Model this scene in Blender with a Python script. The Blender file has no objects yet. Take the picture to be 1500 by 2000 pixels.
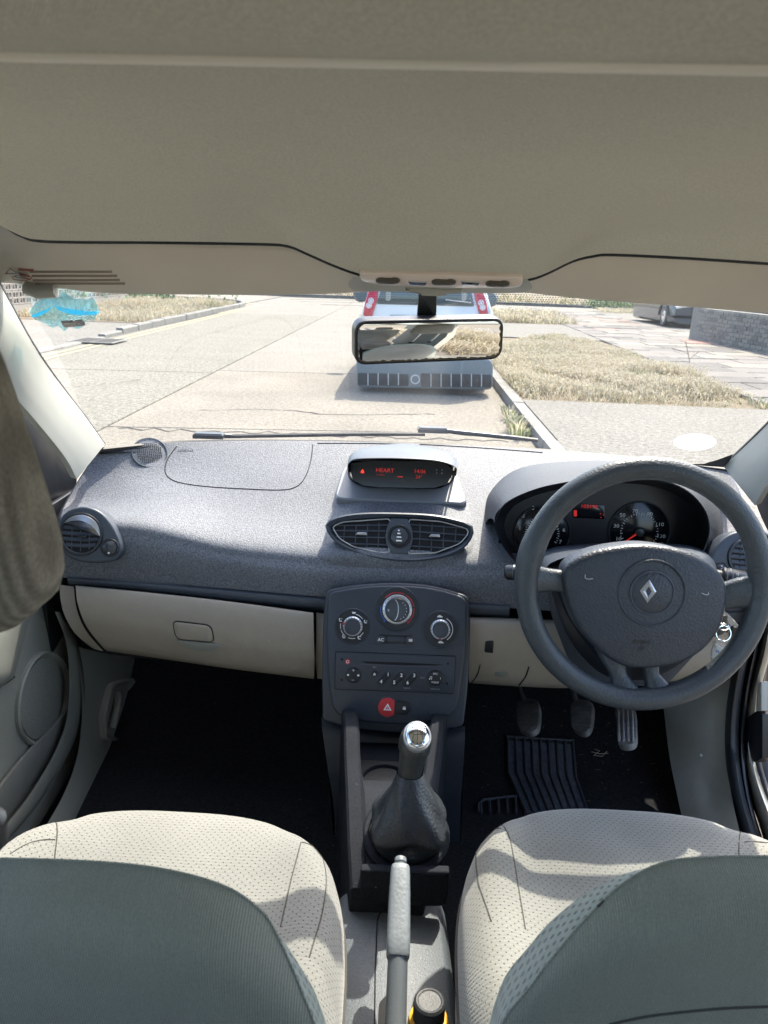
import bpy, bmesh, math, random
from mathutils import Vector as V, Matrix
from mathutils.bvhtree import BVHTree
random.seed(7)
S = bpy.context.scene
R_ = math.radians
# ---------------------------------------------------------------- camera, world, sun, exposure
F = 1500.0; CAM = V((0, 0, 1.28))
YAW, PITCH, ROLL = R_(1.28), R_(17.35), R_(2.2)
fw = V((-math.sin(YAW)*math.cos(PITCH), math.cos(YAW)*math.cos(PITCH), -math.sin(PITCH)))
R0 = V((math.cos(YAW), math.sin(YAW), 0)); U0 = R0.cross(fw)
RT = R0*math.cos(ROLL)+U0*math.sin(ROLL); UP = U0*math.cos(ROLL)-R0*math.sin(ROLL)
cd = bpy.data.cameras.new('camera'); cam = bpy.data.objects.new('camera', cd); S.collection.objects.link(cam)
m = Matrix((RT, UP, -fw)).transposed().to_4x4(); m.translation = CAM; cam.matrix_world = m
cd.sensor_fit = 'VERTICAL'; cd.sensor_height = 24; cd.lens = 18; cd.clip_start = .02; cd.clip_end = 2000
cd.dof.use_dof = True; cd.dof.focus_distance = 1.5; cd.dof.aperture_fstop = 9
S.camera = cam
SUN_AZ, SUN_EL = R_(22), R_(54.5)      # azimuth clockwise from straight ahead
w = bpy.data.worlds.new('World'); S.world = w; w.use_nodes = True
nt = w.node_tree; bg = nt.nodes['Background']
sky = nt.nodes.new('ShaderNodeTexSky'); sky.sky_type = 'NISHITA'; sky.sun_disc = False
sky.sun_elevation = SUN_EL; sky.sun_rotation = SUN_AZ
sky.dust_density = 3.0; sky.ozone_density = .5; sky.air_density = 1.0
nt.links.new(sky.outputs[0], bg.inputs[0]); bg.inputs[1].default_value = .15
sl = bpy.data.lights.new('sun', 'SUN'); sl.energy = 2.5; sl.angle = R_(.53); sl.color = (1, .90, .77)
so = bpy.data.objects.new('sun', sl); S.collection.objects.link(so)
sd = V((math.sin(SUN_AZ)*math.cos(SUN_EL), math.cos(SUN_AZ)*math.cos(SUN_EL), math.sin(SUN_EL)))
so.rotation_euler = sd.to_track_quat('Z', 'Y').to_euler(); so.location = (3, 6, 12)
S.view_settings.view_transform = 'Standard'; S.view_settings.look = 'None'
S.view_settings.exposure = 2.1; S.view_settings.gamma = 1
S.render.engine = 'CYCLES'; S.cycles.max_bounces = 12; S.cycles.transparent_max_bounces = 16; S.cycles.diffuse_bounces = 6

# ---------------------------------------------------------------- measuring helpers
def ray(px, py):
    return fw + RT*((px-750)/F) - UP*((py-1000)/F)
def PY(px, py, Y):
    d = ray(px, py); return CAM + d*(Y/d.y)
def PZ(px, py, z):
    d = ray(px, py); return CAM + d*((z-CAM.z)/d.z)
def PX(px, py, x):
    d = ray(px, py); return CAM + d*(x/d.x)
def proj(p):
    q = V(p)-CAM; d = q.dot(fw); return (750+F*q.dot(RT)/d, 1000-F*q.dot(UP)/d)

def mesh(name, verts, faces, mat, parent=None, smooth=True, ang=.7, uvs=None):
    me = bpy.data.meshes.new(name); me.from_pydata([tuple(v) for v in verts], [], faces)
    for mm in (mat if isinstance(mat, (list, tuple)) else [mat]): me.materials.append(mm)
    if smooth:
        me.shade_smooth()
        if ang: me.set_sharp_from_angle(angle=ang)
    if uvs:
        ul = me.uv_layers.new(name='UVMap')
        for l in me.loops: ul.data[l.index].uv = uvs[l.vertex_index]
    o = bpy.data.objects.new(name, me); S.collection.objects.link(o)
    if parent: par(o, parent)
    return o
def recalc(o):
    b = bmesh.new(); b.from_mesh(o.data); bmesh.ops.recalc_face_normals(b, faces=b.faces); b.to_mesh(o.data); b.free()
    return o
def par(o, p):
    o.parent = p
    if p.parent is None: o.matrix_parent_inverse = Matrix.Translation(-p.location)
def tag(o, label=None, cat=None, group=None, kind=None):
    if label: o['label'] = label
    if cat: o['category'] = cat
    if group: o['group'] = group
    if kind: o['kind'] = kind
    return o
def thing(name, loc, label, cat, group=None):
    o = bpy.data.objects.new(name, None); S.collection.objects.link(o); o.location = loc
    o.empty_display_size = .05
    return tag(o, label, cat, group)
def copy_tree(o, parent=None):
    c = o.copy(); S.collection.objects.link(c); c.parent = parent
    if parent: c.matrix_parent_inverse = o.matrix_parent_inverse.copy()
    for ch in o.children: copy_tree(ch, c)
    return c

class Pl:                                  # a plane with a frame
    def __init__(s, p, n, up=V((0, 0, 1))):
        s.p = V(p); s.n = V(n).normalized(); s.u = V(up).cross(s.n)
        s.u = s.u.normalized() if s.u.length > 1e-6 else V((1, 0, 0))
        s.v = s.n.cross(s.u).normalized()
    def hit(s, px, py, h=0):
        d = ray(px, py); t = (s.p+s.n*h-CAM).dot(s.n)/d.dot(s.n); q = CAM+d*t-s.p
        return (q.dot(s.u), q.dot(s.v))
    def at(s, a, b, h=0): return s.p+s.u*a+s.v*b+s.n*h
    def sc(s, px, py):                     # metres per pixel here
        a = s.at(*s.hit(px, py)); return (a-CAM).dot(fw)/F
def pl3(a, b, c):
    P = [PY(*q) for q in (a, b, c)]; n = (P[1]-P[0]).cross(P[2]-P[0]).normalized()
    if n.dot(CAM-P[0]) < 0: n = -n
    return Pl((P[0]+P[1]+P[2])/3, n)

def crv(pts, n=6, closed=False):           # Catmull-Rom through tuples
    k = len(pts); out = []; rng = range(k if closed else k-1)
    g = (lambda i: pts[i % k]) if closed else (lambda i: pts[max(0, min(k-1, i))])
    for i in rng:
        a, b, c, d = g(i-1), g(i), g(i+1), g(i+2)
        for j in range(n):
            t = j/n
            out.append(tuple(.5*((2*b[q])+(-a[q]+c[q])*t+(2*a[q]-5*b[q]+4*c[q]-d[q])*t*t+(-a[q]+3*b[q]-3*c[q]+d[q])*t**3) for q in range(len(b))))
    if not closed: out.append(tuple(pts[-1]))
    return out
def rpoly(pts, r, n=5):                    # polygon with rounded corners
    out = []; k = len(pts)
    rr = r if isinstance(r, (list, tuple)) else [r]*k
    for i in range(k):
        p, a, b = V(pts[i]), V(pts[i-1]), V(pts[(i+1) % k])
        da, db = (a-p), (b-p); q = min(rr[i], da.length*.48, db.length*.48)
        s, e = p+da.normalized()*q, p+db.normalized()*q
        for j in range(n+1):
            t = j/n; out.append(tuple(s*(1-t)**2+p*2*t*(1-t)+e*t*t))
    return out
def circ(c, r, n=32, r2=None, a0=0):
    r2 = r2 or r
    return [(c[0]+r*math.cos(a0+2*math.pi*i/n), c[1]+r2*math.sin(a0+2*math.pi*i/n)) for i in range(n)]
def area(p): return sum(p[i-1][0]*p[i][1]-p[i][0]*p[i-1][1] for i in range(len(p)))/2
def inset(p, d):
    k = len(p); out = []; s = 1 if area(p) > 0 else -1
    for i in range(k):
        a, b, c = V(p[i-1]), V(p[i]), V(p[(i+1) % k])
        e1, e2 = (b-a), (c-b)
        if e1.length < 1e-9: e1 = e2
        if e2.length < 1e-9: e2 = e1
        n1, n2 = V((-e1.y, e1.x)).normalized()*s, V((-e2.y, e2.x)).normalized()*s
        nn = (n1+n2); nn = nn.normalized() if nn.length > 1e-6 else n1
        out.append(tuple(b+nn*d/max(.5, nn.dot(n1))))
    return out
def plate(name, P, uv, h0, h1, mat, parent=None, bev=.001, px=False, dome=0, seg=2, back=True):
    if px: uv = [P.hit(*q) for q in uv]
    if area(uv) < 0: uv = uv[::-1]
    k = len(uv); rings = [[P.at(a, b, h0) for a, b in uv]]
    if bev > 0:
        for j in range(seg+1):
            t = j/seg*math.pi/2
            ins = inset(uv, bev*(1-math.cos(t))) if j else uv
            rings.append([P.at(a, b, h1-bev+bev*math.sin(t)) for a, b in ins])
        top = inset(uv, bev)
    else:
        rings.append([P.at(a, b, h1) for a, b in uv]); top = uv
    vs = [v for r in rings for v in r]; fs = []
    for i in range(len(rings)-1):
        for j in range(k):
            a, b = i*k+j, i*k+(j+1) % k; fs.append((a, b, b+k, a+k))
    L = len(rings)-1
    if dome:
        cx = sum(q[0] for q in top)/k; cy = sum(q[1] for q in top)/k; m_ = 4
        for r in range(1, m_):
            t = r/m_; base = len(vs)
            for a, b in top: vs.append(P.at(a+(cx-a)*t, b+(cy-b)*t, h1+dome*(1-(1-t)**2)))
            pb = base-k
            for j in range(k): fs.append((pb+j, pb+(j+1) % k, base+(j+1) % k, base+j))
        base = len(vs)-k; vs.append(P.at(cx, cy, h1+dome))
        for j in range(k): fs.append((base+j, base+(j+1) % k, len(vs)-1))
    else: fs.append(tuple(L*k+j for j in range(k)))
    if back: fs.append(tuple(reversed(range(k))))
    return mesh(name, vs, fs, mat, parent)
def ringplate(name, P, uo, ui, h0, h1, mat, parent=None, bev=.0015, px=False, hi=None):
    # frame between outer and inner loops with the same number of points; hi: height of the inner edge
    if px: uo = [P.hit(*q) for q in uo]; ui = [P.hit(*q) for q in ui]
    if area(uo) < 0: uo = uo[::-1]
    if area(ui) < 0: ui = ui[::-1]
    k = len(uo)
    if len(ui) != k: ui = [ui[int(i*len(ui)/k)] for i in range(k)]
    a0 = min(range(k), key=lambda s: sum((V(uo[i])-V(ui[(i+s) % k])).length for i in range(0, k, max(1, k//12))))
    ui = ui[a0:]+ui[:a0]; hi = h1 if hi is None else hi
    rs = [[P.at(a, b, h0) for a, b in uo], [P.at(a, b, h1-bev) for a, b in uo], [P.at(a, b, h1) for a, b in inset(uo, bev)],
          [P.at(a, b, hi) for a, b in inset(ui, -bev)], [P.at(a, b, hi-bev) for a, b in ui], [P.at(a, b, h0) for a, b in ui]]
    vs = [v for r in rs for v in r]; fs = []
    for i in range(6):
        for j in range(k):
            a, b = i*k+j, i*k+(j+1) % k; c, d = ((i+1) % 6)*k+(j+1) % k, ((i+1) % 6)*k+j; fs.append((a, b, c, d))
    return mesh(name, vs, fs, mat, parent)
def loft(name, secs, mat, parent=None, closed=True, caps=True, ang=.7, uvs=None):
    k = len(secs[0]); vs = [v for s in secs for v in s]; fs = []
    for i in range(len(secs)-1):
        for j in range(k if closed else k-1):
            a, b = i*k+j, i*k+(j+1) % k; fs.append((a, b, b+k, a+k))
    if caps and closed: fs.append(tuple(reversed(range(k)))); fs.append(tuple((len(secs)-1)*k+j for j in range(k)))
    return recalc(mesh(name, vs, fs, mat, parent, ang=ang, uvs=uvs)) if closed and caps else mesh(name, vs, fs, mat, parent, ang=ang, uvs=uvs)
def patch(name, rows, mat, parent=None, nu=5, nv=5, thick=0, holes=(), ang=.9, keep=None):
    rs = [crv([tuple(p) for p in r], nu) for r in rows]
    cols = list(zip(*rs)); cs = [crv(list(c), nv) for c in cols]; g = list(zip(*cs))
    H, W = len(g), len(g[0]); vs = [V(p) for r in g for p in r]; fs = []
    hs = [h for h in holes]
    for i in range(H-1):
        for j in range(W-1):
            f = (i*W+j, i*W+j+1, (i+1)*W+j+1, (i+1)*W+j)
            if hs:
                c = proj((vs[f[0]]+vs[f[2]])/2)
                if any(inside(c, h) for h in hs): continue
            fs.append(f)
    c = sum(((vs[f[0]]) for f in fs[:50]), V())/min(50, len(fs)); f = fs[len(fs)//2]
    n = (vs[f[1]]-vs[f[0]]).cross(vs[f[2]]-vs[f[0]])
    if n.dot(CAM-vs[f[0]]) < 0: fs = [q[::-1] for q in fs]
    if thick:
        me = bpy.data.meshes.new('t'); me.from_pydata([tuple(v) for v in vs], [], fs); me.update()
        nn = [v.normal.copy() for v in me.vertices]; bpy.data.meshes.remove(me)
        N = len(vs); vs = vs+[v-nn[i]*thick for i, v in enumerate(vs)]
        ec = {}
        for q in fs:
            for i in range(4): e = (q[i], q[(i+1) % 4]); ec[e] = 1
        fs = fs+[tuple(a+N for a in q[::-1]) for q in fs]+[(b, a, a+N, b+N) for (a, b) in ec if (b, a) not in ec]
    return mesh(name, vs, fs, mat, parent, ang=ang)
def inside(c, poly):
    x, y = c; r = False; k = len(poly)
    for i in range(k):
        x1, y1 = poly[i-1]; x2, y2 = poly[i]
        if (y1 > y) != (y2 > y) and x < (x2-x1)*(y-y1)/(y2-y1)+x1: r = not r
    return r
def tube(name, pts, r, mat, parent=None, seg=10, closed=False, n=0, flat=None, nrm=None):
    P = [V(p) for p in (crv([tuple(p) for p in pts], n, closed) if n else pts)]
    k = len(P); rr = r if callable(r) else (lambda t: r)
    vs = []; pn = V(nrm) if nrm else None
    for i in range(k):
        t = (P[(i+1) % k]-P[i-1]) if closed else (P[min(k-1, i+1)]-P[max(0, i-1)]); t.normalize()
        if pn is None: pn = V((0, 0, 1)) if abs(t.z) < .9 else V((1, 0, 0))
        a = (pn-t*pn.dot(t)).normalized(); b = t.cross(a); pn = a if nrm is None else pn
        q = rr(i/max(1, k-1)); f1, f2 = flat or (1, 1)
        for j in range(seg):
            an = 2*math.pi*j/seg; vs.append(P[i]+a*(math.cos(an)*q*f1)+b*(math.sin(an)*q*f2))
    fs = []
    for i in range(k if closed else k-1):
        for j in range(seg):
            fs.append((i*seg+j, i*seg+(j+1) % seg, ((i+1) % k)*seg+(j+1) % seg, ((i+1) % k)*seg+j))
    if not closed: fs.append(tuple(reversed(range(seg)))); fs.append(tuple((k-1)*seg+j for j in range(seg)))
    return mesh(name, vs, [f[::-1] for f in fs], mat, parent, ang=1.0)
def lathe(name, c, ax, prof, mat, parent=None, seg=32, sq=None, ang=.6):
    ax = V(ax).normalized(); a = ax.orthogonal().normalized() if abs(ax.x) > .9 else (V((1, 0, 0))-ax*ax.x).normalized(); b = ax.cross(a)
    secs = []
    for r, h in prof:
        secs.append([V(c)+ax*h+a*(math.cos(2*math.pi*j/seg)*r)+b*(math.sin(2*math.pi*j/seg)*r) for j in range(seg)])
    return loft(name, secs, mat, parent, ang=ang)
def box(name, c, s, mat, parent=None, rz=0, bev=0, M=None):
    x, y, z = s[0]/2, s[1]/2, s[2]/2
    P = Pl(V(c), (0, 0, 1)); ca, sa = math.cos(rz), math.sin(rz)
    P.u = V((ca, sa, 0)); P.v = V((-sa, ca, 0)); P.n = V((0, 0, 1))
    return plate(name, P, [(-x, -y), (x, -y), (x, y), (-x, y)], -z, z, mat, parent, bev=bev, seg=1)
class Hit:
    def __init__(s, *obs):
        vs = []; fs = []
        for o in obs:
            b = len(vs); vs += [v.co.copy() for v in o.data.vertices]; fs += [tuple(i+b for i in p.vertices) for p in o.data.polygons]
        s.t = BVHTree.FromPolygons(vs, fs)
    def __call__(s, px, py, h=0):
        d = ray(px, py).normalized(); r = s.t.ray_cast(CAM, d)
        k = 0
        while r[0] is None and k < 30: k += 1; d = ray(px, py+(k//2+1)*(1 if k % 2 else -1)).normalized(); r = s.t.ray_cast(CAM, d)
        if r[0] is None: return None
        n = r[1]; n = -n if n.dot(d) > 0 else n
        return r[0]+n*h
    def fr(s, px, py):
        d = ray(px, py).normalized(); r = s.t.ray_cast(CAM, d); k = 0
        while r[0] is None and k < 40: k += 1; d = ray(px, py+(k//2+1)*(1 if k % 2 else -1)).normalized(); r = s.t.ray_cast(CAM, d)
        n = r[1]; n = -n if n.dot(d) > 0 else n
        return r[0], n
def on(hit, pts, r, mat, name='seam', parent=None, n=6, closed=False, h=None, seg=6):
    q = [hit(*p, h=(r*.2 if h is None else h)) for p in (crv(pts, n, closed))]
    q = [p for p in q if p]
    if len(q) < 2: return None
    return tube(name, q, r, mat, parent, seg=seg, closed=closed)
FC = {}
def text(name, s, P, uv, size, mat, parent=None, h=.0006, ex=.0001, align='CENTER', rot=0, shear=0, sx=1, bold=0):
    c = bpy.data.curves.new('t', 'FONT'); c.body = s; c.size = size; c.align_x = align; c.align_y = 'CENTER'; c.extrude = ex; c.shear = shear; c.offset = bold
    c.resolution_u = 3
    o = bpy.data.objects.new('t', c); S.collection.objects.link(o)
    dg = bpy.context.evaluated_depsgraph_get(); dg.update()
    me = bpy.data.meshes.new_from_object(o.evaluated_get(dg)); bpy.data.objects.remove(o); bpy.data.curves.remove(c)
    ca, sa = math.cos(rot), math.sin(rot)
    for v in me.vertices:
        x, y = v.co.x*sx, v.co.y; x, y = x*ca-y*sa, x*sa+y*ca
        v.co = P.at(uv[0]+x, uv[1]+y, h+v.co.z)
    me.materials.clear(); me.materials.append(mat); me.name = name
    o = bpy.data.objects.new(name, me); S.collection.objects.link(o)
    if parent: par(o, parent)
    return o
def join(name, obs, parent=None, label=None):
    b = bmesh.new(); mats = []
    for o in obs:
        k = len(b.faces); b.from_mesh(o.data); b.faces.ensure_lookup_table()
        mp = []
        for mt in o.data.materials:
            if mt not in mats: mats.append(mt)
            mp.append(mats.index(mt))
        for f in b.faces[k:]: f.material_index = mp[f.material_index] if mp else 0
    me = bpy.data.meshes.new(name); b.to_mesh(me); b.free()
    for mt in mats: me.materials.append(mt)
    for o in obs: bpy.data.objects.remove(o)
    o = bpy.data.objects.new(name, me); S.collection.objects.link(o)
    if parent: par(o, parent)
    if label: o['label'] = label
    return o

# ---------------------------------------------------------------- materials
def thin(name, rgb, tr=.5):
    m = bpy.data.materials.new(name); m.use_nodes = True; t = m.node_tree; t.nodes.clear(); N = t.nodes.new; L = t.links.new
    o = N('ShaderNodeOutputMaterial'); d = N('ShaderNodeBsdfDiffuse'); d.inputs[0].default_value = (*rgb, 1)
    b = N('ShaderNodeBsdfTranslucent'); b.inputs[0].default_value = (*rgb, 1); x = N('ShaderNodeMixShader'); x.inputs[0].default_value = tr
    L(d.outputs[0], x.inputs[1]); L(b.outputs[0], x.inputs[2]); L(x.outputs[0], o.inputs[0]); return m
def streaks(m, scale, lo, hi, direction='X', dist=1.5, coord='Object', nz=60):
    # multiply the base colour of m by soft corduroy streaks
    t = m.node_tree; N = t.nodes.new; L = t.links.new; b = t.nodes['Principled BSDF']; tc = N('ShaderNodeTexCoord')
    w_ = N('ShaderNodeTexWave'); w_.bands_direction = direction; w_.inputs['Scale'].default_value = scale; w_.inputs['Distortion'].default_value = dist; w_.inputs['Detail'].default_value = 2; w_.inputs['Detail Scale'].default_value = 2
    L(tc.outputs[coord], w_.inputs[0]); n = N('ShaderNodeTexNoise'); n.inputs['Scale'].default_value = nz; mp = N('ShaderNodeMapping'); mp.inputs['Scale'].default_value = (1.6, 1, .45); L(tc.outputs[coord], mp.inputs[0]); L(mp.outputs[0], n.inputs[0])
    a = N('ShaderNodeMath'); a.operation = 'MULTIPLY'; L(w_.outputs['Fac'], a.inputs[0]); L(n.outputs[0], a.inputs[1])
    r = N('ShaderNodeMapRange'); r.inputs[1].default_value = .05; r.inputs[2].default_value = .5; r.inputs[3].default_value = lo; r.inputs[4].default_value = hi; L(a.outputs[0], r.inputs[0])
    v = N('ShaderNodeVectorMath'); v.operation = 'SCALE'; s = b.inputs['Base Color']
    if s.is_linked: L(s.links[0].from_socket, v.inputs[0])
    else: v.inputs[0].default_value = s.default_value[:3]
    L(r.outputs[0], v.inputs['Scale']); L(v.outputs[0], s)
def mat(name, rgb, rough=.6, metal=0, bump=None, var=None, spec=.5, emit=None, sheen=0, coat=0, wear=None, bump2=None):
    m = bpy.data.materials.new(name); m.use_nodes = True; t = m.node_tree; b = t.nodes['Principled BSDF']
    b.inputs['Base Color'].default_value = (*rgb, 1); b.inputs['Roughness'].default_value = rough
    b.inputs['Metallic'].default_value = metal; b.inputs['Specular IOR Level'].default_value = spec
    b.inputs['Sheen Weight'].default_value = sheen; b.inputs['Coat Weight'].default_value = coat
    N = t.nodes.new; L = t.links.new
    tc = N('ShaderNodeTexCoord')
    if emit: b.inputs['Emission Color'].default_value = (*emit[:3], 1); b.inputs['Emission Strength'].default_value = emit[3]
    if var:
        last = None
        for sc, amt in (var if isinstance(var, list) else [var]):
            n = N('ShaderNodeTexNoise'); n.inputs['Scale'].default_value = sc; n.inputs['Detail'].default_value = 4; n.inputs['Roughness'].default_value = .6
            L(tc.outputs['Object'], n.inputs['Vector'])
            mr = N('ShaderNodeMapRange'); mr.inputs[1].default_value = .3; mr.inputs[2].default_value = .7; mr.inputs[3].default_value = 1-amt; mr.inputs[4].default_value = 1+amt
            L(n.outputs[0], mr.inputs[0])
            if last is None: last = mr.outputs[0]
            else:
                mm = N('ShaderNodeMath'); mm.operation = 'MULTIPLY'; L(last, mm.inputs[0]); L(mr.outputs[0], mm.inputs[1]); last = mm.outputs[0]
        vm = N('ShaderNodeVectorMath'); vm.operation = 'SCALE'; vm.inputs[0].default_value = rgb; L(last, vm.inputs['Scale']); L(vm.outputs[0], b.inputs['Base Color'])
        if wear:          # pale dust flecks: (scale, threshold, colour)
            n = N('ShaderNodeTexNoise'); n.inputs['Scale'].default_value = wear[0]; n.inputs['Detail'].default_value = 6; L(tc.outputs['Object'], n.inputs['Vector'])
            mr = N('ShaderNodeMapRange'); mr.inputs[1].default_value = wear[1]; mr.inputs[2].default_value = wear[1]+.06; L(n.outputs[0], mr.inputs[0])
            mx = N('ShaderNodeMix'); mx.data_type = 'RGBA'; L(mr.outputs[0], mx.inputs[0]); L(vm.outputs[0], mx.inputs[6]); mx.inputs[7].default_value = (*wear[2], 1); L(mx.outputs[2], b.inputs['Base Color'])
    if bump:
        kind = bump[2] if len(bump) > 2 else 'n'
        if kind == 'v':
            n = N('ShaderNodeTexVoronoi'); n.inputs['Scale'].default_value = bump[0]; o_ = n.outputs['Distance']
        elif kind == 'w':
            n = N('ShaderNodeTexWave'); n.inputs['Scale'].default_value = bump[0]; n.inputs['Distortion'].default_value = .4; n.inputs['Detail'].default_value = 2
            n.bands_direction = bump[3] if len(bump) > 3 else 'X'; o_ = n.outputs['Fac']
        else:
            n = N('ShaderNodeTexNoise'); n.inputs['Scale'].default_value = bump[0]; n.inputs['Detail'].default_value = 3; o_ = n.outputs[0]
        L(tc.outputs['Object'], n.inputs['Vector'])
        bp = N('ShaderNodeBump'); bp.inputs['Strength'].default_value = bump[1]; bp.inputs['Distance'].default_value = .001
        L(o_, bp.inputs['Height']); L(bp.outputs[0], b.inputs['Normal'])
        if bump2:
            n2 = N('ShaderNodeTexNoise'); n2.inputs['Scale'].default_value = bump2[0]; n2.inputs['Detail'].default_value = 3; L(tc.outputs['Object'], n2.inputs['Vector'])
            b2 = N('ShaderNodeBump'); b2.inputs['Strength'].default_value = bump2[1]; b2.inputs['Distance'].default_value = bump2[2]; L(n2.outputs[0], b2.inputs['Height']); L(bp.outputs[0], b2.inputs['Normal']); L(b2.outputs[0], b.inputs['Normal'])
    return m
def dotted(name, rgb, dot, scale=95, rad=.17, weave=900, stain=False, rough=.9, coord='UV', rotd=45):
    m = mat(name, rgb, rough, spec=.2, sheen=.3); t = m.node_tree; b = t.nodes['Principled BSDF']; N = t.nodes.new; L = t.links.new
    tc = N('ShaderNodeTexCoord'); mp = N('ShaderNodeMapping'); mp.inputs['Rotation'].default_value[2] = R_(rotd); L(tc.outputs[coord], mp.inputs[0])
    wn = N('ShaderNodeTexNoise'); wn.inputs['Scale'].default_value = 6; L(tc.outputs[coord], wn.inputs[0])
    wv = N('ShaderNodeVectorMath'); wv.operation = 'SCALE'; wv.inputs['Scale'].default_value = .012; L(wn.outputs['Color'], wv.inputs[0])
    ad = N('ShaderNodeVectorMath'); L(mp.outputs[0], ad.inputs[0]); L(wv.outputs[0], ad.inputs[1])
    v = N('ShaderNodeTexVoronoi'); v.voronoi_dimensions = '2D'; v.inputs['Randomness'].default_value = 0.06; v.inputs['Scale'].default_value = scale; L(ad.outputs[0], v.inputs['Vector'])
    mr = N('ShaderNodeMapRange'); mr.inputs[1].default_value = rad; mr.inputs[2].default_value = rad+.07; L(v.outputs['Distance'], mr.inputs[0])
    n = N('ShaderNodeTexNoise'); n.inputs['Scale'].default_value = 5; n.inputs['Detail'].default_value = 5; L(tc.outputs['Object'], n.inputs[0])
    m2 = N('ShaderNodeMapRange'); m2.inputs[1].default_value = .35; m2.inputs[2].default_value = .7; m2.inputs[3].default_value = 1.06; m2.inputs[4].default_value = .86 if not stain else .68; L(n.outputs[0], m2.inputs[0])
    sc = N('ShaderNodeVectorMath'); sc.operation = 'SCALE'; sc.inputs[0].default_value = rgb; L(m2.outputs[0], sc.inputs['Scale'])
    wf = N('ShaderNodeTexNoise'); wf.inputs['Scale'].default_value = weave*.5; L(tc.outputs['Object'], wf.inputs[0])
    m3 = N('ShaderNodeMapRange'); m3.inputs[3].default_value = .8; m3.inputs[4].default_value = 1.2; L(wf.outputs[0], m3.inputs[0])
    s2 = N('ShaderNodeVectorMath'); s2.operation = 'SCALE'; L(sc.outputs[0], s2.inputs[0]); L(m3.outputs[0], s2.inputs['Scale'])
    mx = N('ShaderNodeMix'); mx.data_type = 'RGBA'; L(mr.outputs[0], mx.inputs[0]); mx.inputs[6].default_value = (*dot, 1); L(s2.outputs[0], mx.inputs[7]); L(mx.outputs[2], b.inputs['Base Color'])
    wvt = N('ShaderNodeTexWave'); wvt.inputs['Scale'].default_value = 55; wvt.bands_direction = 'Y'; wvt.inputs['Distortion'].default_value = 1; L(tc.outputs[coord], wvt.inputs[0])
    ma = N('ShaderNodeMath'); ma.operation = 'MULTIPLY_ADD'; L(wvt.outputs['Fac'], ma.inputs[0]); ma.inputs[1].default_value = .35; L(mr.outputs[0], ma.inputs[2])
    bp = N('ShaderNodeBump'); bp.inputs['Strength'].default_value = .5; bp.inputs['Distance'].default_value = .0008; L(ma.outputs[0], bp.inputs['Height']); L(bp.outputs[0], b.inputs['Normal'])
    return m
def glass(name, tint, refl=1.0, rough=0.02, dirt=0, dc=(.75, .77, .78)):
    m = bpy.data.materials.new(name); m.use_nodes = True; t = m.node_tree; t.nodes.clear(); N = t.nodes.new; L = t.links.new
    o = N('ShaderNodeOutputMaterial'); tr = N('ShaderNodeBsdfTransparent'); tr.inputs[0].default_value = (*tint, 1)
    gl = N('ShaderNodeBsdfGlossy'); gl.inputs['Roughness'].default_value = rough
    fr = N('ShaderNodeFresnel'); fr.inputs[0].default_value = 1.5
    mu = N('ShaderNodeMath'); mu.operation = 'MULTIPLY'; mu.inputs[1].default_value = refl; L(fr.outputs[0], mu.inputs[0])
    mx = N('ShaderNodeMixShader'); L(mu.outputs[0], mx.inputs[0]); L(tr.outputs[0], mx.inputs[1]); L(gl.outputs[0], mx.inputs[2])
    last = mx.outputs[0]
    if dirt:
        df = N('ShaderNodeBsdfDiffuse'); df.inputs[0].default_value = (*dc, 1); tc = N('ShaderNodeTexCoord')
        n = N('ShaderNodeTexNoise'); n.inputs['Scale'].default_value = 7; n.inputs['Detail'].default_value = 8; L(tc.outputs['Object'], n.inputs[0])
        n2 = N('ShaderNodeTexNoise'); n2.inputs['Scale'].default_value = 300; L(tc.outputs['Object'], n2.inputs[0])
        mr = N('ShaderNodeMapRange'); mr.inputs[1].default_value = .4; mr.inputs[2].default_value = .75; mr.inputs[3].default_value = dirt*.5; mr.inputs[4].default_value = dirt*1.6; L(n.outputs[0], mr.inputs[0])
        m4 = N('ShaderNodeMapRange'); m4.inputs[1].default_value = .66; m4.inputs[2].default_value = .72; m4.inputs[3].default_value = 0; m4.inputs[4].default_value = dirt*3; L(n2.outputs[0], m4.inputs[0])
        a = N('ShaderNodeMath'); L(mr.outputs[0], a.inputs[0]); L(m4.outputs[0], a.inputs[1])
        m5 = N('ShaderNodeMixShader'); L(a.outputs[0], m5.inputs[0]); L(last, m5.inputs[1]); L(df.outputs[0], m5.inputs[2]); last = m5.outputs[0]
    L(last, o.inputs[0]); return m

m_hood_shade = mat('shaded_hood_plastic', (.060, .068, .082), .6, bump=(520, .9), var=[(420, .35), (4, .08)], spec=.3)  # dash plastic made darker for the shade on the cluster hood
m_dash = mat('dash_plastic', (.128, .139, .160), .55, spec=.35, bump=(420, 1), var=[(330, .55), (4, .08)], wear=(260, .70, (.2, .2, .2)))
m_dash2 = mat('smooth_dash_plastic', (.048, .060, .080), .42, bump=(500, .22), var=(5, .1), wear=(180, .74, (.18, .18, .18)))
m_dashl = mat('satin_surround_plastic', (.20, .215, .24), .42, bump=(500, .2), var=(5, .06))
m_panel = mat('console_plastic', (.034, .043, .058), .40, bump=(700, .15), var=(7, .12), wear=(240, .715, (.25, .25, .25)))
m_black = mat('black_plastic', (.012, .014, .018), .35, bump=(600, .15), var=(20, .1))
m_gloss = mat('gloss_black', (.006, .008, .012), .12)
m_void = mat('dark_recess', (.004, .004, .006), .8)
m_beige = mat('beige_plastic', (.315, .280, .228), .5, bump=(600, .35), var=[(3, .07), (60, .03)], wear=(150, .76, (.6, .58, .55)))
m_greyp = mat('pale_trim_plastic', (.27, .275, .245), .55, bump=(500, .4), var=[(3, .08), (60, .05)])
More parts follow.
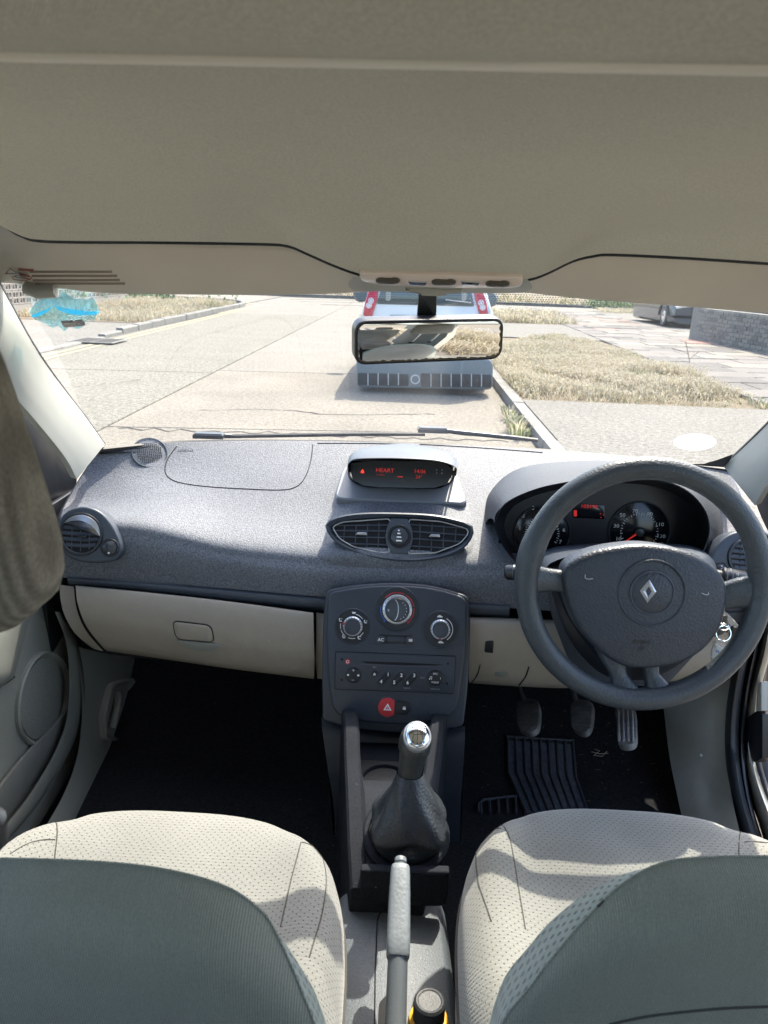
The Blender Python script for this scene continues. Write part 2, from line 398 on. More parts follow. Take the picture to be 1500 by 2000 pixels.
m_grey = mat('grey_trim_plastic', (.215, .222, .195), .5, bump=(500, .5), var=[(3, .08), (300, .06)], wear=(150, .75, (.6, .6, .55)))
m_pillar = mat('pillar_plastic', (.39, .395, .36), .5, bump=(400, .12), var=(4, .05))
m_visor = mat('visor_vinyl', (.66, .61, .53), .55, bump=(300, .2), var=(5, .05))
m_silver = mat('satin_silver', (.62, .64, .68), .3, .85, bump=(200, .05))
m_chrome = mat('chrome', (.85, .86, .9), .07, 1)
m_knob = mat('dark_knob', (.05, .055, .065), .3, .2, bump=(500, .1))
m_white = mat('white_print', (.8, .8, .8), .6)
m_dim = mat('dim_print', (.35, .36, .38), .6)
m_red = mat('red_plastic', (.50, .03, .035), .4, var=(40, .1))
m_redp = mat('red_print', (.5, .03, .04), .5)
m_bluep = mat('blue_print', (.03, .12, .45), .5)
m_redl = mat('red_lit', (.3, .01, .01), .5, emit=(1, .04, .03, .09))
m_redd = mat('red_lit_dim', (.2, .01, .01), .5, emit=(1, .05, .03, .07))
m_seal = mat('rubber_seal', (.016, .02, .026), .5, bump=(300, .2), var=(40, .15))
m_rubber = mat('black_rubber', (.020, .022, .025), .5, bump=(500, .5), var=(30, .3), wear=(120, .72, (.12, .11, .1)))
m_carpet = mat('black_carpet', (.014, .015, .017), .95, bump=(900, .8), var=(200, .5), wear=(110, .735, (.22, .2, .17)), spec=.1)
m_leather = mat('grained_leather', (.028, .034, .040), .42, bump=(230, .6, 'v'), var=(8, .1))
m_wheel = mat('steering_wheel_rubber', (.042, .053, .064), .40, bump=(260, .5, 'v'), var=(12, .12), bump2=(110, .25, .001))
m_pad = mat('airbag_pad', (.028, .036, .050), .42, bump=(260, .55, 'v'), var=(10, .12), bump2=(90, .35, .002))
m_steel = mat('brushed_steel', (.5, .5, .5), .3, 1)
m_tunnel = mat('tunnel_plastic', (.085, .100, .116), .48, bump=(500, .8), var=[(420, .25), (5, .1)], wear=(90, .75, (.4, .4, .38)))
m_headl = mat('headlining_cloth', (.78, .765, .65), .95, bump=(330, .9, 'w', 'DIAGONAL'), var=[(500, .12), (3, .04)], spec=.1)
m_cushion = dotted('seat_cloth', (.205, .207, .189), (.05, .05, .05), scale=136, rad=.10)
m_cushion2 = dotted('worn_seat_cloth', (.220, .222, .197), (.05, .05, .05), scale=136, rad=.10, stain=True)
m_bolster = dotted('bolster_cloth', (.60, .57, .49), (.10, .10, .10), scale=150, rad=.16)
m_back = mat('seat_back_cloth', (.26, .28, .235), .85, bump=(170, .7, 'w', 'X'), var=[(6, .08), (600, .15)], spec=.2, sheen=.2)
m_side = dotted('seat_side_mesh', (.24, .28, .25), (.07, .08, .08), scale=190, rad=.2, coord='Object')
m_seam = mat('seam_thread', (.06, .06, .055), .9)
m_glass = glass('windscreen_glass', (.90, .93, .92), 1.0, dirt=.045)
m_sglass = glass('side_glass', (.75, .8, .78), 1.0)
m_frit = mat('black_frit', (.01, .01, .012), .4)
m_clear = glass('clear_plastic', (.85, .85, .85), 1.6, .08, dirt=.15)
# ================================================================ THE STREET
m_conc = mat('concrete_road', (0.195, 0.181, 0.156), .9, bump=(30, 1), var=[(22, .30), (70, .42), (1.2, .08)], spec=.2)
m_conc2 = mat('aggregate_road', (0.173, 0.164, 0.137), .9, bump=(30, 1), var=[(20, .42), (60, .55), (1.5, .08)], spec=.2)
m_conc3 = mat('stained_concrete_road', (0.193, 0.175, 0.145), .9, bump=(30, 1), var=[(25, .30), (75, .45), (.9, .14)], spec=.2)
m_apron = mat('grey_concrete', (0.164, 0.156, 0.137), .9, bump=(30, 1), var=[(24, .40), (70, .5), (1, .08)], spec=.2)
m_kerb = mat('kerb_concrete', (.185, .18, .165), .9, bump=(50, .6), var=[(60, .25), (4, .15)])
m_yellow = mat('faded_yellow_line', (0.312, 0.281, 0.171), .9, var=[(50, .3), (8, .2)])
m_soil = mat('dry_soil', (0.152, 0.122, 0.079), 1, bump=(40, 1), var=[(30, .35), (3, .2)])
m_ground = mat('ground_earth', (0.145, 0.125, 0.086), 1, var=(2, .2))
m_paveA = mat('paving_grey', (0.188, 0.174, 0.160), .85, bump=(60, .4), var=[(60, .15), (2, .1)], spec=.1)
m_paveB = mat('paving_pale', (0.232, 0.221, 0.189), .85, bump=(60, .4), var=[(60, .15), (2, .1)], spec=.1)
m_paveC = mat('paving_pink', (0.312, 0.203, 0.171), .85, bump=(60, .4), var=[(60, .15), (2, .1)], spec=.1)
m_paveD = mat('paving_dark', (0.143, 0.134, 0.124), .85, bump=(60, .4), var=[(60, .15), (2, .1)], spec=.1)
m_joint = mat('dark_joint', (0.040, 0.036, 0.033), 1)
m_straw = [thin('straw_'+n, c, .45) for n, c in (('gold', (.41, .36, .255)), ('pale', (.51, .47, .37)), ('green', (.20, .235, .10)), ('brown', (.25, .20, .13)))]
m_leaf = [mat('leaf_'+n, c, .6) for n, c in (('mid', (.10, .17, .05)), ('light', (.22, .30, .12)), ('flower', (.45, .50, .36)))]
m_brick = mat('weathered_brick', (.21, .20, .185), .9, bump=(80, .8), var=[(20, .3), (120, .2)])
m_bricks = [m_brick, mat('pale_brick', (0.22, 0.21, 0.19), .9, bump=(80, .8), var=[(20, .3), (120, .2)]), mat('dark_brick', (0.145, 0.14, 0.135), .9, bump=(80, .8), var=[(20, .3), (120, .2)])]
m_mortar = mat('mortar', (0.238, 0.231, 0.211), .95, var=(60, .2))
m_block = mat('screen_block_concrete', (0.281, 0.264, 0.234), .9, var=(30, .15))

def sheet(name, pts, z, mt, kind='structure', parent=None):
    return tag(mesh(name, [(x, y, z) for x, y in pts], [tuple(range(len(pts)))], mt, parent, smooth=False), kind=kind)
sheet('ground', [(-400, -300), (400, -300), (400, 900), (-400, 900)], -.06, m_ground)
road = sheet('road', [(-6.1, -14), (1.12, -14), (1.12, 37.8), (-6.1, 37.8)], -.012, m_joint)
sheet('side_road', [(-60, 28.6), (60, 30.5), (60, 38), (-60, 38)], -.016, m_conc)
def slab(x0, x1, ya, yb, s, mt):
    g = .011; c = (x0+x1)/2
    f = lambda y, x: y+s*(x+2.42)
    pts = [(x0+g, f(ya, x0)+g), (x1-g, f(ya, x1)+g), (x1-g, f(yb, x1)-g), (x0+g, f(yb, x0)-g)]
    P = Pl((0, 0, 0), (0, 0, 1)); P.u = V((1, 0, 0)); P.v = V((0, 1, 0))
    return plate('slab', P, pts, -.03, 0, mt, road, bev=.006, seg=1)
for a, b, mt in ((-14, -6, m_conc), (-6, 0, m_conc3), (0, 6.08, m_conc3), (6.08, 9.83, m_conc3), (9.83, 19.0, m_conc), (19.0, 28.4, m_conc), (28.4, 37.5, m_conc)):
    slab(-2.42, 1.07, a, b, .12, mt)
for a, b, mt in ((-14, -6, m_conc2), (-6, 1.5, m_conc2), (1.5, 9.6, m_conc2), (9.6, 22.6, m_conc2), (22.6, 30, m_conc), (30, 37.2, m_conc)):
    slab(-5.9 if a > 20 else -5.3, -2.42, a, b, .12, mt)
# double yellow lines
def strip(name, pts, wd, z, mt, parent=None):
    P = [V((x, y, z)) for x, y in crv(pts, 6)]; vs = []; fs = []
    for i, p in enumerate(P):
        t = (P[min(len(P)-1, i+1)]-P[max(0, i-1)]).normalized(); n = V((-t.y, t.x, 0))*wd/2; vs += [p-n, p+n]
    for i in range(len(P)-1): fs.append((2*i, 2*i+1, 2*i+3, 2*i+2))
    fs = [f[::-1] for f in fs]
    return mesh(name, vs, fs, mt, parent, smooth=False)
for dx in (0, .17):
    strip('yellow_line', [(-4.72-dx, -2), (-4.80-dx, 8), (-4.86-dx, 11.5), (-5.0-dx, 18), (-5.12-dx, 23), (-5.16-dx*.8, 26.5), (-5.5-dx*.5, 28.6-dx), (-6.6, 29.9-dx), (-8.5, 30.8-dx)], .07, .005, m_yellow, road)
tag(mesh('crack', *[(lambda pts: ([V((x, y+s*.010, .004)) for x, y in pts for s in (-1, 1)], [(2*i, 2*i+2, 2*i+3, 2*i+1) for i in range(len(pts)-1)]))([(-2.3+i*.07, 6.0+.05*math.sin(i*1.9)+.07*random.random()+i*.003) for i in range(46)])][0], m_joint, road, smooth=False))
for sx, pts in ((0, [(-4.6, 7.2), (-4.1, 7.9), (-3.5, 8.0), (-3.0, 8.8)]), (1, [(-.9, 12.5), (-.3, 13.6), (-.5, 15), (.2, 16.5)]), (2, [(-4.9, 14), (-4.2, 15.5), (-3.6, 15.8)]), (3, [(-1.9, 7.0), (-1.2, 7.15), (-.6, 7.05), (.3, 7.3)])):
    rr0 = random.Random(sx); P = crv(pts, 7); vs = []; 
    for x, y in P:
        w0 = rr0.uniform(.004, .013); x += rr0.uniform(-.03, .03); y += rr0.uniform(-.03, .03); vs += [(x-w0, y-w0, .0035), (x+w0, y+w0, .0035)]
    mesh('crack', vs, [(2*i, 2*i+1, 2*i+3, 2*i+2) for i in range(len(P)-1)], m_joint, road, smooth=False)
m_tar = mat('tar_patch', (.10, .095, .085), .85, bump=(40, 1), var=[(30, .3), (90, .3)], spec=.2)
P0 = Pl((0, 0, 0), (0, 0, 1)); P0.u = V((1, 0, 0)); P0.v = V((0, 1, 0))
plate('tar_patch', P0, rpoly([(-1.5, 23.5), (.3, 23.9), (.3, 24.5), (-1.5, 24.1)], .1), 0, .004, m_tar, road, bev=0)
plate('tar_patch', P0, rpoly([(-3.4, 30.2), (-1.2, 30.6), (-1.2, 31.0), (-3.4, 30.6)], .1), 0, .004, m_tar, road, bev=0)
# kerbs
def kerb(name, pts, z0, z1, wd, label, group=None, step=.92):
    k = thing(name, (pts[0][0], pts[0][1], 0), label, 'kerb')
    P = [V((x, y, 0)) for x, y in crv(pts, 10)]; L = [0]
    for i in range(1, len(P)): L.append(L[-1]+(P[i]-P[i-1]).length)
    def pt(s):
        for i in range(1, len(P)):
            if L[i] >= s: return P[i-1].lerp(P[i], (s-L[i-1])/max(1e-6, L[i]-L[i-1])), (P[i]-P[i-1]).normalized()
        return P[-1], (P[-1]-P[-2]).normalized()
    s = 0
    while s+step < L[-1]:
        a, ta = pt(s+.012); b, tb = pt(s+step-.012); mid, t = pt(s+step/2)
        n = V((-t.y, t.x, 0)); h = z1(mid) if callable(z1) else z1; h += random.uniform(-.006, .006)
        j = random.uniform(-.006, .006)
        sec = lambda p: [p-n*(wd/2-j)+V((0, 0, z0)), p-n*(wd/2-j)+V((0, 0, h-.02)), p-n*(wd/2-.02-j)+V((0, 0, h)), p+n*(wd/2)+V((0, 0, h)), p+n*(wd/2)+V((0, 0, z0))]
        loft('kerb_stone', [sec(a), sec(b)], m_kerb, k); s += step
    return k
kerb('kerb', [(1.13, -8), (1.13, 0), (1.13, 8), (1.15, 20), (1.2, 30)], -.05, .10, .125, 'straight grey kerb of short stones beside the parked silver car and dry verge', None)
kerb('kerb', [(-5.22, 7), (-5.25, 10.9), (-5.32, 14), (-5.42, 18), (-5.52, 23), (-5.56, 26.2), (-6.0, 28), (-7.2, 29.3), (-9.5, 30.0)], -.05,
     lambda p: .035 if p.y < 13.2 else min(.13, .035+(p.y-13.2)*.05), .13, 'curving grey kerb across the road with yellow lines along it')
kerb('kerb', [(-45, 38.2), (0, 38.4), (45, 38.2)], -.05, .12, .15, 'far dark kerb across the end of the road', step=2.5)
# verge levels
Z1 = .085
tag(sheet('driveway', [(1.195, -14), (12, -14), (12, 7.9), (1.195, 7.9)], Z1, m_apron))
tag(sheet('verge', [(1.195, 7.9), (3.8, 7.9), (3.85, 12), (4.0, 16.4), (1.195, 16.4)], Z1-.02, m_soil))
tag(sheet('driveway', [(1.195, 16.4), (4.02, 16.4), (4.25, 21.5), (1.195, 21.5)], Z1, m_apron))
tag(sheet('verge', [(1.195, 21.5), (4.2, 21.5), (4.5, 31), (1.25, 31)], Z1-.01, m_soil))
tag(sheet('driveway', [(-16, -5), (-5.29, -5), (-5.32, 12), (-5.5, 16.8), (-16, 16.4)], .03, m_apron))
tag(sheet('verge', [(-5.5, 16.8), (-5.62, 26.2), (-6.1, 28), (-7.3, 29.3), (-12, 30), (-16, 30), (-16, 16.4)], .04, m_soil))
tag(sheet('verge', [(-60, 38.3), (60, 38.3), (60, 60), (-60, 60)], .06, m_soil))
# paving flags
pav = sheet('pavement', [(3.78, 6.0), (7.2, 6.0), (7.0, 18), (7.1, 31.5), (4.6, 31.5), (4.1, 20), (3.8, 10)], .035, m_joint)
rnd = random.Random(4); y = 6.2; row = 0
while y < 30:
    hgt = .62; x = 3.8+max(0, (y-10)*.035); x -= .45*(row % 2); xe = 7.1
    while x < xe:
        wd = rnd.choice([.9, .9, .6]); x2 = min(x+wd, xe)
        xa = max(x, 3.8+max(0, (y-10)*.035))
        if x2-xa > .12:
            mt = rnd.choices([m_paveA, m_paveB, m_paveD, m_paveC], [6, 3, 4, 0 if y < 14 else .9])[0]
            if abs(y-16.4) < .35 and 5.2 < xa < 6.4: mt = m_paveC
            g = .012; dz = rnd.uniform(-.006, .006)
            P = Pl((0, 0, 0), (0, 0, 1)); P.u = V((1, 0, 0)); P.v = V((0, 1, 0))
            s = .14
            plate('paving_slab', P, [(xa+g, y+s*(xa-4)+g), (x2-g, y+s*(x2-4)+g), (x2-g, y+hgt+s*(x2-4)-g), (xa+g, y+hgt+s*(xa-4)-g)], .03, Z1+.015+dz, mt, pav, bev=.006, seg=1)
        x = x+wd
    y += hgt; row += 1
tag(sheet('driveway', [(7.12, 17.9), (16, 17.9), (16, 31), (7.12, 31)], .08, m_apron))
tag(sheet('garden', [(7.95, 7), (18, 7), (18, 17.8), (7.5, 17.8)], .3, m_soil))

from mathutils import noise as NZ
def grass(name, poly, n, h, z, wts, label, seed=1, wd=.008, dens=None):
    r = random.Random(seed); xs = [p[0] for p in poly]; ys = [p[1] for p in poly]; vs = []; fs = []; mi = []
    c = 0
    while c < n:
        x = r.uniform(min(xs), max(xs)); yy = r.uniform(min(ys), max(ys))
        if not inside((x, yy), poly): continue
        c += 1
        k = max(0, min(1, .5+.9*NZ.noise(V((x*.9, yy*.7, seed)))+.35*NZ.noise(V((x*4, yy*3, seed)))))
        if dens: 
            k2 = dens(x, yy)
            if r.random() > k2: continue
        else: k2 = 1
        hh = h*(.35+.95*k*k)*r.uniform(.5, 1.25)*(.5+.5*k2); a = r.uniform(0, 6.28); ln = r.uniform(.15, 1.25)*hh
        dx, dy = math.cos(a), math.sin(a); px_, py_ = -dy*wd, dx*wd; b = len(vs)
        gn = NZ.noise(V((x*1.1+7, yy*.8, seed*2))); gw = wts[2]*(5 if gn > .22 else (.9 if gn > 0 else .25))
        q = r.choices([0, 1, 2, 3], [wts[0], wts[1], gw, wts[3]])[0]
        vs += [(x-px_, yy-py_, z), (x+px_, yy+py_, z), (x+dx*ln*.5+px_*.6, yy+dy*ln*.5+py_*.6, z+hh*.6), (x+dx*ln*.5-px_*.6, yy+dy*ln*.5-py_*.6, z+hh*.6), (x+dx*ln, yy+dy*ln, z+hh)]
        fs += [(b, b+1, b+2, b+3), (b+3, b+2, b+4)]; mi += [q, q]
        if q != 2 and r.random() < .35:
            b = len(vs); sw = wd*1.5; X, Y, Z = x+dx*ln, yy+dy*ln, z+hh*.9
            vs += [(X, Y, Z), (X-py_*0-dy*sw, Y+dx*sw, Z+.03), (X+dx*.035, Y+dy*.035, Z+.045), (X+dy*sw, Y-dx*sw, Z+.03)]
            fs.append((b, b+1, b+2, b+3)); mi.append(1 if r.random() < .7 else 0)
    o = mesh(name, vs, fs, m_straw, smooth=False)
    o.data.polygons.foreach_set('material_index', mi)
    return tag(o, label, 'grass', kind='stuff')
def edge(x, y):
    n_ = .5+.9*NZ.noise(V((x*1.3, y*.8, 3)))+.6*NZ.noise(V((x*5, y*4, 9)))
    return max(.02, min(1, max(.10, (y-7.92)*1.3)*min(1, .3+max(0, (3.95-x))*1.1)*max(.07, n_*1.3)))
grass('dry_grass', [(1.2, 7.98), (3.75, 8.0), (3.95, 8.6), (3.78, 9.4), (3.85, 10.5), (3.72, 12), (3.8, 14), (3.7, 15.6), (3.2, 16.4), (2.2, 15.6), (1.7, 14.2), (1.22, 13.2)], 110000, .115, Z1-.02, (3.5, 2.2, 1.8, 3), 'tall blond seeding grass on the verge between the kerb and the paving flags', 1, .0042, edge)
grass('dry_grass', [(1.25, 21.6), (4.6, 21.6), (4.9, 27), (1.25, 27)], 5000, .22, Z1, (4, 4, .7, 1), 'small strip of dry grass farther along the pavement beyond the parked car', 2, .014)
grass('dry_grass', [(-5.55, 17.0), (-5.7, 26), (-6.2, 27.7), (-8, 28.5), (-13, 28.5), (-12.5, 23), (-9.3, 17.2)], 34000, .20, .03, (5, 4, .9, 1), 'golden dry grass verge across the road behind the curving kerb', 3, .009)
grass('dry_grass', [(-30, 38.5), (30, 38.5), (30, 42), (-30, 42)], 9000, .4, .06, (4, 3, 1.5, 2), 'band of dry grass beyond the far kerb', 4, .03)
grass('dry_grass', [(1.3, -9), (4.6, -9), (4.6, .9), (1.3, .9)], 16000, .6, Z1-.02, (5, 4, .6, 1), 'tall straw grass beside the open driver side of the car', 5, .009)
def tuft(x, y, n, h, label, seed):
    r = random.Random(seed); vs = []; fs = []; mi = []
    for i in range(n):
        a = r.uniform(0, 6.28); q = r.uniform(0, .11); X, Y = x+q*math.cos(a)*.8, y+q*math.sin(a)*3.2; hh = h*r.uniform(.4, 1); ln = r.uniform(.2, .7)*hh; w_ = .006; b = len(vs)
        dx, dy = math.cos(a), math.sin(a)
        vs += [(X-dy*w_, Y+dx*w_, 0), (X+dy*w_, Y-dx*w_, 0), (X+dx*ln*.4+dy*w_, Y+dy*ln*.4-dx*w_, hh*.7), (X+dx*ln*.4-dy*w_, Y+dy*ln*.4+dx*w_, hh*.7), (X+dx*ln, Y+dy*ln, hh*.9)]
        fs += [(b, b+1, b+2, b+3), (b+3, b+2, b+4)]; k = r.choice([0, 1, 2, 2, 1]); mi += [k, k]
    o = mesh('weed_tuft', vs, fs, m_straw, smooth=False); o.data.polygons.foreach_set('material_index', mi); return tag(o, label, 'weed')
tuft(.97, 6.55, 260, .16, 'pale green weed tuft in the gutter, nearest the wiper', 3)
tuft(1.0, 7.25, 170, .12, 'smaller weed tuft in the gutter, nearer the parked silver car', 4)
tuft(3.75, 8.15, 120, .18, 'lone green grass clump at the right corner of the blond verge', 6)
# thin dead stem standing out of the verge
st = [PZ(1345, 728, .1)]; q = st[0]
tag(join('dead_stem', [tube('s', [q, q+V((-.02, 0, .18)), q+V((-.1, .02, .42))], .005, m_straw[3], seg=5, n=3), tube('s', [q+V((-.02, 0, .18)), q+V((.1, 0, .3))], .003, m_straw[3], seg=4), tube('s', [q+V((-.04, 0, .25)), q+V((-.16, 0, .3))], .003, m_straw[3], seg=4)]), 'thin bare brown stem rising from the verge near the flags', 'stem')

def bush(name, boxes, n, label, seed, lf=.05, mw=(5, 3, 1)):
    r = random.Random(seed); vs = []; fs = []; mi = []
    for i in range(n):
        c, s = r.choice(boxes); p = V((r.gauss(0, .45), r.gauss(0, .45), r.gauss(0, .42)))
        p = V(c)+V((max(-1, min(1, p.x))*s[0], max(-1, min(1, p.y))*s[1], max(-1, min(1, p.z))*s[2]))
        a = V((r.gauss(0, 1), r.gauss(0, 1), r.gauss(0, 1))).normalized(); b_ = a.orthogonal().normalized(); k = len(vs); l = lf*r.uniform(.6, 1.3)
        vs += [p, p+a*l*.5+b_*l*.3, p+a*l, p+a*l*.5-b_*l*.3]; fs.append((k, k+1, k+2, k+3)); mi.append(r.choices([0, 1, 2], mw)[0])
    t = thing(name, tuple(V(boxes[0][0])-V((0, 0, boxes[0][1][2]))), label, 'bush')
    o = mesh('foliage', vs, fs, m_leaf, t, smooth=False); o.data.polygons.foreach_set('material_index', mi)
    tube('stem', [V(boxes[0][0])-V((0, 0, boxes[0][1][2])), V(boxes[0][0])], .02, m_straw[3], t, seg=6)
    return t
# brick garden wall at the right
def brick_wall(A, B, H, label, wdt=.22, z=.06):
    A, B = V(A), V(B); d = (B-A); L = d.length; d.normalize(); n = V((d.y, -d.x, 0)); n = -n if n.dot(CAM-A) < 0 else n
    t = thing('brick_wall', (A.x, A.y, z), label, 'wall')
    P = Pl(A, n); P.u = d.copy(); P.v = V((0, 0, 1)); P.n = n
    loft('mortar_core', [[A-n*wdt+V((0, 0, z-.1)), A+V((0, 0, z-.1)), A+V((0, 0, z+H)), A-n*wdt+V((0, 0, z+H))], [B-n*wdt+V((0, 0, z-.1)), B+V((0, 0, z-.1)), B+V((0, 0, z+H)), B-n*wdt+V((0, 0, z+H))]], m_mortar, t)
    srcs = []; nr = int(H/.078); r = random.Random(2); bw = L/int(L/.235)
    for j in range(nr):
        i = -.5 if j % 2 else 0
        while i*bw < L-.02:
            x0 = max(0, i*bw); x1 = min(L, (i+1)*bw)
            if x1-x0 > bw*.8:
                q_ = r.randrange(3)
                if len(srcs) < 3: q_ = len(srcs); srcs.append(plate('brick', Pl((0, 0, 0), (0, 0, 1)), [(0, 0), (bw-.014, 0), (bw-.014, .064), (0, .064)], -.01, .014, m_bricks[q_], bev=.004, seg=1)); o = srcs[-1]; par(o, t)
                else: o = srcs[q_].copy(); S.collection.objects.link(o)
                P0 = A+d*(x0+.006)+V((0, 0, z+j*.078+.006))+n*r.uniform(-.003, .004)
                mt = Matrix((d, V((0, 0, 1)), n)).transposed().to_4x4(); 
                base = Pl((0, 0, 0), (0, 0, 1)); fr = Matrix((base.u, base.v, base.n)).to_4x4()
                mm = mt @ fr; mm.translation = P0; o.parent = t; o.matrix_parent_inverse = Matrix.Translation(-V(t.location)); o.matrix_basis = mm
            i += 1
    return t
wA, wB = PZ(1358, 664, .09), PZ(1535, 700, .09)
brick_wall((wA.x, wA.y, 0), (wB.x, wB.y, 0), .72, 'low weathered grey brick garden wall beside the pavement on the right')
wd_ = (wB-wA)
brick_wall((wA.x+.02, wA.y+.05, 0), (wA.x+2.2, wA.y+.9, 0), .9, 'short end return of the garden wall, facing the driveway')
bush('flowering_bush', [((wA.x+.75+i*.12*0+wd_.x*i/7, wA.y-.1+wd_.y*i/7, 1.0), (.42, .5, .17)) for i in range(8)], 3600, 'pale flowering creeper growing over the top of the brick wall', 5, .07, (3, 4, 4))
hb = PZ(1230, 607, .1)
bush('low_bush', [((hb.x-1.2+i*.55, hb.y+1.2, .36), (.45, .4, .26)) for i in range(6)], 2600, 'low green bush at the far side of the pavement behind the flags', 6, .10)
grass('dry_grass', [(hb.x-1.6, hb.y-2.4), (hb.x+3.0, hb.y-2.6), (hb.x+3.0, hb.y+.6), (hb.x-1.3, hb.y+.6)], 4500, .12, .09, (4, 3, 1.6, 1), 'thin dry lawn in front of the low green bush', 9, .016)

# pierced screen-block wall across the road
sA, sB = PZ(-60, 626, .04), PZ(250, 590, .04)
def screen_wall():
    A, B = V((sA.x, sA.y, 0)), V((sB.x, sB.y, 0)); d = (B-A); L = d.length; d.normalize(); n = V((d.y, -d.x, 0)); n = -n if n.dot(CAM-A) < 0 else n
    t = thing('screen_block_wall', tuple(A), 'pale pierced concrete block wall across the road behind the blue film', 'wall')
    bx = lambda nm, x0, x1, z0, z1, dd, mt: loft(nm, [[A+d*x0-n*.1+V((0, 0, z0)), A+d*x0+n*dd+V((0, 0, z0)), A+d*x0+n*dd+V((0, 0, z1)), A+d*x0-n*.1+V((0, 0, z1))], [A+d*x1-n*.1+V((0, 0, z0)), A+d*x1+n*dd+V((0, 0, z0)), A+d*x1+n*dd+V((0, 0, z1)), A+d*x1-n*.1+V((0, 0, z1))]], mt, t)
    bx('plinth', 0, L, -.02, .26, .03, m_block); bx('coping', 0, L, .90, .99, .03, m_block)
    bx('back_panel', 0, L, .26, .90, -.06, m_brick)
    nb = int(L/.32); src = None
    for j in range(2):
        for i in range(nb):
            s = .30; w_ = .035; ps = []
            if src is None:
                P = Pl((0, 0, 0), (0, 0, 1)); P.u = V((1, 0, 0)); P.v = V((0, 1, 0))
                for (a, b, c, e) in ((0, 0, s, w_), (0, s-w_, s, s), (0, w_, w_, s-w_), (s-w_, w_, s, s-w_), (s/2-w_/2, w_, s/2+w_/2, s-w_), (w_, s/2-w_/2, s/2-w_/2, s/2+w_/2), (s/2+w_/2, s/2-w_/2, s-w_, s/2+w_/2), (s*.22, s*.3, s*.3, s*.5-w_/2), (s*.7, s*.5+w_/2, s*.78, s*.7)):
                    ps.append(plate('b', P, [(a, b), (c, b), (c, e), (a, e)], -.05, .02, m_block, bev=0))
                src = join('screen_block', ps); o = src
            else: o = src.copy(); S.collection.objects.link(o)
            mm = Matrix((d, V((0, 0, 1)), d.cross(V((0, 0, 1))))).transposed().to_4x4(); mm.translation = A+d*(i*L/nb+.01)+V((0, 0, .27+j*.31))
            o.parent = t; o.matrix_parent_inverse = Matrix.Translation(-V(t.location)); o.matrix_basis = mm
screen_wall()
bush('garden_hedge', [((sA.x-1.5+i*.9, sA.y+2.0+i*1.2, 1.1), (.7, .7, .7)) for i in range(6)], 3500, 'green hedge behind the pierced block wall', 8, .12)
bush('roadside_weeds', [((-10.0+i*.5, 27.2, .25), (.35, .3, .2)) for i in range(4)], 900, 'small leafy weeds at the back of the golden verge', 11, .10)
# manhole cover in the left driveway edge
mc = PZ(192, 665, .03)
k = thing('drain_cover', (mc.x, mc.y, .03), 'dark rectangular drain cover at the edge of the left driveway', 'drain cover')
box('frame', (mc.x, mc.y, .030), (.75, .75, .012), m_kerb, k, bev=.003)
for i in range(2): box('lid', (mc.x-.17+.34*i, mc.y, .033), (.32, .64, .010), m_joint, k, bev=.004)

# ---------------------------------------------------------------- parked cars
def car_shell(t, X, Y, W, Lc, mt, H=1.5, sgn=1, belt=.92):
    hw = W/2; st = []
    # (y, width factor, bottom, belt, roof, roof half width factor)
    for (u, f, zb, ze, zr, fr) in ((0, .93, .16, .90, .98, .84), (.012, .97, .13, .92, 1.2, .78), (.05, .985, .14, .93, 1.40, .74), (.12, .99, .15, .93, H, .72), (.35, 1, .16, .92, H+.02, .74), (.6, 1, .16, .91, H-.02, .73), (.66, 1, .16, .90, H-.12, .72), (.8, .99, .16, .88, .98, .78), (.92, .96, .17, .82, .88, .8), (.99, .88, .2, .6, .66, .8)):
        w_ = hw*f; y = Y+sgn*Lc*u
        h = [(w_*.82, zb), (w_*.97, zb+.07), (w_, zb+.22), (w_, ze-.25), (w_*.985, ze-.05), (w_*.955, ze), (w_*(fr+.03), max(ze+.01, zr-.10)), (w_*(fr-.06), max(ze+.02, zr-.03)), (w_*(fr*.5), zr+.01)]
        st.append([V((X+a, y, z)) for a, z in h]+[V((X-a, y, z)) for a, z in reversed(h)])
    return loft('body', st, mt, t, ang=.6)
m_carp = mat('silver_car_paint', (.42, .47, .52), .3, .35, coat=.6)
m_cartr = mat('tailgate_white_paint', (.66, .70, .74), .3, .1, coat=.6)
m_bump = mat('bumper_grey', (0.149, 0.182, 0.200), .5, var=(20, .05))
m_lamp = mat('red_lamp_lens', (.55, .02, .05), .15, coat=.5, var=(30, .1))
m_lampw = mat('clear_lamp_lens', (.75, .72, .74), .12)
m_cgl = mat('car_window', (.06, .09, .10), .08, coat=1)
m_navy = mat('dark_blue_car_paint', (.05, .065, .085), .25, .3, coat=.6)
t = thing('parked_car', (.2, 8.6, 0), 'silver white hatchback parked ahead, red lamps beside its rear window', 'car')
CY = 8.6
x0 = PY(697, 735, CY).x; x1 = PY(962, 740, CY).x; cx = (x0+x1)/2; W = x1-x0
body = car_shell(t, cx, CY+.10, W, 3.5, m_carp, H=1.49)
Pr = pl3((700, 700, CY-.01), (955, 705, CY-.01), (720, 560, CY+.10))
q = lambda pts, r=0: [Pr.hit(*a) for a in pts]
plate('tailgate', Pr, rpoly(q([(709, 690), (952, 694), (945, 560), (724, 556), ]), .04), -.12, .0, m_cartr, t, bev=.01)
plate('rear_window', Pr, rpoly(q([(735, 594), (927, 599), (915, 548), (752, 545)]), [.03, .03, .08, .08]), 0, .012, m_cgl, t, bev=.006)
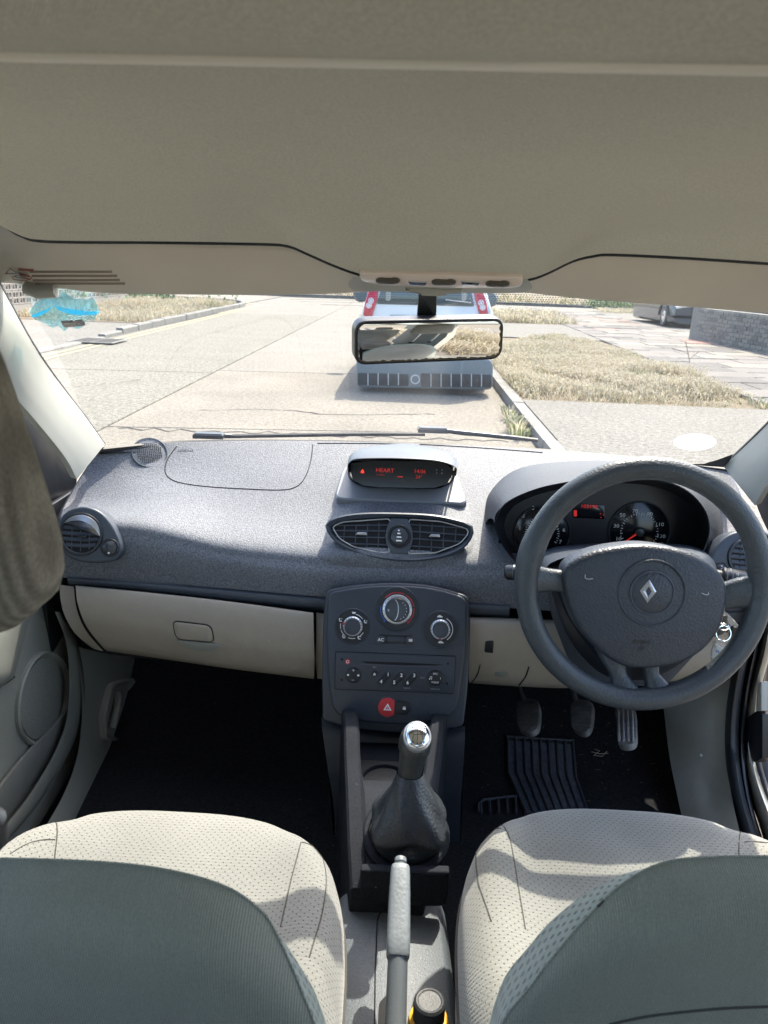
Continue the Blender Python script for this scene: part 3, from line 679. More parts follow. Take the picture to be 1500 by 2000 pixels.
for s, pts in ((0, [(709, 616), (726, 621), (737, 585), (741, 548), (727, 548), (713, 590)]), (1, [(938, 622), (954, 617), (950, 590), (937, 550), (923, 548), (928, 585)])):
    lp = plate('tail_lamp', Pr, rpoly(q(pts), .015), -.05, .03, m_lamp, t, bev=.012)
    for cpx in (((725, 588), (721, 597)) if s == 0 else ((939, 592), (942, 601))):
        ringplate('lamp_ring', Pr, circ(Pr.hit(*cpx), .032, 18), circ(Pr.hit(*cpx), .020, 18), .028, .036, m_lampw, lp, bev=.002)
        plate('lamp_lens', Pr, circ(Pr.hit(*cpx), .017, 14), .028, .034, m_lampw, lp, bev=.003)
    c3 = (717, 613) if s == 0 else (946, 614)
    plate('reflector', Pr, rpoly(q([(c3[0]-7, c3[1]-5), (c3[0]+7, c3[1]-4), (c3[0]+6, c3[1]+5), (c3[0]-6, c3[1]+4)]), .008), .028, .034, m_red, lp, bev=.002)
for cpx, w_ in (((758, 573), 0), ((906, 578), 0)):   # pale sun blinds or seats seen through the glass
    plate('headrest_inside', Pr, rpoly(q([(cpx[0]-5, 588), (cpx[0]+5, 588), (cpx[0]+6, 560), (cpx[0]-4, 560)]), .03), .004, .0135, m_pillar, t, bev=.002)
tube('wiper', [Pr.at(*Pr.hit(870, 586), .03), Pr.at(*Pr.hit(905, 590), .03), Pr.at(*Pr.hit(920, 592), .03)], .006, m_lampw, t, seg=6)
tube('tailgate_handle', [Pr.at(*Pr.hit(762, 619), .012), Pr.at(*Pr.hit(842, 620), .012)], .02, m_bump, t, seg=8)
# bumper with two dark bands, pale upright bars and a ring between
Pb = pl3((697, 700, CY-.10), (962, 706, CY-.10), (700, 752, CY-.10))
qb = lambda pts: [Pb.hit(*a) for a in pts]
plate('bumper', Pb, rpoly(qb([(697, 757), (962, 762), (964, 700), (695, 694)]), [.06, .06, .10, .10]), -.35, .0, m_bump, t, bev=.03, seg=3)
for a, b in (((699, 728), (798, 754)), ((822, 729), (960, 757))):
    sg = plate('bumper_dark_band', Pb, rpoly(qb([(a[0], a[1]), (b[0], a[1]+3), (b[0], b[1]), (a[0], b[1]-2)]), .02), .001, .006, m_rubber, t, bev=.002)
    n_ = 5 if a[0] < 800 else 7
    for i in range(1, n_):
        x = a[0]+(b[0]-a[0])*i/n_
        plate('bumper_bar', Pb, qb([(x-1.0, a[1]+1), (x+1.0, a[1]+1), (x+1.0, b[1]-2), (x-1.0, b[1]-2)]), .004, .012, m_carp, sg, bev=.001, seg=1)
ringplate('bumper_ring', Pb, circ(Pb.hit(811, 741), .052, 24), circ(Pb.hit(811, 741), .040, 24), 0, .012, m_silver, t, bev=.002)
for s in (-1, 1):
    em = lathe('door_mirror', (cx+s*(W/2+.10), CY+2.0, .99), (0, 1, 0), [(.02, -.05), (.085, -.045), (.11, 0), (.08, .08), (.02, .11)], m_bump, t, seg=16)
    for yy in (.62, 2.85):
        wh = lathe('wheel', (cx+s*(W/2-.10), CY+yy, .29), (s, 0, 0), [(.0, -.10), (.24, -.10), (.285, -.07), (.29, 0), (.285, .06), (.24, .09), (.20, .08), (.17, .05), (0, .05)], m_rubber, t, seg=28)
        lathe('wheel_rim', (cx+s*(W/2-.10), CY+yy, .29), (s, 0, 0), [(.0, .055), (.06, .085), (.15, .075), (.185, .082), (.19, .06)], m_silver, wh, seg=24)
box('underbody', (cx, CY+1.8, .22), (W*.8, 3.0, .12), m_rubber, t, bev=.02)
# dark car nosing out of the driveway on the right
t = thing('parked_car', (9.2, 24, 0), 'dark blue car parked on the driveway behind the brick wall', 'car')
nb_ = PZ(1300, 640, .08)
car_shell(t, nb_.x+.95, nb_.y+4.0, 1.68, 4.0, m_navy, H=1.45, sgn=-1)
for s in (-1, 1):
    wh = lathe('wheel', (nb_.x+.95+s*.75, nb_.y+.75, .38), (s, 0, 0), [(.0, -.10), (.24, -.10), (.295, -.07), (.30, 0), (.295, .06), (.24, .09), (.17, .05), (0, .05)], m_rubber, t, seg=28)
    lathe('wheel_rim', (nb_.x+.95+s*.75, nb_.y+.75, .38), (s, 0, 0), [(.0, .055), (.06, .085), (.15, .075), (.19, .06)], m_silver, wh, seg=24)
    plate('headlight', Pl((nb_.x+.95+s*.52, nb_.y+.02, .78), (0, -1, .2)), circ((0, 0), .16, 20, .10), 0, .03, m_lampw, t, bev=.012)
    tube('arch', [(nb_.x+.95+s*.85, nb_.y+.75+.36*math.cos(a), .38+.36*math.sin(a)) for a in [math.pi*i/12 for i in range(13)]], .03, m_navy, t, seg=8)
plate('licence_plate', Pl((nb_.x+.95, nb_.y+.02, .50), (0, -1, 0)), rpoly([(-.26, -.055), (.26, -.055), (.26, .055), (-.26, .055)], .01), 0, .012, m_white, t, bev=.002)
plate('grille', Pl((nb_.x+.95, nb_.y+.035, .68), (0, -1, .1)), rpoly([(-.28, -.05), (.28, -.05), (.33, .05), (-.33, .05)], .02), 0, .01, m_black, t, bev=.003)
# ================================================================ THE DASHBOARD
dash = thing('dashboard', (0, 1.4, .7), 'blue grey grained dashboard with centre display and beige lower half, below the windscreen', 'dashboard')
base0 = [(198, 874), (330, 865), (480, 861), (640, 862), (790, 866), (950, 872), (1100, 882), (1260, 896), (1420, 914)]
R = [[PZ(x, y, .90) for x, y in base0]]
def lerp_row(t, pts, Y):   # rows keep the windscreen's plan curve near it
    out = []
    for (x, y), b in zip(pts, R[0]):
        out.append(PY(x, y, b.y*(1-t)+Y*t))
    return out
R.append(lerp_row(.45, [(160, 930), (300, 922), (465, 922), (630, 925), (785, 928), (945, 933), (1110, 942), (1290, 955), (1445, 968)], 1.50))
R.append(lerp_row(.8, [(128, 985), (285, 972), (455, 990), (620, 1000), (780, 1003), (940, 1008), (1120, 1018), (1310, 1030), (1470, 1040)], 1.465))
R.append(lerp_row(1, [(120, 1005), (285, 1020), (445, 1054), (615, 1072), (780, 1080), (940, 1086), (1120, 1092), (1315, 1100), (1482, 1092)], 1.41))
R.append(lerp_row(1, [(117, 1032), (283, 1052), (445, 1086), (612, 1104), (780, 1110), (940, 1116), (1120, 1122), (1318, 1128), (1488, 1125)], 1.388))
R.append(lerp_row(1, [(118, 1066), (282, 1088), (447, 1110), (618, 1126), (780, 1132), (935, 1138), (1120, 1146), (1320, 1152), (1490, 1160)], 1.381))
R.append(lerp_row(1, [(124, 1128), (282, 1136), (448, 1150), (635, 1166), (780, 1174), (920, 1182), (1120, 1196), (1320, 1206), (1492, 1220)], 1.385))
lip = crv([(966, 1022), (985, 985), (1040, 957), (1110, 941), (1200, 930), (1290, 938), (1345, 960), (1380, 1000), (1386, 1045), (1368, 1090), (1300, 1130), (1180, 1145), (1060, 1130), (995, 1085)], 6, True)
scr_hole = rpoly([(683, 900), (884, 903), (882, 944), (852, 954), (712, 951), (684, 938)], 10)
base = patch('upper_pad', R, m_dash, dash, nu=10, nv=8, holes=[scr_hole, inset(lip, 5)])
tmpb = patch('tmp', R, m_dash, None, nu=10, nv=8); hb_ = Hit(tmpb)
# side cheeks closing the ends
for i, sx in ((0, -1), (-1, 1)):
    a = [r[i] for r in R]
    patch('end_cheek', [a, [p+V((sx*.012, -.005, -.02)) for p in a], [p+V((sx*.02, .05, -.08)) for p in a]], m_dash2, dash, nu=4, nv=2)
for sx, xx in ((-1, -.705), (1, .735)):
    box('leak_blocker', (xx, 1.60, .51), (.01, .42, .60), m_black, dash, bev=.002)  # dark boards added to block daylight leaking past the dash ends
# centre pod, proud of the pad
pod_l = [(683, 882), (664, 930), (645, 985), (628, 1035), (612, 1078), (608, 1098)]
pod_r = [(884, 888), (905, 938), (924, 990), (934, 1030), (932, 1075), (922, 1104)]
rows = []
for i, (a, b) in enumerate(zip(pod_l, pod_r)):
    r = []
    for j in range(9):
        t = j/8; x = a[0]*(1-t)+b[0]*t; y = a[1]*(1-t)+b[1]*t
        if i == 5: y += 14*math.sin(math.pi*t)
        p = hb_(x, y); edge_ = math.sin(math.pi*min(1, min(t, 1-t)*3.2)/2)
        lift = (-.004 if j in (0, 8) else .020*edge_*(.35, .85, 1, 1, 1.0, -.1)[i])
        r.append(p+(CAM-p).normalized()*lift)
    rows.append(r)
tmp_ = patch('tmp', rows, m_dash, None, nu=5, nv=6); hp = Hit(tmp_, tmpb); bpy.data.objects.remove(tmp_); bpy.data.objects.remove(tmpb)
pod = patch('centre_pod', rows, m_dash, dash, nu=5, nv=6, holes=[scr_hole])
# lines in the pad
on(hb_, [(345, 872), (326, 900), (324, 925), (345, 941), (400, 950), (480, 955), (550, 957), (580, 950), (597, 930), (607, 900), (611, 868)], .0011, m_void, 'airbag_lid_seam', dash)
for a, b in (((620, 866), (795, 868)), ((820, 868), (1060, 884))):
    on(hb_, [a, ((a[0]+b[0])/2, (a[1]+b[1])/2-1), b], .0012, m_void, 'demister_slot', dash)
on(hb_, [(205, 882), (240, 878), (300, 872)], .001, m_void, 'demister_slot', dash)
def tangent(h, px, py, e=9):
    p, n = h.fr(px, py); q = [h(px+e, py), h(px-e, py), h(px, py+e*.7), h(px, py-e*.7)]
    if all(q):
        n2 = (q[0]-q[1]).cross(q[3]-q[2])
        if n2.length > 1e-9:
            n2.normalize(); n2 = -n2 if n2.dot(n) < 0 else n2
            if n2.dot(n) > .6: n = n2
    return Pl(p, n)
P = tangent(hb_, 292, 885)
sc_ = P.sc(292, 885)
g = plate('speaker_grille', P, circ((0, 0), 33*sc_, 36), -.004, .0015, m_dash, dash, bev=.001)
ringplate('grille_ring', P, circ((0, 0), 34*sc_, 36), circ((0, 0), 31.5*sc_, 36), 0, .0035, m_dash2, g, bev=.0006)
hl = []
for i in range(-7, 8):
    for j in range(-7, 8):
        if i*i+j*j < 47: hl.append(plate('h', P, circ((i*.0040, j*.0040), .0012, 6), .0015, .0024, m_void, bev=0))
tag(join('grille_holes', hl, g), kind='stuff')
P = tangent(hb_, 362, 880)
text('airbag_mark', 'AIRBAG', P, (0, 0), .010, m_dash2, dash, h=.0008)
# --- display binnacle on the pod
Pd = tangent(hp, 784, 962, 14); Pd.p = Pd.p+Pd.n*.001
surround = rpoly([(672, 905), (888, 912), (915, 986), (652, 976)], [24, 24, 14, 14], 6)
hole = rpoly([(676, 905), (890, 908), (880, 950), (845, 958), (715, 954), (682, 940)], [6, 6, 18, 30, 30, 14], 6)
so_ = [Pd.hit(*a) for a in surround]; si_ = [Pd.hit(*a) for a in rpoly([(681, 900), (886, 903), (884, 946), (852, 956), (712, 953), (682, 940)], [6, 6, 18, 30, 30, 14], 6)]
# evenly resample both loops so the frame stays clean
def resample(p, k=64):
    L = [0]
    for i in range(len(p)): L.append(L[-1]+(V(p[(i+1) % len(p)])-V(p[i])).length)
    out = []; i = 0
    for q in range(k):
        s = L[-1]*q/k
        while L[i+1] < s: i += 1
        a, b = V(p[i]), V(p[(i+1) % len(p)]); out.append(tuple(a.lerp(b, (s-L[i])/max(1e-9, L[i+1]-L[i]))))
    return out
def radial(p, c, k=72):    # resample by angle round c
    out = []
    for q in range(k):
        a = 2*math.pi*q/k; d = V((math.cos(a), math.sin(a))); best = None
        for i in range(len(p)):
            u, v = V(p[i-1])-V(c), V(p[i])-V(c); e = v-u; den = d.x*e.y-d.y*e.x
            if abs(den) < 1e-12: continue
            t = (u.x*e.y-u.y*e.x)/den; s = (u.x*d.y-u.y*d.x)/den
            if t > 0 and -1e-6 <= s <= 1+1e-6 and (best is None or t > best): best = t
        out.append(tuple(V(c)+d*(best or 0)))
    return out
def rad_ring(name, P, uo, ui, h0, h1, mt, parent, bev=.0015, hi=None, k=72, c=None):
    c = c or (sum(q[0] for q in ui)/len(ui), sum(q[1] for q in ui)/len(ui))
    return ringplate(name, P, radial(uo, c, k), radial(ui, c, k), h0, h1, mt, parent, bev=bev, hi=hi)
cD = tuple((V(Pd.hit(784, 928))))
disp = rad_ring('display_surround', Pd, so_, si_, -.02, .0035, m_dashl, dash, bev=.003, c=cD)
Psc = pl3((680, 940, 1.562), (890, 944, 1.562), (780, 900, 1.572))
wa = [Pd.at(*q, .002) for q in radial(si_, cD, 72)]; wb = [PY(*proj(p), 1.57) for p in wa]; wb = [p.lerp(sum(wb, V())/72, .03) for p in wb]
loft('screen_well', [wa, wb], m_black, disp, caps=False)
plate('display_screen', Psc, [Psc.hit(*proj(p)) for p in wb][::3], -.004, .0, m_gloss, disp, bev=0)
# hood brow
front = crv([(679, 906), (690, 896), (720, 893), (784, 893), (850, 897), (880, 905), (893, 914)], 5)
back_ = crv([(686, 893), (702, 882), (735, 872), (784, 868), (835, 873), (870, 884), (890, 899)], 5)
A = [PY(x, y, 1.500) for x, y in front]; B = [hp(x, y, .002) for x, y in back_]
M1 = [(a*.75+b*.25)+V((0, 0, .009)) for a, b in zip(A, B)]; M2 = [(a*.4+b*.6)+V((0, 0, .008)) for a, b in zip(A, B)]
U_ = [a+V((0, .002, -.003)) for a in A]; U2 = [p+V((0, .045, -.006)) for p in A]
patch('display_hood', [B, M2, M1, A, U_, U2], m_dash2, dash, nu=1, nv=4)
for s_ in (0, -1):     # cheeks under the brow
    a = A[s_]; patch('hood_cheek', [[a, a*.5+B[s_]*.5, B[s_]], [a+V((0, .012, -.022)), (a+B[s_])*.5+V((0, .01, -.03)), B[s_]+V((0, 0, -.03))]], m_dash2, dash, nu=2, nv=2)
Ps = Psc
cr = Ps.u
def at_(P, px, py): return P.hit(px, py)
text('display_text', 'HEART', Ps, at_(Ps, 752, 919), .0120, m_redl, dash, h=.0008, sx=1.05)
text('display_text', '14:06', Ps, at_(Ps, 820, 921), .0115, m_redl, dash, h=.0008)
text('display_text', '24°', Ps, at_(Ps, 818, 932), .0100, m_redl, dash, h=.0008)
text('display_text', 'LW MEM', Ps, at_(Ps, 743, 927.5), .0042, m_redd, dash, h=.0008)
plate('display_bar', Ps, rpoly([at_(Ps, 776, 930), at_(Ps, 787, 930.5), at_(Ps, 787, 932.5), at_(Ps, 776, 932)], .0008), 0, .0008, m_redl, dash, bev=0)
w0 = at_(Ps, 708, 921); plate('warning_light', Ps, [(w0[0]-.0032, w0[1]-.003), (w0[0]+.0032, w0[1]-.003), (w0[0]+.0034, w0[1]), (w0[0], w0[1]+.005), (w0[0]-.0034, w0[1])], 0, .0008, mat('red_led', (.6, .01, .01), .4, emit=(1, .03, .02, .5)), dash, bev=0)
for dx in (-5, 5):
    for dy in (-3, 3): plate('indicator_mark', Ps, circ(at_(Ps, 858+dx, 921+dy), .0014, 10), 0, .0006, m_dim, dash, bev=0)
# --- centre air vents
Pv = pl3((640, 1040, 1.412), (925, 1050, 1.412), (780, 1000, 1.43))
oval_o = crv([(636, 1030), (640, 1018), (665, 1008), (710, 1002), (780, 1002), (850, 1006), (905, 1018), (924, 1030), (922, 1050), (905, 1072), (870, 1088), (825, 1096), (775, 1096), (720, 1088), (675, 1072), (648, 1052)], 4, True)
hl_ = rpoly([(649, 1029), (670, 1020), (760, 1014), (764, 1024), (753, 1045), (761, 1078), (745, 1080), (690, 1068), (663, 1052)], [6, 8, 3, 6, 8, 3, 8, 8, 8])
hr_ = rpoly([(800, 1015), (860, 1019), (912, 1033), (915, 1042), (898, 1062), (850, 1080), (798, 1082), (797, 1072), (806, 1050), (797, 1028)], [3, 8, 8, 5, 8, 8, 3, 6, 8, 6])
oi = crv([(645, 1031), (655, 1021), (700, 1013), (780, 1010), (855, 1014), (905, 1026), (917, 1038), (905, 1060), (870, 1078), (825, 1086), (775, 1086), (720, 1079), (680, 1064), (655, 1048)], 4, True)
hv = lambda L: [Pv.hit(*a) for a in L]
vent = plate('air_vent', Pv, hv(inset(oi, -2)), -.012, .001, m_void, dash, bev=0); vent['label'] = 'wide oval centre vent split by a round dial'
rad_ring('vent_frame', Pv, hv(oval_o), hv(oi), -.02, .009, m_dash2, vent, bev=.003, hi=.005)
cb = hv(rpoly([(764, 1013), (796, 1014), (806, 1035), (806, 1062), (796, 1083), (764, 1081), (753, 1060), (754, 1033)], [3, 3, 9, 9, 3, 3, 9, 9]))
plate('dial_bridge', Pv, cb, 0, .007, m_dash2, vent, bev=.002)
sm = Pv.sc(780, 1048)
dialc = Pv.hit(780, 1048)
ringplate('dial_rim', Pv, circ(dialc, 23*sm, 36), circ(dialc, 17.5*sm, 36), .004, .010, m_black, vent, bev=.001)
dl = plate('vent_dial', Pv, circ(dialc, 17*sm, 36), .004, .009, m_knob, vent, bev=.002, dome=.003)
for k, (yy, ww) in enumerate(((1037, 2), (1043, 3.4), (1050, 5), (1057, 6))):
    a = Pv.hit(779+k*.1, yy); plate('dial_mark', Pv, rpoly([(a[0]-ww*sm, a[1]-1.3*sm), (a[0]+ww*sm, a[1]-1.3*sm), (a[0]+ww*sm*.9, a[1]+1.3*sm), (a[0]-ww*sm*.9, a[1]+1.3*sm)], .0012), .009, .0135, m_white, vent, bev=.0002)
for poly, lines in ((hl_, [((655, 1027), (758, 1026)), ((649, 1037), (755, 1038)), ((655, 1049), (752, 1051)), ((676, 1062), (758, 1065))]), (hr_, [((800, 1025), (905, 1032)), ((806, 1039), (913, 1046)), ((806, 1053), (905, 1059)), ((798, 1067), (884, 1072))])):
    pv_ = hv(poly)
    for (a, b) in lines:
        A_, B_ = Pv.at(*Pv.hit(*a), .003), Pv.at(*Pv.hit(*b), .003)
        P2 = Pl((A_+B_)/2, (V((0, 0, 1))+Pv.n*.25), up=Pv.n); 
        d = (B_-A_).normalized(); n2 = d.cross(V((0, -1, .1))).normalized()
        vs = [A_+n2*.0008, B_+n2*.0008, B_-n2*.0008, A_-n2*.0008]; bk = V((0, .014, .002))
        mesh('slat', vs+[v+bk for v in vs], [(0, 3, 2, 1), (0, 1, 5, 4), (3, 7, 6, 2), (0, 4, 7, 3), (1, 2, 6, 5)], m_silver if 0 else m_dash2, vent, smooth=False)
    x0_, x1_ = min(p[0] for p in poly), max(p[0] for p in poly)
    for i in range(1, 5):
        x = x0_+(x1_-x0_)*i/5; ys = [y for y in range(1005, 1092) if inside((x, y), poly)]
        if not ys: continue
        A_, B_ = Pv.at(*Pv.hit(x, min(ys)+5), .0012), Pv.at(*Pv.hit(x-2, max(ys)-4), .0012)
        tube('vane', [A_, B_], .0012, m_dash2, vent, seg=4)
    rad_ring('vent_edge', Pv, [q for q in inset(pv_, -.0012)], inset(pv_, .0008), .001, .0062, m_silver, vent, bev=.0003)
for a in ((706, 1043), (848, 1047)):
    c = Pv.hit(*a); plate('vent_tab', Pv, rpoly([(c[0]-.011, c[1]-.0028), (c[0]+.011, c[1]-.0022), (c[0]+.010, c[1]+.003), (c[0]-.007, c[1]+.0025)], .001), .003, .011, m_silver, vent, bev=.0008)
# --- round passenger vent in its teardrop pod
Pq = pl3((125, 1045, 1.368), (235, 1075, 1.368), (165, 1000, 1.384))
tear = crv([(117, 1040), (120, 1015), (138, 996), (168, 989), (198, 999), (220, 1022), (235, 1050), (240, 1072), (232, 1090), (212, 1098), (180, 1099), (150, 1094), (130, 1082), (119, 1062)], 5, True)
hq = lambda L: [Pq.hit(*a) for a in L]
def round_vent(P, c, rpx, tearpx, knob, krp, fr_, label, knob_dots, silver):
    h = lambda L: [P.hit(*a) for a in L]
    v = plate('air_vent', P, h(tearpx), -.03, .010, m_dash2, dash, bev=.005, seg=3); v['label'] = label
    cc = P.hit(*c); s = P.sc(*c); r = rpx*s
    P2 = Pl(P.at(0, 0, .0102), P.n)
    plate('vent_well', P2, circ(cc, r, 40), 0, .001, m_void, v, bev=0)
    ringplate('vent_ring', P2, circ(cc, r+.005, 48), circ(cc, r-.001, 48), 0, .004, m_black, v, bev=.0012)
    if silver:
        arc = [(cc[0]+(r+.0005)*math.cos(a), cc[1]+(r+.0005)*math.sin(a)) for a in [R_(-5+150*i/30) for i in range(31)]]
        inn = [(cc[0]+(r-.012*math.sin(math.pi*i/30)**.6)*math.cos(R_(-5+150*i/30)), cc[1]+(r-.012*math.sin(math.pi*i/30)**.6)*math.sin(R_(-5+150*i/30))) for i in range(30, -1, -1)]
        plate('chrome_lip', P2, arc+inn, .001, .006, m_silver, v, bev=.001)
    for i in range(5):
        yy = (-.62+.31*i)*r; hw = math.sqrt(max(0, r*r-yy*yy))*.97; bow = .08*r
        pts = [P2.at(cc[0]+hw*t, cc[1]+yy-bow*t*0+bow*(1-t*t)*-.6, .0025) for t in (-1, -.5, 0, .5, 1)]
        bk = P2.n*-.0+V((0, 0, .0009)); vs = []
        for p in pts: vs += [p+bk, p-bk, p-bk-P2.n*.002+P2.v*.006, p+bk-P2.n*.002+P2.v*.006]
        fs = []
        for k in range(4):
            for j in range(4): fs.append((k*4+j, (k+1)*4+j, (k+1)*4+(j+1) % 4, k*4+(j+1) % 4))
        mesh('slat', vs, fs, m_panel, v, smooth=False)
    for i in (-1, 0, 1):
        xx = i*.45*r; hh = math.sqrt(r*r-xx*xx)*.9
        tube('vane', [P2.at(cc[0]+xx, cc[1]-hh, .0018), P2.at(cc[0]+xx, cc[1]+hh, .0018)], .0009, m_panel, v, seg=4)
    plate('vent_tab', P2, rpoly([(cc[0]-.004, cc[1]-.007), (cc[0]+.012, cc[1]-.006), (cc[0]+.012, cc[1]-.002), (cc[0]-.004, cc[1]-.003)], .001), .002, .008, m_black, v, bev=.0006)
    kc = P.hit(*knob); ks = P.sc(*knob)*krp
    ringplate('knob_rim', P2, circ(kc, ks*1.3, 32), circ(kc, ks*1.02, 32), -.001, .003, m_black, v, bev=.001)
    plate('vent_knob', P2, circ(kc, ks, 32), 0, .005, m_knob, v, bev=.002, dome=.004)
    for dx, dy, ww, hh in knob_dots:
        plate('knob_mark', P2, circ((kc[0]+dx*ks, kc[1]+dy*ks), ww*ks, 12, hh*ks), .006, .0092, m_white, v, bev=.0001)
round_vent(Pq, (162, 1043), 37, tear, (218, 1069), 14, 0, 'round passenger vent with satin upper lip', [(0, -.72, .13, .13)], True)
# right-hand vent, half behind the wheel rim
Pr2 = pl3((1385, 1080, 1.36), (1480, 1090, 1.36), (1440, 1040, 1.375))
tear2 = crv([(1380, 1105), (1392, 1070), (1418, 1045), (1450, 1036), (1480, 1042), (1496, 1068), (1494, 1100), (1475, 1124), (1440, 1134), (1400, 1128)], 5, True)
round_vent(Pr2, (1455, 1090), 34, tear2, (1401, 1112), 12, 0, 'round driver vent half hidden by the wheel rim', [(0, .55, .1, .1), (.05, .1, .18, .12), (.05, -.4, .25, .16)], False)
# --- rounded trim strip
def strip_loft(name, top, bot, Y, mt, bul=.012):
    k = len(top); rows = []
    for i in range(6):
        t = i/5; yy = Y-bul*math.sin(math.pi*t)
        rows.append([PY(a[0]*(1-t)+b[0]*t, a[1]*(1-t)+b[1]*t, yy+(.02 if i in (0, 5) else 0)) for a, b in zip(top, bot)])
    return patch(name, rows, mt, dash, nu=5, nv=3)
strip_loft('trim_strip', [(130, 1124), (280, 1133), (450, 1147), (637, 1163)], [(134, 1144), (280, 1158), (450, 1177), (637, 1197)], 1.388, m_dash2)
strip_loft('trim_strip', [(916, 1172), (960, 1174), (996, 1176)], [(916, 1206), (960, 1207), (994, 1208)], 1.388, m_dash2)
# --- glovebox
gx = [(148, 150), (300, 300), (450, 450), (612, 612)]
tp = [(148, 1146), (300, 1161), (450, 1178), (612, 1200)]
md = [(152, 1180), (300, 1200), (450, 1220), (613, 1245)]
m2_ = [(170, 1225), (310, 1246), (460, 1270), (614, 1293)]
bt = [(205, 1268), (330, 1287), (460, 1306), (613, 1325)]
b2 = [(215, 1276), (335, 1290), (460, 1308), (610, 1326)]
rows = [[PY(x, y, 1.375+.0) for x, y in tp], [PY(x, y, 1.358) for x, y in tp], [PY(x, y, 1.345) for x, y in md], [PY(x, y, 1.345) for x, y in m2_], [PY(x, y, 1.372) for x, y in bt], [PY(x, y-6, 1.46) for x, y in b2]]
gb = patch('glovebox_lid', rows, m_beige, dash, nu=8, nv=6)
hg = Hit(gb)
P = tangent(hg, 378, 1234); hx = lambda L: [P.hit(*a) for a in L]
hn = rpoly([(338, 1213), (412, 1222), (418, 1253), (345, 1247)], [10, 12, 10, 12])
plate('handle_gap', P, hx(inset(hn, -1.6)), -.01, .0018, m_void, gb, bev=.0005)
plate('glovebox_handle', P, hx(hn), -.01, .0035, m_beige, gb, bev=.002, dome=.0015)
plate('finger_recess', P, hx(crv([(345, 1250), (360, 1262), (382, 1270), (410, 1270), (432, 1262), (416, 1256), (380, 1253)], 4, True)), -.01, .0016, m_grey, gb, bev=.001)
# beige filler pieces either side of the lid
rows = [[PY(x, y, Y) for x, y in r] for Y, r in ((1.385, [(116, 1142), (130, 1144), (144, 1146)]), (1.365, [(122, 1190), (137, 1194), (150, 1190)]), (1.36, [(145, 1235), (158, 1237), (168, 1232)]), (1.375, [(180, 1266), (192, 1270), (202, 1272)]))]
patch('side_filler', rows, m_beige, dash, nu=4, nv=5)
rows = [[PY(x, y, Y) for x, y in r] for Y, r in ((1.385, [(618, 1196), (628, 1198), (637, 1199)]), (1.362, [(618, 1240), (627, 1242), (634, 1243)]), (1.36, [(617, 1290), (626, 1292), (633, 1293)]), (1.375, [(620, 1325), (627, 1326), (632, 1327)]))]
patch('side_filler', rows, m_beige, dash, nu=3, nv=5)
loft('glovebox_shadow_gap', [[PY(x, y, 1.40) for x, y in ((120, 1150), (132, 1192), (168, 1258), (212, 1278))], [PY(x, y, 1.40) for x, y in ((632, 1198), (632, 1240), (632, 1290), (632, 1324))]], m_void, dash, closed=False, caps=False)
# --- centre stack panel
stack = thing('centre_stack', (0, 1.33, .58), 'dark centre console panel with heater dials, radio and hazard switch', 'control panel')
Pc = pl3((637, 1150, 1.352), (917, 1165, 1.352), (770, 1410, 1.275))
hc = lambda L: [Pc.hit(*a) for a in L]
outer = rpoly([(636, 1153), (700, 1142), (772, 1138), (845, 1143), (917, 1165), (918, 1270), (914, 1350), (905, 1420), (840, 1430), (770, 1433), (690, 1424), (630, 1408), (628, 1330), (630, 1230)], [12, 40, 60, 40, 14, 60, 60, 10, 40, 60, 40, 8, 60, 60])
plate('outer_frame', Pc, hc(outer), -.10, -.001, m_panel, stack, bev=.004, seg=3)
inner = rpoly([(641, 1157), (700, 1146), (772, 1142), (845, 1147), (911, 1167), (910, 1270), (899, 1345), (890, 1394), (850, 1408), (770, 1415), (690, 1406), (654, 1394), (644, 1345), (637, 1240)], [14, 40, 60, 40, 16, 60, 60, 26, 40, 60, 40, 26, 60, 60])
face = plate('face_panel', Pc, hc(inner), -.004, .006, m_panel, stack, bev=.004, seg=3)
on(Hit(face), [(700, 1255), (740, 1263), (800, 1266), (870, 1267), (893, 1258), (905, 1235)], .0007, m_silver if 0 else m_dash2, 'panel_crease', stack)
P6 = Pl(Pc.at(0, 0, .006), Pc.n)
h6 = lambda L: [P6.hit(*a) for a in L]
s6 = P6.sc(770, 1250)
def arc_mark(P, c, r, a0, a1, w_, mt, parent, h=.0012, n=16):
    a = [R_(a0+(a1-a0)*i/n) for i in range(n+1)]
    o = [(c[0]+(r+w_/2)*math.cos(t), c[1]+(r+w_/2)*math.sin(t)) for t in a]+[(c[0]+(r-w_/2)*math.cos(t), c[1]+(r-w_/2)*math.sin(t)) for t in reversed(a)]
    return plate('arc_mark', P, o, 0, h, mt, parent, bev=0)
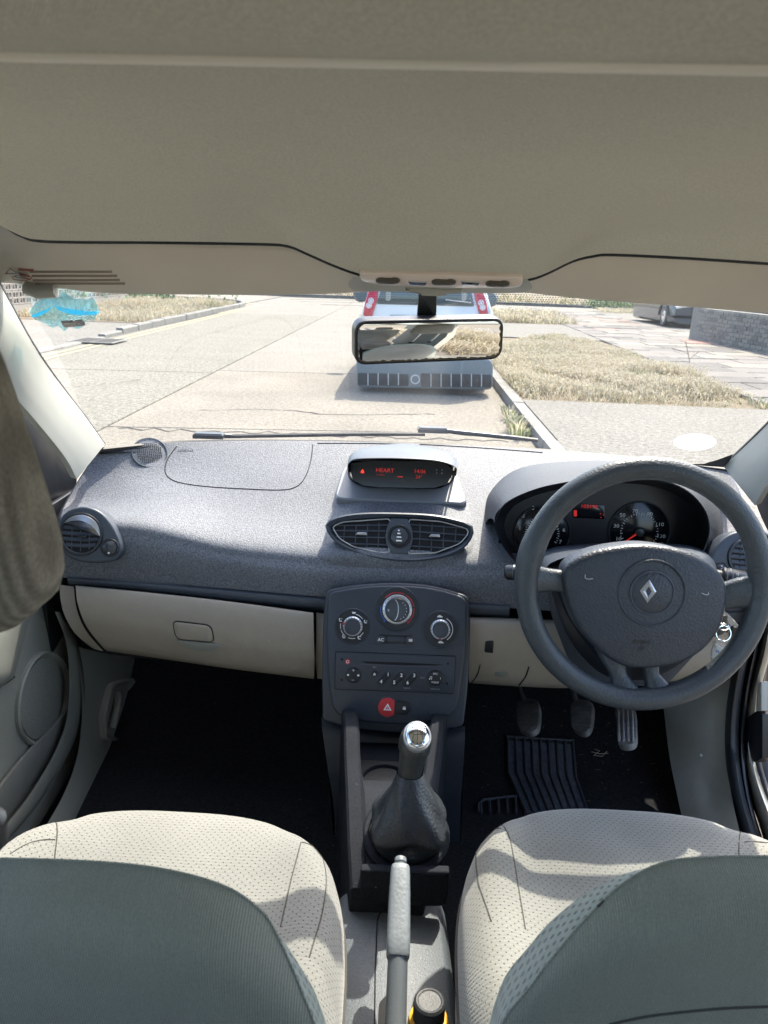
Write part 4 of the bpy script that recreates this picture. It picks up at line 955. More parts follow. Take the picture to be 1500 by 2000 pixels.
def dial(c, R1, rk, big=False, label=None):
    cc = P6.hit(*c)
    d = plate('heater_dial', P6, circ(cc, R1*s6, 48), -.003, .0004, m_gloss if 0 else m_black, stack, bev=0); d['label'] = label
    ringplate('dial_rim', P6, circ(cc, (R1+1.5)*s6, 56), circ(cc, (R1-1.5)*s6, 56), -.003, .0014, m_panel, d, bev=.0008)
    lathe('knob_ring', P6.at(*cc), P6.n, [(rk*1.22*s6, 0), (rk*1.2*s6, .005), (rk*1.10*s6, .0065), (rk*1.0*s6, .0065), (rk*s6, 0)], m_silver, d, seg=48)
    for i in range(18):
        a = R_(-60+300*i/17); p = (cc[0]+rk*1.12*s6*math.cos(a), cc[1]+rk*1.12*s6*math.sin(a)); e = .0006
        plate('tick', P6, [(p[0]-e, p[1]-e), (p[0]+e, p[1]-e), (p[0]+e, p[1]+e), (p[0]-e, p[1]+e)], .006, .0071, m_black, d, bev=0)
    kb = lathe('dial_knob', P6.at(*cc), P6.n, [(rk*s6, 0), (rk*.98*s6, .014), (rk*.92*s6, .0165), (rk*.8*s6, .017), (rk*.4*s6, .0165), (0, .0165)], m_knob, d, seg=40)
    return d, cc
d, cc = dial((689, 1223), 34, 16, label='left heater dial, air direction')
for a0, a1 in ((38, 78), (-60, -28), (-110, -75), (-160, -128), (170, 195)): arc_mark(P6, cc, 24*s6, a0, a1, .0011, m_white, d)
plate('pointer', P6, circ((cc[0]-17.5*s6, cc[1]+5*s6), 2.4*s6, 10), .004, .0072, m_redp, d, bev=.0003)
def man_icon(cc, dx, dy, k):
    c = (cc[0]+dx*s6, cc[1]+dy*s6); e = s6
    plate('icon', P6, circ((c[0]-1.5*e, c[1]+2.4*e), 1.3*e, 8), .0004, .0011, m_white, d, bev=0)
    plate('icon', P6, [(c[0]-3*e, c[1]+.6*e), (c[0]-1.2*e, c[1]+1*e), (c[0]+.4*e, c[1]-1.4*e), (c[0]+3.4*e, c[1]-1.4*e), (c[0]+3.2*e, c[1]-3*e), (c[0]-1*e, c[1]-3*e)], .0004, .0011, m_white, d, bev=0)
    plate('icon', P6, [(c[0]+1*e, c[1]+(1+k)*e), (c[0]+4.2*e, c[1]+(1+k)*e), (c[0]+4.2*e, c[1]+(1.9+k)*e), (c[0]+1*e, c[1]+(1.9+k)*e)], .0004, .0011, m_white, d, bev=0)
man_icon(cc, -25, 11, 1); man_icon(cc, 24, 10, 0); man_icon(cc, -17, -21, -1); man_icon(cc, 13, -22, 1)
def demist_icon(cc, dx, dy, d):
    c = (cc[0]+dx*s6, cc[1]+dy*s6); e = s6
    plate('icon', P6, [(c[0]-2.6*e, c[1]-1.5*e), (c[0]+2.6*e, c[1]-1.5*e), (c[0]+4*e, c[1]+1.8*e), (c[0]-4*e, c[1]+1.8*e)], .0004, .0011, m_white, d, bev=0)
demist_icon(cc, 1, 26, d)
d, cc = dial((776, 1190), 43, 24, label='large middle heater dial with red and blue temperature arcs')
for a0, a1, mt in ((12, 62, m_redp), (68, 92, m_redp), (94, 140, m_redp), (-52, 6, m_redp), (172, 222, m_bluep)): arc_mark(P6, cc, 32.5*s6, a0, a1, .0019, mt, d, n=20)
plate('end_dot', P6, circ((cc[0]-24*s6, cc[1]-24*s6), 2.2*s6, 12), 0, .0011, m_bluep, d, bev=0)
plate('end_dot', P6, circ((cc[0]+22*s6, cc[1]-24*s6), 2.2*s6, 12), 0, .0011, m_redp, d, bev=0)
for i in range(7):
    a = R_(55-120*i/6); p = (cc[0]+18*s6*math.cos(a), cc[1]+18*s6*math.sin(a)); plate('knob_tick', P6, circ(p, .8*s6, 6), .016, .0178, m_white, d, bev=0)
text('fan_zero', '0', P6, (cc[0]-17*s6, cc[1]-1*s6), .0065, m_white, d, h=.0172)
arcP = [P6.at(cc[0]+s6*(-6+8*math.cos(R_(a))), cc[1]+s6*(0+20*math.sin(R_(a))), .017) for a in range(-80, 81, 10)]
tube('fan_sector', arcP, .0009, m_silver, d, seg=6)
d, cc = dial((860, 1229), 35, 16, label='right heater dial, recirculation')
arc_mark(P6, cc, 24*s6, -55, 62, .0013, m_white, d, n=24)
plate('pointer', P6, circ((cc[0]-.5*s6, cc[1]-17.5*s6), 2*s6, 10), .004, .0072, m_redp, d, bev=.0003)
for (dx, dy) in ((-2, 25), (2, -25)):
    c = (cc[0]+dx*s6, cc[1]+dy*s6); e = s6
    car_i = [(-5, -2), (5, -2), (5.5, 0), (3, .6), (1.6, 2.4), (-2.4, 2.4), (-4, .6), (-5.4, 0)]
    plate('icon', P6, [(c[0]+a*e, c[1]+b*e) for a, b in car_i], .0004, .0011, m_white, d, bev=0)
# AC and rear demister switch
ac = plate('switch_pair', P6, h6(rpoly([(735, 1247), (743, 1238), (752, 1240), (796, 1241), (805, 1240), (813, 1250), (806, 1260), (797, 1257), (752, 1256), (744, 1258)], 4)), -.003, .0012, m_black, stack, bev=.0008)
for nm, c, sx in (('ac_button', (744, 1249), 1), ('demist_button', (802, 1250), 1)):
    b_ = plate(nm, P6, circ(P6.hit(*c), 9*s6, 28), 0, .0035, m_knob, ac, bev=.0012, dome=.001)
text('ac_text', 'AC', P6, P6.hit(744, 1249), .0085, m_white, ac, h=.0050, bold=.0002)
c = P6.hit(802, 1250)
for i in range(3): plate('demist_icon', P6, [(c[0]+(-3.6+2.5*i)*s6, c[1]-2.4*s6), (c[0]+(-1.9+2.5*i)*s6, c[1]-2.4*s6), (c[0]+(-1.9+2.5*i)*s6, c[1]+2.6*s6), (c[0]+(-3.6+2.5*i)*s6, c[1]+2.6*s6)], .004, .0053, m_white, ac, bev=0)
plate('blank_bar', P6, h6(rpoly([(757, 1243), (790, 1244), (790, 1255), (757, 1254)], 2)), .001, .0022, m_panel, ac, bev=.0006)
# --- radio
radio = thing('car_radio', tuple(P6.at(*P6.hit(770, 1312))), 'black car radio with numbered preset keys set in the centre console', 'radio')
rl = rpoly([(656, 1273), (889, 1282), (886, 1354), (655, 1345)], 2)
plate('shadow_gap', P6, h6(inset(rl, -1.3)), -.002, .0007, m_void, radio, bev=0)
rb = plate('radio_face', P6, h6(rl), -.002, .0028, m_panel, radio, bev=.0008)
P7 = Pl(P6.at(0, 0, .0028), P6.n); h7 = lambda L: [P7.hit(*a) for a in L]; s7 = s6
plate('disc_slot', P7, h7([(706, 1291.5), (780, 1293.5), (866, 1298), (850, 1299.5), (780, 1299), (716, 1295.5)]), -.001, .0006, m_void, radio, bev=0)
tube('slot_lip', [P7.at(*P7.hit(*q), .0004) for q in ((704, 1297), (780, 1301), (862, 1303))], .0008, m_dash2, radio, seg=6)
for q in ((668, 1288), (875, 1296), (667, 1328), (873, 1335)): plate('release_hole', P7, circ(P7.hit(*q), 2.3*s7, 10), -.001, .0005, m_void, radio, bev=0)
plate('power_button', P7, circ(P7.hit(679, 1292), 5.2*s7, 24), 0, .0018, m_redp, radio, bev=.0008)
ringplate('power_ring', P7, circ(P7.hit(679, 1292), 3*s7, 16), circ(P7.hit(679, 1292), 2*s7, 16), .0015, .0022, m_white, radio, bev=.0001)
for (c, r_, marks) in (((690, 1318), 15.5, (('+', 0, 9, .009), ('–', 0, -9, .009), ('■', -10, 0, .006), ('■', 10, 0, .006))), ((850, 1324), 16, (('SRC', 0, 8.5, .0052), ('MODE', 0, -8, .0048), ('♫', -9, 0, .006), ('I', 10, 0, .006)))):
    cc = P7.hit(*c)
    ringplate('pad_rim', P7, circ(cc, (r_+1.6)*s7, 36), circ(cc, (r_-.4)*s7, 36), 0, .0015, m_dash2, radio, bev=.0006)
    kp = plate('control_pad', P7, circ(cc, (r_-.6)*s7, 36), 0, .0030, m_black, radio, bev=.0012, dome=.0008)
    for s_, dx, dy, sz in marks:
        if s_ in '■': 
            e = 2*s7; o_ = plate('pad_mark', P7, [(cc[0]+dx*s7-e, cc[1]+dy*s7-e*.8), (cc[0]+dx*s7+e, cc[1]+dy*s7-e*.8), (cc[0]+dx*s7+e, cc[1]+dy*s7+e*.8), (cc[0]+dx*s7-e, cc[1]+dy*s7+e*.8)], .003, .0041, m_white, radio, bev=0)
        elif s_ == '♫':
            for q in ((-2, -2), (1.5, -1.5)): plate('pad_mark', P7, circ((cc[0]+(dx+q[0])*s7, cc[1]+q[1]*s7), 1.1*s7, 8), .003, .0041, m_white, radio, bev=0)
            plate('pad_mark', P7, [(cc[0]+(dx-1.4)*s7, cc[1]-2*s7), (cc[0]+(dx-.7)*s7, cc[1]-2*s7), (cc[0]+(dx-.7)*s7, cc[1]+1.5*s7), (cc[0]+(dx+2)*s7, cc[1]+2*s7), (cc[0]+(dx+2)*s7, cc[1]-1.5*s7), (cc[0]+(dx+2.6)*s7, cc[1]-1.5*s7), (cc[0]+(dx+2.6)*s7, cc[1]+3.2*s7), (cc[0]+(dx-1.4)*s7, cc[1]+2.7*s7)], .003, .0041, m_white, radio, bev=0)
        else: text('pad_text', s_, P7, (cc[0]+dx*s7, cc[1]+dy*s7), sz, m_white, radio, h=.0040)
e_ = P7.hit(731.5, 1316)
plate('eject_button', P7, circ(e_, 6*s7, 24), 0, .0022, m_black, radio, bev=.001)
plate('eject_mark', P7, [(e_[0]-2.6*s7, e_[1]-.6*s7), (e_[0]+2.6*s7, e_[1]-.6*s7), (e_[0], e_[1]+2.4*s7)], .001, .0027, m_white, radio, bev=0)
plate('eject_mark', P7, [(e_[0]-2.6*s7, e_[1]-2.3*s7), (e_[0]+2.6*s7, e_[1]-2.3*s7), (e_[0]+2.6*s7, e_[1]-1.3*s7), (e_[0]-2.6*s7, e_[1]-1.3*s7)], .001, .0027, m_white, radio, bev=0)
for (a, b, n1, n2) in (((758, 1317), (744.5, 1331), '1', '4'), ((784, 1318.5), (770, 1332.5), '2', '5'), ((809, 1319), (796, 1333), '3', '6')):
    A_, B_ = V(P7.hit(*a)), V(P7.hit(*b)); d_ = (A_-B_).normalized(); nn = V((-d_.y, d_.x)); r_ = 6.2*s7
    pts = [tuple(A_+d_*math.cos(t)*r_+nn*math.sin(t)*r_) for t in [-math.pi/2+math.pi*i/10 for i in range(11)]]+[tuple(B_-d_*math.cos(t)*r_-nn*math.sin(t)*r_) for t in [-math.pi/2+math.pi*i/10 for i in range(11)]]
    ringplate('key_rim', P7, inset(pts, -.0012), pts, 0, .0013, m_dash2, radio, bev=.0004)
    plate('preset_key', P7, pts, 0, .0026, m_black, radio, bev=.001)
    text('preset_number', n1, P7, tuple(A_), .0092, m_white, radio, h=.0028, bold=.0002); text('preset_number', n2, P7, tuple(B_), .0092, m_white, radio, h=.0028, bold=.0002)
text('label_text', 'EJECT', P7, P7.hit(732, 1303), .0030, m_dim, radio, h=.0004)
text('label_text', 'RANDOM', P7, P7.hit(795, 1344), .0030, m_dim, radio, h=.0004)
text('label_text', 'MUTE', P7, P7.hit(825, 1324), .0030, m_dim, radio, h=.0004)
text('label_text', 'UPDATE LIST', P7, P7.hit(850, 1346), .0030, m_dim, radio, h=.0004)
# hazard and lock switch
hc_ = V(P6.hit(757, 1381)); lc = V(P6.hit(789.5, 1382)); r1, r2 = 18.5*s6, 13*s6
a1 = math.asin(min(1, (r2*.98)/r1))
hz = [tuple(hc_+V((math.cos(t), math.sin(t)))*r1) for t in [a1+(2*math.pi-2*a1)*i/36 for i in range(37)]]
plate('hazard_button', P6, hz, -.002, .0045, m_red, stack, bev=.0015, dome=0)
lk = [(hc_.x+r1*math.cos(a1)+.0006, hc_.y-r2)]+[tuple(lc+V((math.cos(t), math.sin(t)))*r2) for t in [-math.pi/2+math.pi*i/18 for i in range(19)]]+[(hc_.x+r1*math.cos(a1)+.0006, hc_.y+r2)]
plate('lock_button', P6, lk, -.002, .0038, m_black, stack, bev=.0012)
ringplate('switch_rim', P6, circ(tuple(hc_), r1+.0018, 40), circ(tuple(hc_), r1, 40), 0, .0010, m_dash2, stack, bev=.0003)
tri = [(hc_.x-.0078, hc_.y-.005), (hc_.x+.0078, hc_.y-.005), (hc_.x, hc_.y+.008)]
ti = [(hc_.x-.0042, hc_.y-.0028), (hc_.x+.0042, hc_.y-.0028), (hc_.x, hc_.y+.0038)]
plate('hazard_triangle', P6, tri, .004, .0050, m_white, stack, bev=0)
plate('hazard_triangle', P6, ti, .0045, .0053, m_red, stack, bev=0)
plate('hazard_triangle', P6, [(a*.4+hc_.x*.6, (b-.0003)*.4+hc_.y*.6) for a, b in ti], .005, .0056, m_white, stack, bev=0)
plate('lock_icon', P6, [(lc.x-.0028, lc.y-.003), (lc.x+.0028, lc.y-.003), (lc.x+.0028, lc.y+.001), (lc.x-.0028, lc.y+.001)], .003, .0043, m_white, stack, bev=0)
arc_mark(P6, (lc.x, lc.y+.001), .0019, 0, 180, .0008, m_white, stack, h=.0043)
# --- instrument binnacle
clus = thing('instrument_cluster', (.36, 1.42, .80), 'shaded instrument cluster with two dials behind the steering wheel', 'gauges')
lipP = [(966, 1022), (985, 985), (1040, 957), (1110, 941), (1200, 930), (1290, 938), (1345, 960), (1380, 1000), (1386, 1045), (1368, 1090), (1300, 1130), (1180, 1145), (1060, 1130), (995, 1085)]
baseP = [(948, 1022), (954, 965), (1005, 917), (1090, 901), (1210, 901), (1310, 912), (1375, 938), (1404, 985), (1412, 1045), (1392, 1098)]
L3 = crv([tuple(PY(x, y, 1.365+.02*(y > 1060))) for x, y in lipP], 6, True)
nb2 = len(baseP)
Lo = crv([tuple(PY(x, y, 1.365)) for x, y in lipP[:nb2]], 5)
Bo = crv([tuple(hb_(x, y, -.002)) for x, y in baseP], 5)
A = [V(p) for p in Lo]; B = [V(p) for p in Bo]
rows = [B, [b*.7+a*.3+V((0, 0, .010)) for a, b in zip(A, B)], [b*.3+a*.7+V((0, 0, .010)) for a, b in zip(A, B)], [a+V((0, .002, .002)) for a in A], A, [a+V((0, .006, -.003)) for a in A]]
patch('cluster_hood', rows, m_hood_shade, dash, nu=1, nv=4)
innP = [(985, 1030), (1003, 990), (1052, 966), (1120, 951), (1200, 944), (1275, 950), (1330, 972), (1360, 1008), (1366, 1045), (1350, 1082), (1290, 1112), (1180, 1122), (1070, 1112), (1010, 1075)]
I3 = crv([tuple(PY(x, y, 1.48)) for x, y in innP], 6, True)
secs = [[V(p) for p in L3], [V(p)*.6+V(q)*.4 for p, q in zip(L3, I3)], [V(q) for q in I3]]
o = loft('cluster_shroud', [[v for v in s] for s in secs], m_black, clus, caps=False)
Pk = pl3((1000, 1040, 1.478), (1350, 1060, 1.478), (1180, 960, 1.492))
hk = lambda L: [Pk.hit(*a) for a in L]
plate('cluster_face', Pk, hk(inset(crv(innP, 6, True), -5)), -.02, 0, m_gloss if 0 else m_black, clus, bev=0)
sk = Pk.sc(1200, 1040)
def gauge(c, r, marks, label, needle=None):
    cc = Pk.hit(*c)
    g = plate('gauge', Pk, circ(cc, r*sk, 56), 0, .002, m_gloss, clus, bev=.0005); g['label'] = label
    ringplate('gauge_rim', Pk, circ(cc, (r+2)*sk, 64), circ(cc, (r-.5)*sk, 64), 0, .006, m_panel, g, bev=.001)
    for s_, (mx, my) in marks:
        text('gauge_number', s_, Pk, Pk.hit(mx, my), .0105, m_white, g, h=.003, sx=1.15)
    return g, cc
g1, c1 = gauge((1058, 1042), 54, [('1', (1015, 1031)), ('2', (1022, 1007)), ('3', (1041, 992)), ('4', (1064, 988)), ('5', (1090, 1004)), ('6', (1101, 1035)), ('7', (1094, 1058))], 'left rev counter')
g2, c2 = gauge((1248, 1038), 58, [('10', (1207, 1052)), ('30', (1203, 1027)), ('50', (1215, 1006)), ('70', (1240, 998)), ('90', (1268, 1004)), ('110', (1287, 1024)), ('130', (1290, 1047)), ('145', (1285, 1063))], 'right speedometer')
def ticks(g, c, r, a0, a1, n, P=Pk):
    t = []
    for i in range(n+1):
        a = R_(a0+(a1-a0)*i/n); l = (.0045 if i % 2 == 0 else .0025); w_ = .0006; u = V((math.cos(a), math.sin(a))); nn = V((-u.y, u.x))*w_; p = V(c)+u*r; q = V(c)+u*(r-l)
        t.append(plate('t', P, [tuple(p-nn), tuple(p+nn), tuple(q+nn), tuple(q-nn)], .002, .0028, m_white, bev=0))
    join('gauge_ticks', t, g)
ticks(g1, c1, 34*sk, 200, -30, 28); ticks(g2, c2, 37*sk, 205, -30, 28)
for g, c, ang in ((g2, c2, 218), (g1, c1, 222)):
    u = V((math.cos(R_(ang)), math.sin(R_(ang)))); nn = V((-u.y, u.x)); p = V(c)
    plate('needle', Pk, [tuple(p+nn*.0016), tuple(p-nn*.0016), tuple(p+u*.036-nn*.0006), tuple(p+u*.036+nn*.0006)], .004, .006, m_redl if g is g2 else m_redd, g, bev=0)
    lathe('needle_hub', Pk.at(*c), Pk.n, [(.009, .002), (.009, .009), (.007, .011), (0, .0115)], m_knob, g, seg=24)
sc2 = plate('trip_screen', Pk, hk(rpoly([(1117, 983), (1180, 986), (1181, 1014), (1119, 1011)], 3)), 0, .003, m_gloss, clus, bev=.0008)
text('odometer_text', '105198', Pk, Pk.hit(1150, 989), .0105, m_redl, sc2, h=.0036, sx=1.1)
plate('fuel_mark', Pk, rpoly([Pk.hit(1120, 996), Pk.hit(1126, 996), Pk.hit(1126, 1008), Pk.hit(1120, 1008)], .001), .003, .0036, m_redl, sc2, bev=0)
for dx, dy in ((0, 0), (6, 2), (1, 7)): plate('trip_mark', Pk, circ(Pk.hit(1172+dx, 1003+dy), .0012, 8), .003, .0036, m_redd, sc2, bev=0)
plate('warning_lamp', Pk, rpoly([Pk.hit(1244, 1058), Pk.hit(1253, 1058), Pk.hit(1253, 1065), Pk.hit(1244, 1065)], .002), .0025, .0042, mat('red_lamp_lit', (.5, .01, .01), .4, emit=(1, .04, .05, .3)), clus, bev=0)
# --- lower driver trim
rows = [[PY(x, y, Y) for x, y in r] for Y, r in (
    (1.39, [(918, 1204), (1000, 1207), (1100, 1212), (1200, 1216), (1300, 1219), (1390, 1222), (1452, 1226)]),
    (1.362, [(918, 1215), (1000, 1218), (1100, 1224), (1200, 1228), (1300, 1231), (1390, 1236), (1450, 1238)]),
    (1.35, [(917, 1270), (1000, 1273), (1100, 1277), (1200, 1279), (1300, 1281), (1390, 1281), (1445, 1278)]),
    (1.36, [(916, 1318), (1000, 1322), (1100, 1325), (1200, 1324), (1300, 1318), (1380, 1312), (1438, 1304)]),
    (1.39, [(916, 1334), (1000, 1340), (1100, 1344), (1200, 1341), (1300, 1332), (1370, 1324), (1432, 1316)]),
    (1.46, [(917, 1326), (1000, 1332), (1100, 1336), (1200, 1333), (1300, 1324), (1370, 1318), (1430, 1310)]))]
lt = patch('lower_driver_trim', rows, m_beige, dash, nu=6, nv=6)
hl3 = Hit(lt)
P = tangent(hl3, 955, 1262)
plate('blank_switch', P, [P.hit(*a) for a in rpoly([(948, 1252), (964, 1251), (963, 1275), (946, 1273)], 3)], -.005, .003, m_black, lt, bev=.001)
on(hl3, [(938, 1298), (932, 1318), (921, 1334)], .0012, m_void, 'trim_seam', lt)
on(hl3, [(1033, 1302), (1026, 1322), (1014, 1338)], .0014, m_void, 'trim_seam', lt)
P = tangent(hl3, 980, 1317)
plate('release_notch', P, [P.hit(*a) for a in circ((980, 1316), 14, 20, 5)], -.004, .002, m_grey, lt, bev=.001)
P = pl3((1380, 1215, 1.335), (1445, 1225, 1.335), (1400, 1260, 1.335))
sp_ = plate('switch_panel', P, [P.hit(*a) for a in rpoly([(1365, 1196), (1425, 1202), (1450, 1228), (1440, 1255), (1370, 1252)], [5, 14, 14, 8, 5])], -.03, .0, m_beige, dash, bev=.004)
for q in ([(1381, 1222), (1403, 1222), (1401, 1242), (1380, 1241)], [(1412, 1216), (1424, 1217), (1420, 1234), (1408, 1233)], [(1429, 1222), (1442, 1223), (1437, 1244), (1424, 1243)]):
    plate('switch', P, [P.hit(*a) for a in rpoly(q, 2)], -.002, .005, m_black, sp_, bev=.001)
strip_loft('trim_strip', [(1350, 1172), (1420, 1168), (1492, 1165)], [(1350, 1206), (1420, 1204), (1490, 1198)], 1.388, m_dash2)
# ================================================================ STEERING WHEEL AND COLUMN
WT = R_(12)
WC = PY(1257, 1148, 1.115)
Wn = V((0, -math.cos(WT), math.sin(WT)))
PW = Pl(WC, Wn)
wheel = thing('steering_wheel', tuple(WC), 'dark grained four-spoke steering wheel with emblem on its airbag hub', 'steering wheel')
hw = lambda L: [PW.hit(*a) for a in L]
a_ = PW.hit(1027, 1148); b_ = PW.hit(1487, 1150); t_ = PW.hit(1240, 913); u_ = PW.hit(1270, 1366)
rc = ((a_[0]+b_[0])/2, (t_[1]+u_[1])/2); RX = (b_[0]-a_[0])/2; RZ = (t_[1]-u_[1])/2; RR = (RX+RZ)/2
n_ = 96; pts = [PW.at(rc[0]+RX*math.cos(2*math.pi*i/n_), rc[1]+RZ*math.sin(2*math.pi*i/n_)) for i in range(n_)]
def rimr(t):
    a = math.degrees(2*math.pi*t) % 360; k = 1.07
    for c in (168, 12): k += .14*math.exp(-(((a-c+180) % 360-180)/10)**2)
    return .0168*k
tube('rim', pts, rimr, m_wheel, wheel, seg=20, closed=True, nrm=Wn)
hub_px = crv([(1099, 1118), (1118, 1092), (1160, 1074), (1215, 1064), (1262, 1062), (1320, 1071), (1370, 1090), (1402, 1115), (1417, 1150), (1413, 1195), (1400, 1232), (1368, 1270), (1320, 1295), (1262, 1304), (1215, 1299), (1168, 1270), (1128, 1225), (1105, 1170)], 4, True)
hub = plate('hub_pad', PW, hw(hub_px), -.035, .012, m_pad, wheel, bev=.012, seg=4, dome=.005)
hh = Hit(hub)
def spoke(name, px, h0, h1, bev=.007):
    return plate(name, PW, hw(rpoly(px, 12, 4)), h0, h1, m_wheel, wheel, bev=bev, seg=3)
def flow(name, mid, wid, hs, th, par_=wheel):
    # a spoke as a loft along its middle line; wid: half widths in pixels, hs: height of its face
    M_ = crv([tuple(a)+(w_, h) for a, w_, h in zip(mid, wid, hs)], 5); secs = []
    for i, q in enumerate(M_):
        p = M_[max(0, i-1)]; n = M_[min(len(M_)-1, i+1)]; d = V((n[0]-p[0], n[1]-p[1])).normalized(); nn = V((-d.y, d.x)); s = []
        for k in range(12):
            an = 2*math.pi*k/12; ca, sa = math.cos(an), math.sin(an)
            cc = math.copysign(abs(ca)**.6, ca); ss = math.copysign(abs(sa)**.6, sa)
            u = PW.hit(q[0]+nn.x*q[2]*cc, q[1]+nn.y*q[2]*cc); s.append(PW.at(u[0], u[1], q[3]-th/2+ss*th/2))
        secs.append(s)
    return loft(name, secs, m_wheel, par_, ang=1.2)
flow('spoke', [(1030, 1132), (1060, 1134), (1090, 1137), (1120, 1140), (1150, 1142)], [34, 25, 22, 24, 24], [.012, .004, -.002, -.004, -.006], .026)
flow('spoke', [(1483, 1158), (1452, 1160), (1425, 1168), (1400, 1170), (1370, 1165)], [38, 30, 27, 28, 28], [.012, .004, -.003, -.006, -.008], .026)
flow('spoke', [(1224, 1362), (1219, 1346), (1212, 1322), (1204, 1296), (1196, 1265)], [34, 26, 17, 22, 30], [.010, .005, -.001, -.003, -.008], .026)
flow('spoke', [(1292, 1362), (1286, 1346), (1277, 1322), (1275, 1296), (1272, 1265)], [34, 24, 15, 17, 22], [.010, .005, -.001, -.003, -.008], .026)
# round emblem boss
PH = Pl(PW.at(*PW.hit(1267, 1154), .0165), Wn); sh = PH.sc(1267, 1154)
ringplate('boss_groove', PH, circ((0, 0), 67*sh, 56), circ((0, 0), 62*sh, 56), -.01, .0015, m_pad, hub, bev=.0012)
ringplate('boss_ring', PH, circ((0, 0), 44*sh, 48), circ((0, 0), 40*sh, 48), -.01, .0026, m_dash2, hub, bev=.0012)
plate('boss', PH, circ((0, 0), 40*sh, 48), -.01, .0012, m_pad, hub, bev=.001, dome=.003)
# emblem: an open upright lozenge of folded chrome bands
PE = Pl(PH.at(*PH.hit(1265, 1154), .0035), Wn)
eo = [(0, 23*sh), (16.5*sh, 0), (0, -23*sh), (-16.5*sh, 0)]; ei = [(0, 9*sh), (5*sh, 0), (0, -9*sh), (-5*sh, 0)]
em = [((a[0]+b[0])/2, (a[1]+b[1])/2) for a, b in zip(eo, ei)]
vs = [PE.at(*p, 0) for p in eo]+[PE.at(*p, .003) for p in em]+[PE.at(*p, 0) for p in ei]+[PE.at(*p, -.003) for p in eo]+[PE.at(*p, -.003) for p in ei]
fs = []
for i in range(4):
    j = (i+1) % 4
    fs += [(i, i+4, j+4, j), (i+4, i+8, j+8, j+4), (i+12, i, j, j+12), (i+8, i+16, j+16, j+8)]
ob = recalc(mesh('emblem', vs, fs, m_silver, hub, smooth=False))
plate('emblem_backing', PE, [(a*1.12, b*1.12) for a, b in eo], -.004, -.0005, m_black, hub, bev=.0004)
for pts_ in ([(1143, 1122), (1143, 1129), (1150, 1131), (1158, 1130)], [(1370, 1158), (1376, 1161), (1383, 1161), (1383, 1157)]):
    q = [hh(*p, h=.0007) for p in crv(pts_, 3)]; tube('horn_mark', q, .0008, m_dim, hub, seg=5)
P = tangent(hh, 1252, 1259)
text('srs_text', 'AIRBAG', P, (0, .004), .0085, m_black, hub, h=.0006); text('srs_text', 'SRS', P, (0, -.006), .006, m_black, hub, h=.0006)
# column
col = thing('steering_column', (.37, 1.25, .70), 'dark steering column cowl with two control stalks behind the wheel', 'steering column')
upc = [[PY(x, y, Y) for x, y in r] for Y, r in ((1.40, [(1050, 1100), (1070, 1072), (1150, 1062), (1250, 1060), (1350, 1066), (1395, 1090), (1402, 1120)]), (1.32, [(1048, 1112), (1062, 1080), (1150, 1068), (1250, 1066), (1350, 1072), (1394, 1098), (1400, 1128)]), (1.21, [(1062, 1130), (1075, 1100), (1150, 1078), (1250, 1074), (1350, 1080), (1388, 1112), (1395, 1140)]))]
patch('upper_cowl', upc, m_tunnel if 0 else m_dash2, col, nu=4, nv=4)
lo = [[PY(x, y, Y) for x, y in r] for Y, r in ((1.21, [(1075, 1130), (1090, 1160), (1115, 1215), (1180, 1290), (1280, 1300), (1370, 1250), (1392, 1150)]), (1.28, [(1072, 1135), (1086, 1180), (1120, 1255), (1190, 1318), (1280, 1320), (1368, 1262), (1394, 1155)]), (1.37, [(1070, 1140), (1084, 1190), (1118, 1275), (1150, 1330), (1250, 1336), (1350, 1262), (1396, 1160)]))]
patch('lower_cowl', lo, m_black, col, nu=4, nv=4)
plate('column_gaiter', pl3((1080, 1120, 1.30), (1400, 1120, 1.30), (1200, 1320, 1.30)), [pl3((1080, 1120, 1.30), (1400, 1120, 1.30), (1200, 1320, 1.30)).hit(*a) for a in rpoly([(1064, 1105), (1400, 1105), (1398, 1230), (1300, 1338), (1160, 1338), (1110, 1290), (1076, 1200)], 20)], 0, .004, m_panel, col, bev=.001)
# stalks
def stalk(a, b, r, label, deco):
    A_, B_ = PY(*a), PY(*b); d = (B_-A_)
    s = tube('stalk', [A_, A_+d*.2, A_+d*.42, A_+d*.46, A_+d*.95, B_], lambda t: r*(.72 if t < .45 else (1.0 if t < .93 else .8)), m_black, col, seg=18); s['label'] = label
    for t in deco:
        c = A_+d*t; lathe('stalk_ring', c, d, [(r*1.02, -.002), (r*1.07, 0), (r*1.02, .002)], m_knob, s, seg=20)
    return s, A_, B_, d
s1, A_, B_, d = stalk((1080, 1118, 1.22), (987, 1118, 1.245), .0135, 'left light stalk', (.62, .8))
s2, A_, B_, d = stalk((1370, 1122, 1.20), (1457, 1135, 1.19), .0165, 'right wiper stalk with white symbols', (.5, .62))
lathe('stalk_cap', B_-d*.02, d, [(.0135, -.004), (.0135, .002), (.009, .006), (0, .006)], m_knob, s2, seg=20)
Pt = Pl(B_-d*.28+V((0, -.015, .0085)), (.05, -.86, .5))
for (x, y, w_, h_) in ((0, .006, .0035, .0035), (0, -.0005, .0045, .003), (.0005, -.0075, .0055, .0035)):
    ringplate('stalk_symbol', Pt, rpoly([(x-w_/2, y-h_/2), (x+w_/2, y-h_/2), (x+w_/2, y+h_/2), (x-w_/2, y+h_/2)], .0006), rpoly([(x-w_/2+.0006, y-h_/2+.0006), (x+w_/2-.0006, y-h_/2+.0006), (x+w_/2-.0006, y+h_/2-.0006), (x-w_/2+.0006, y+h_/2-.0006)], .0004), -.001, .0006, m_white, s2, bev=0)
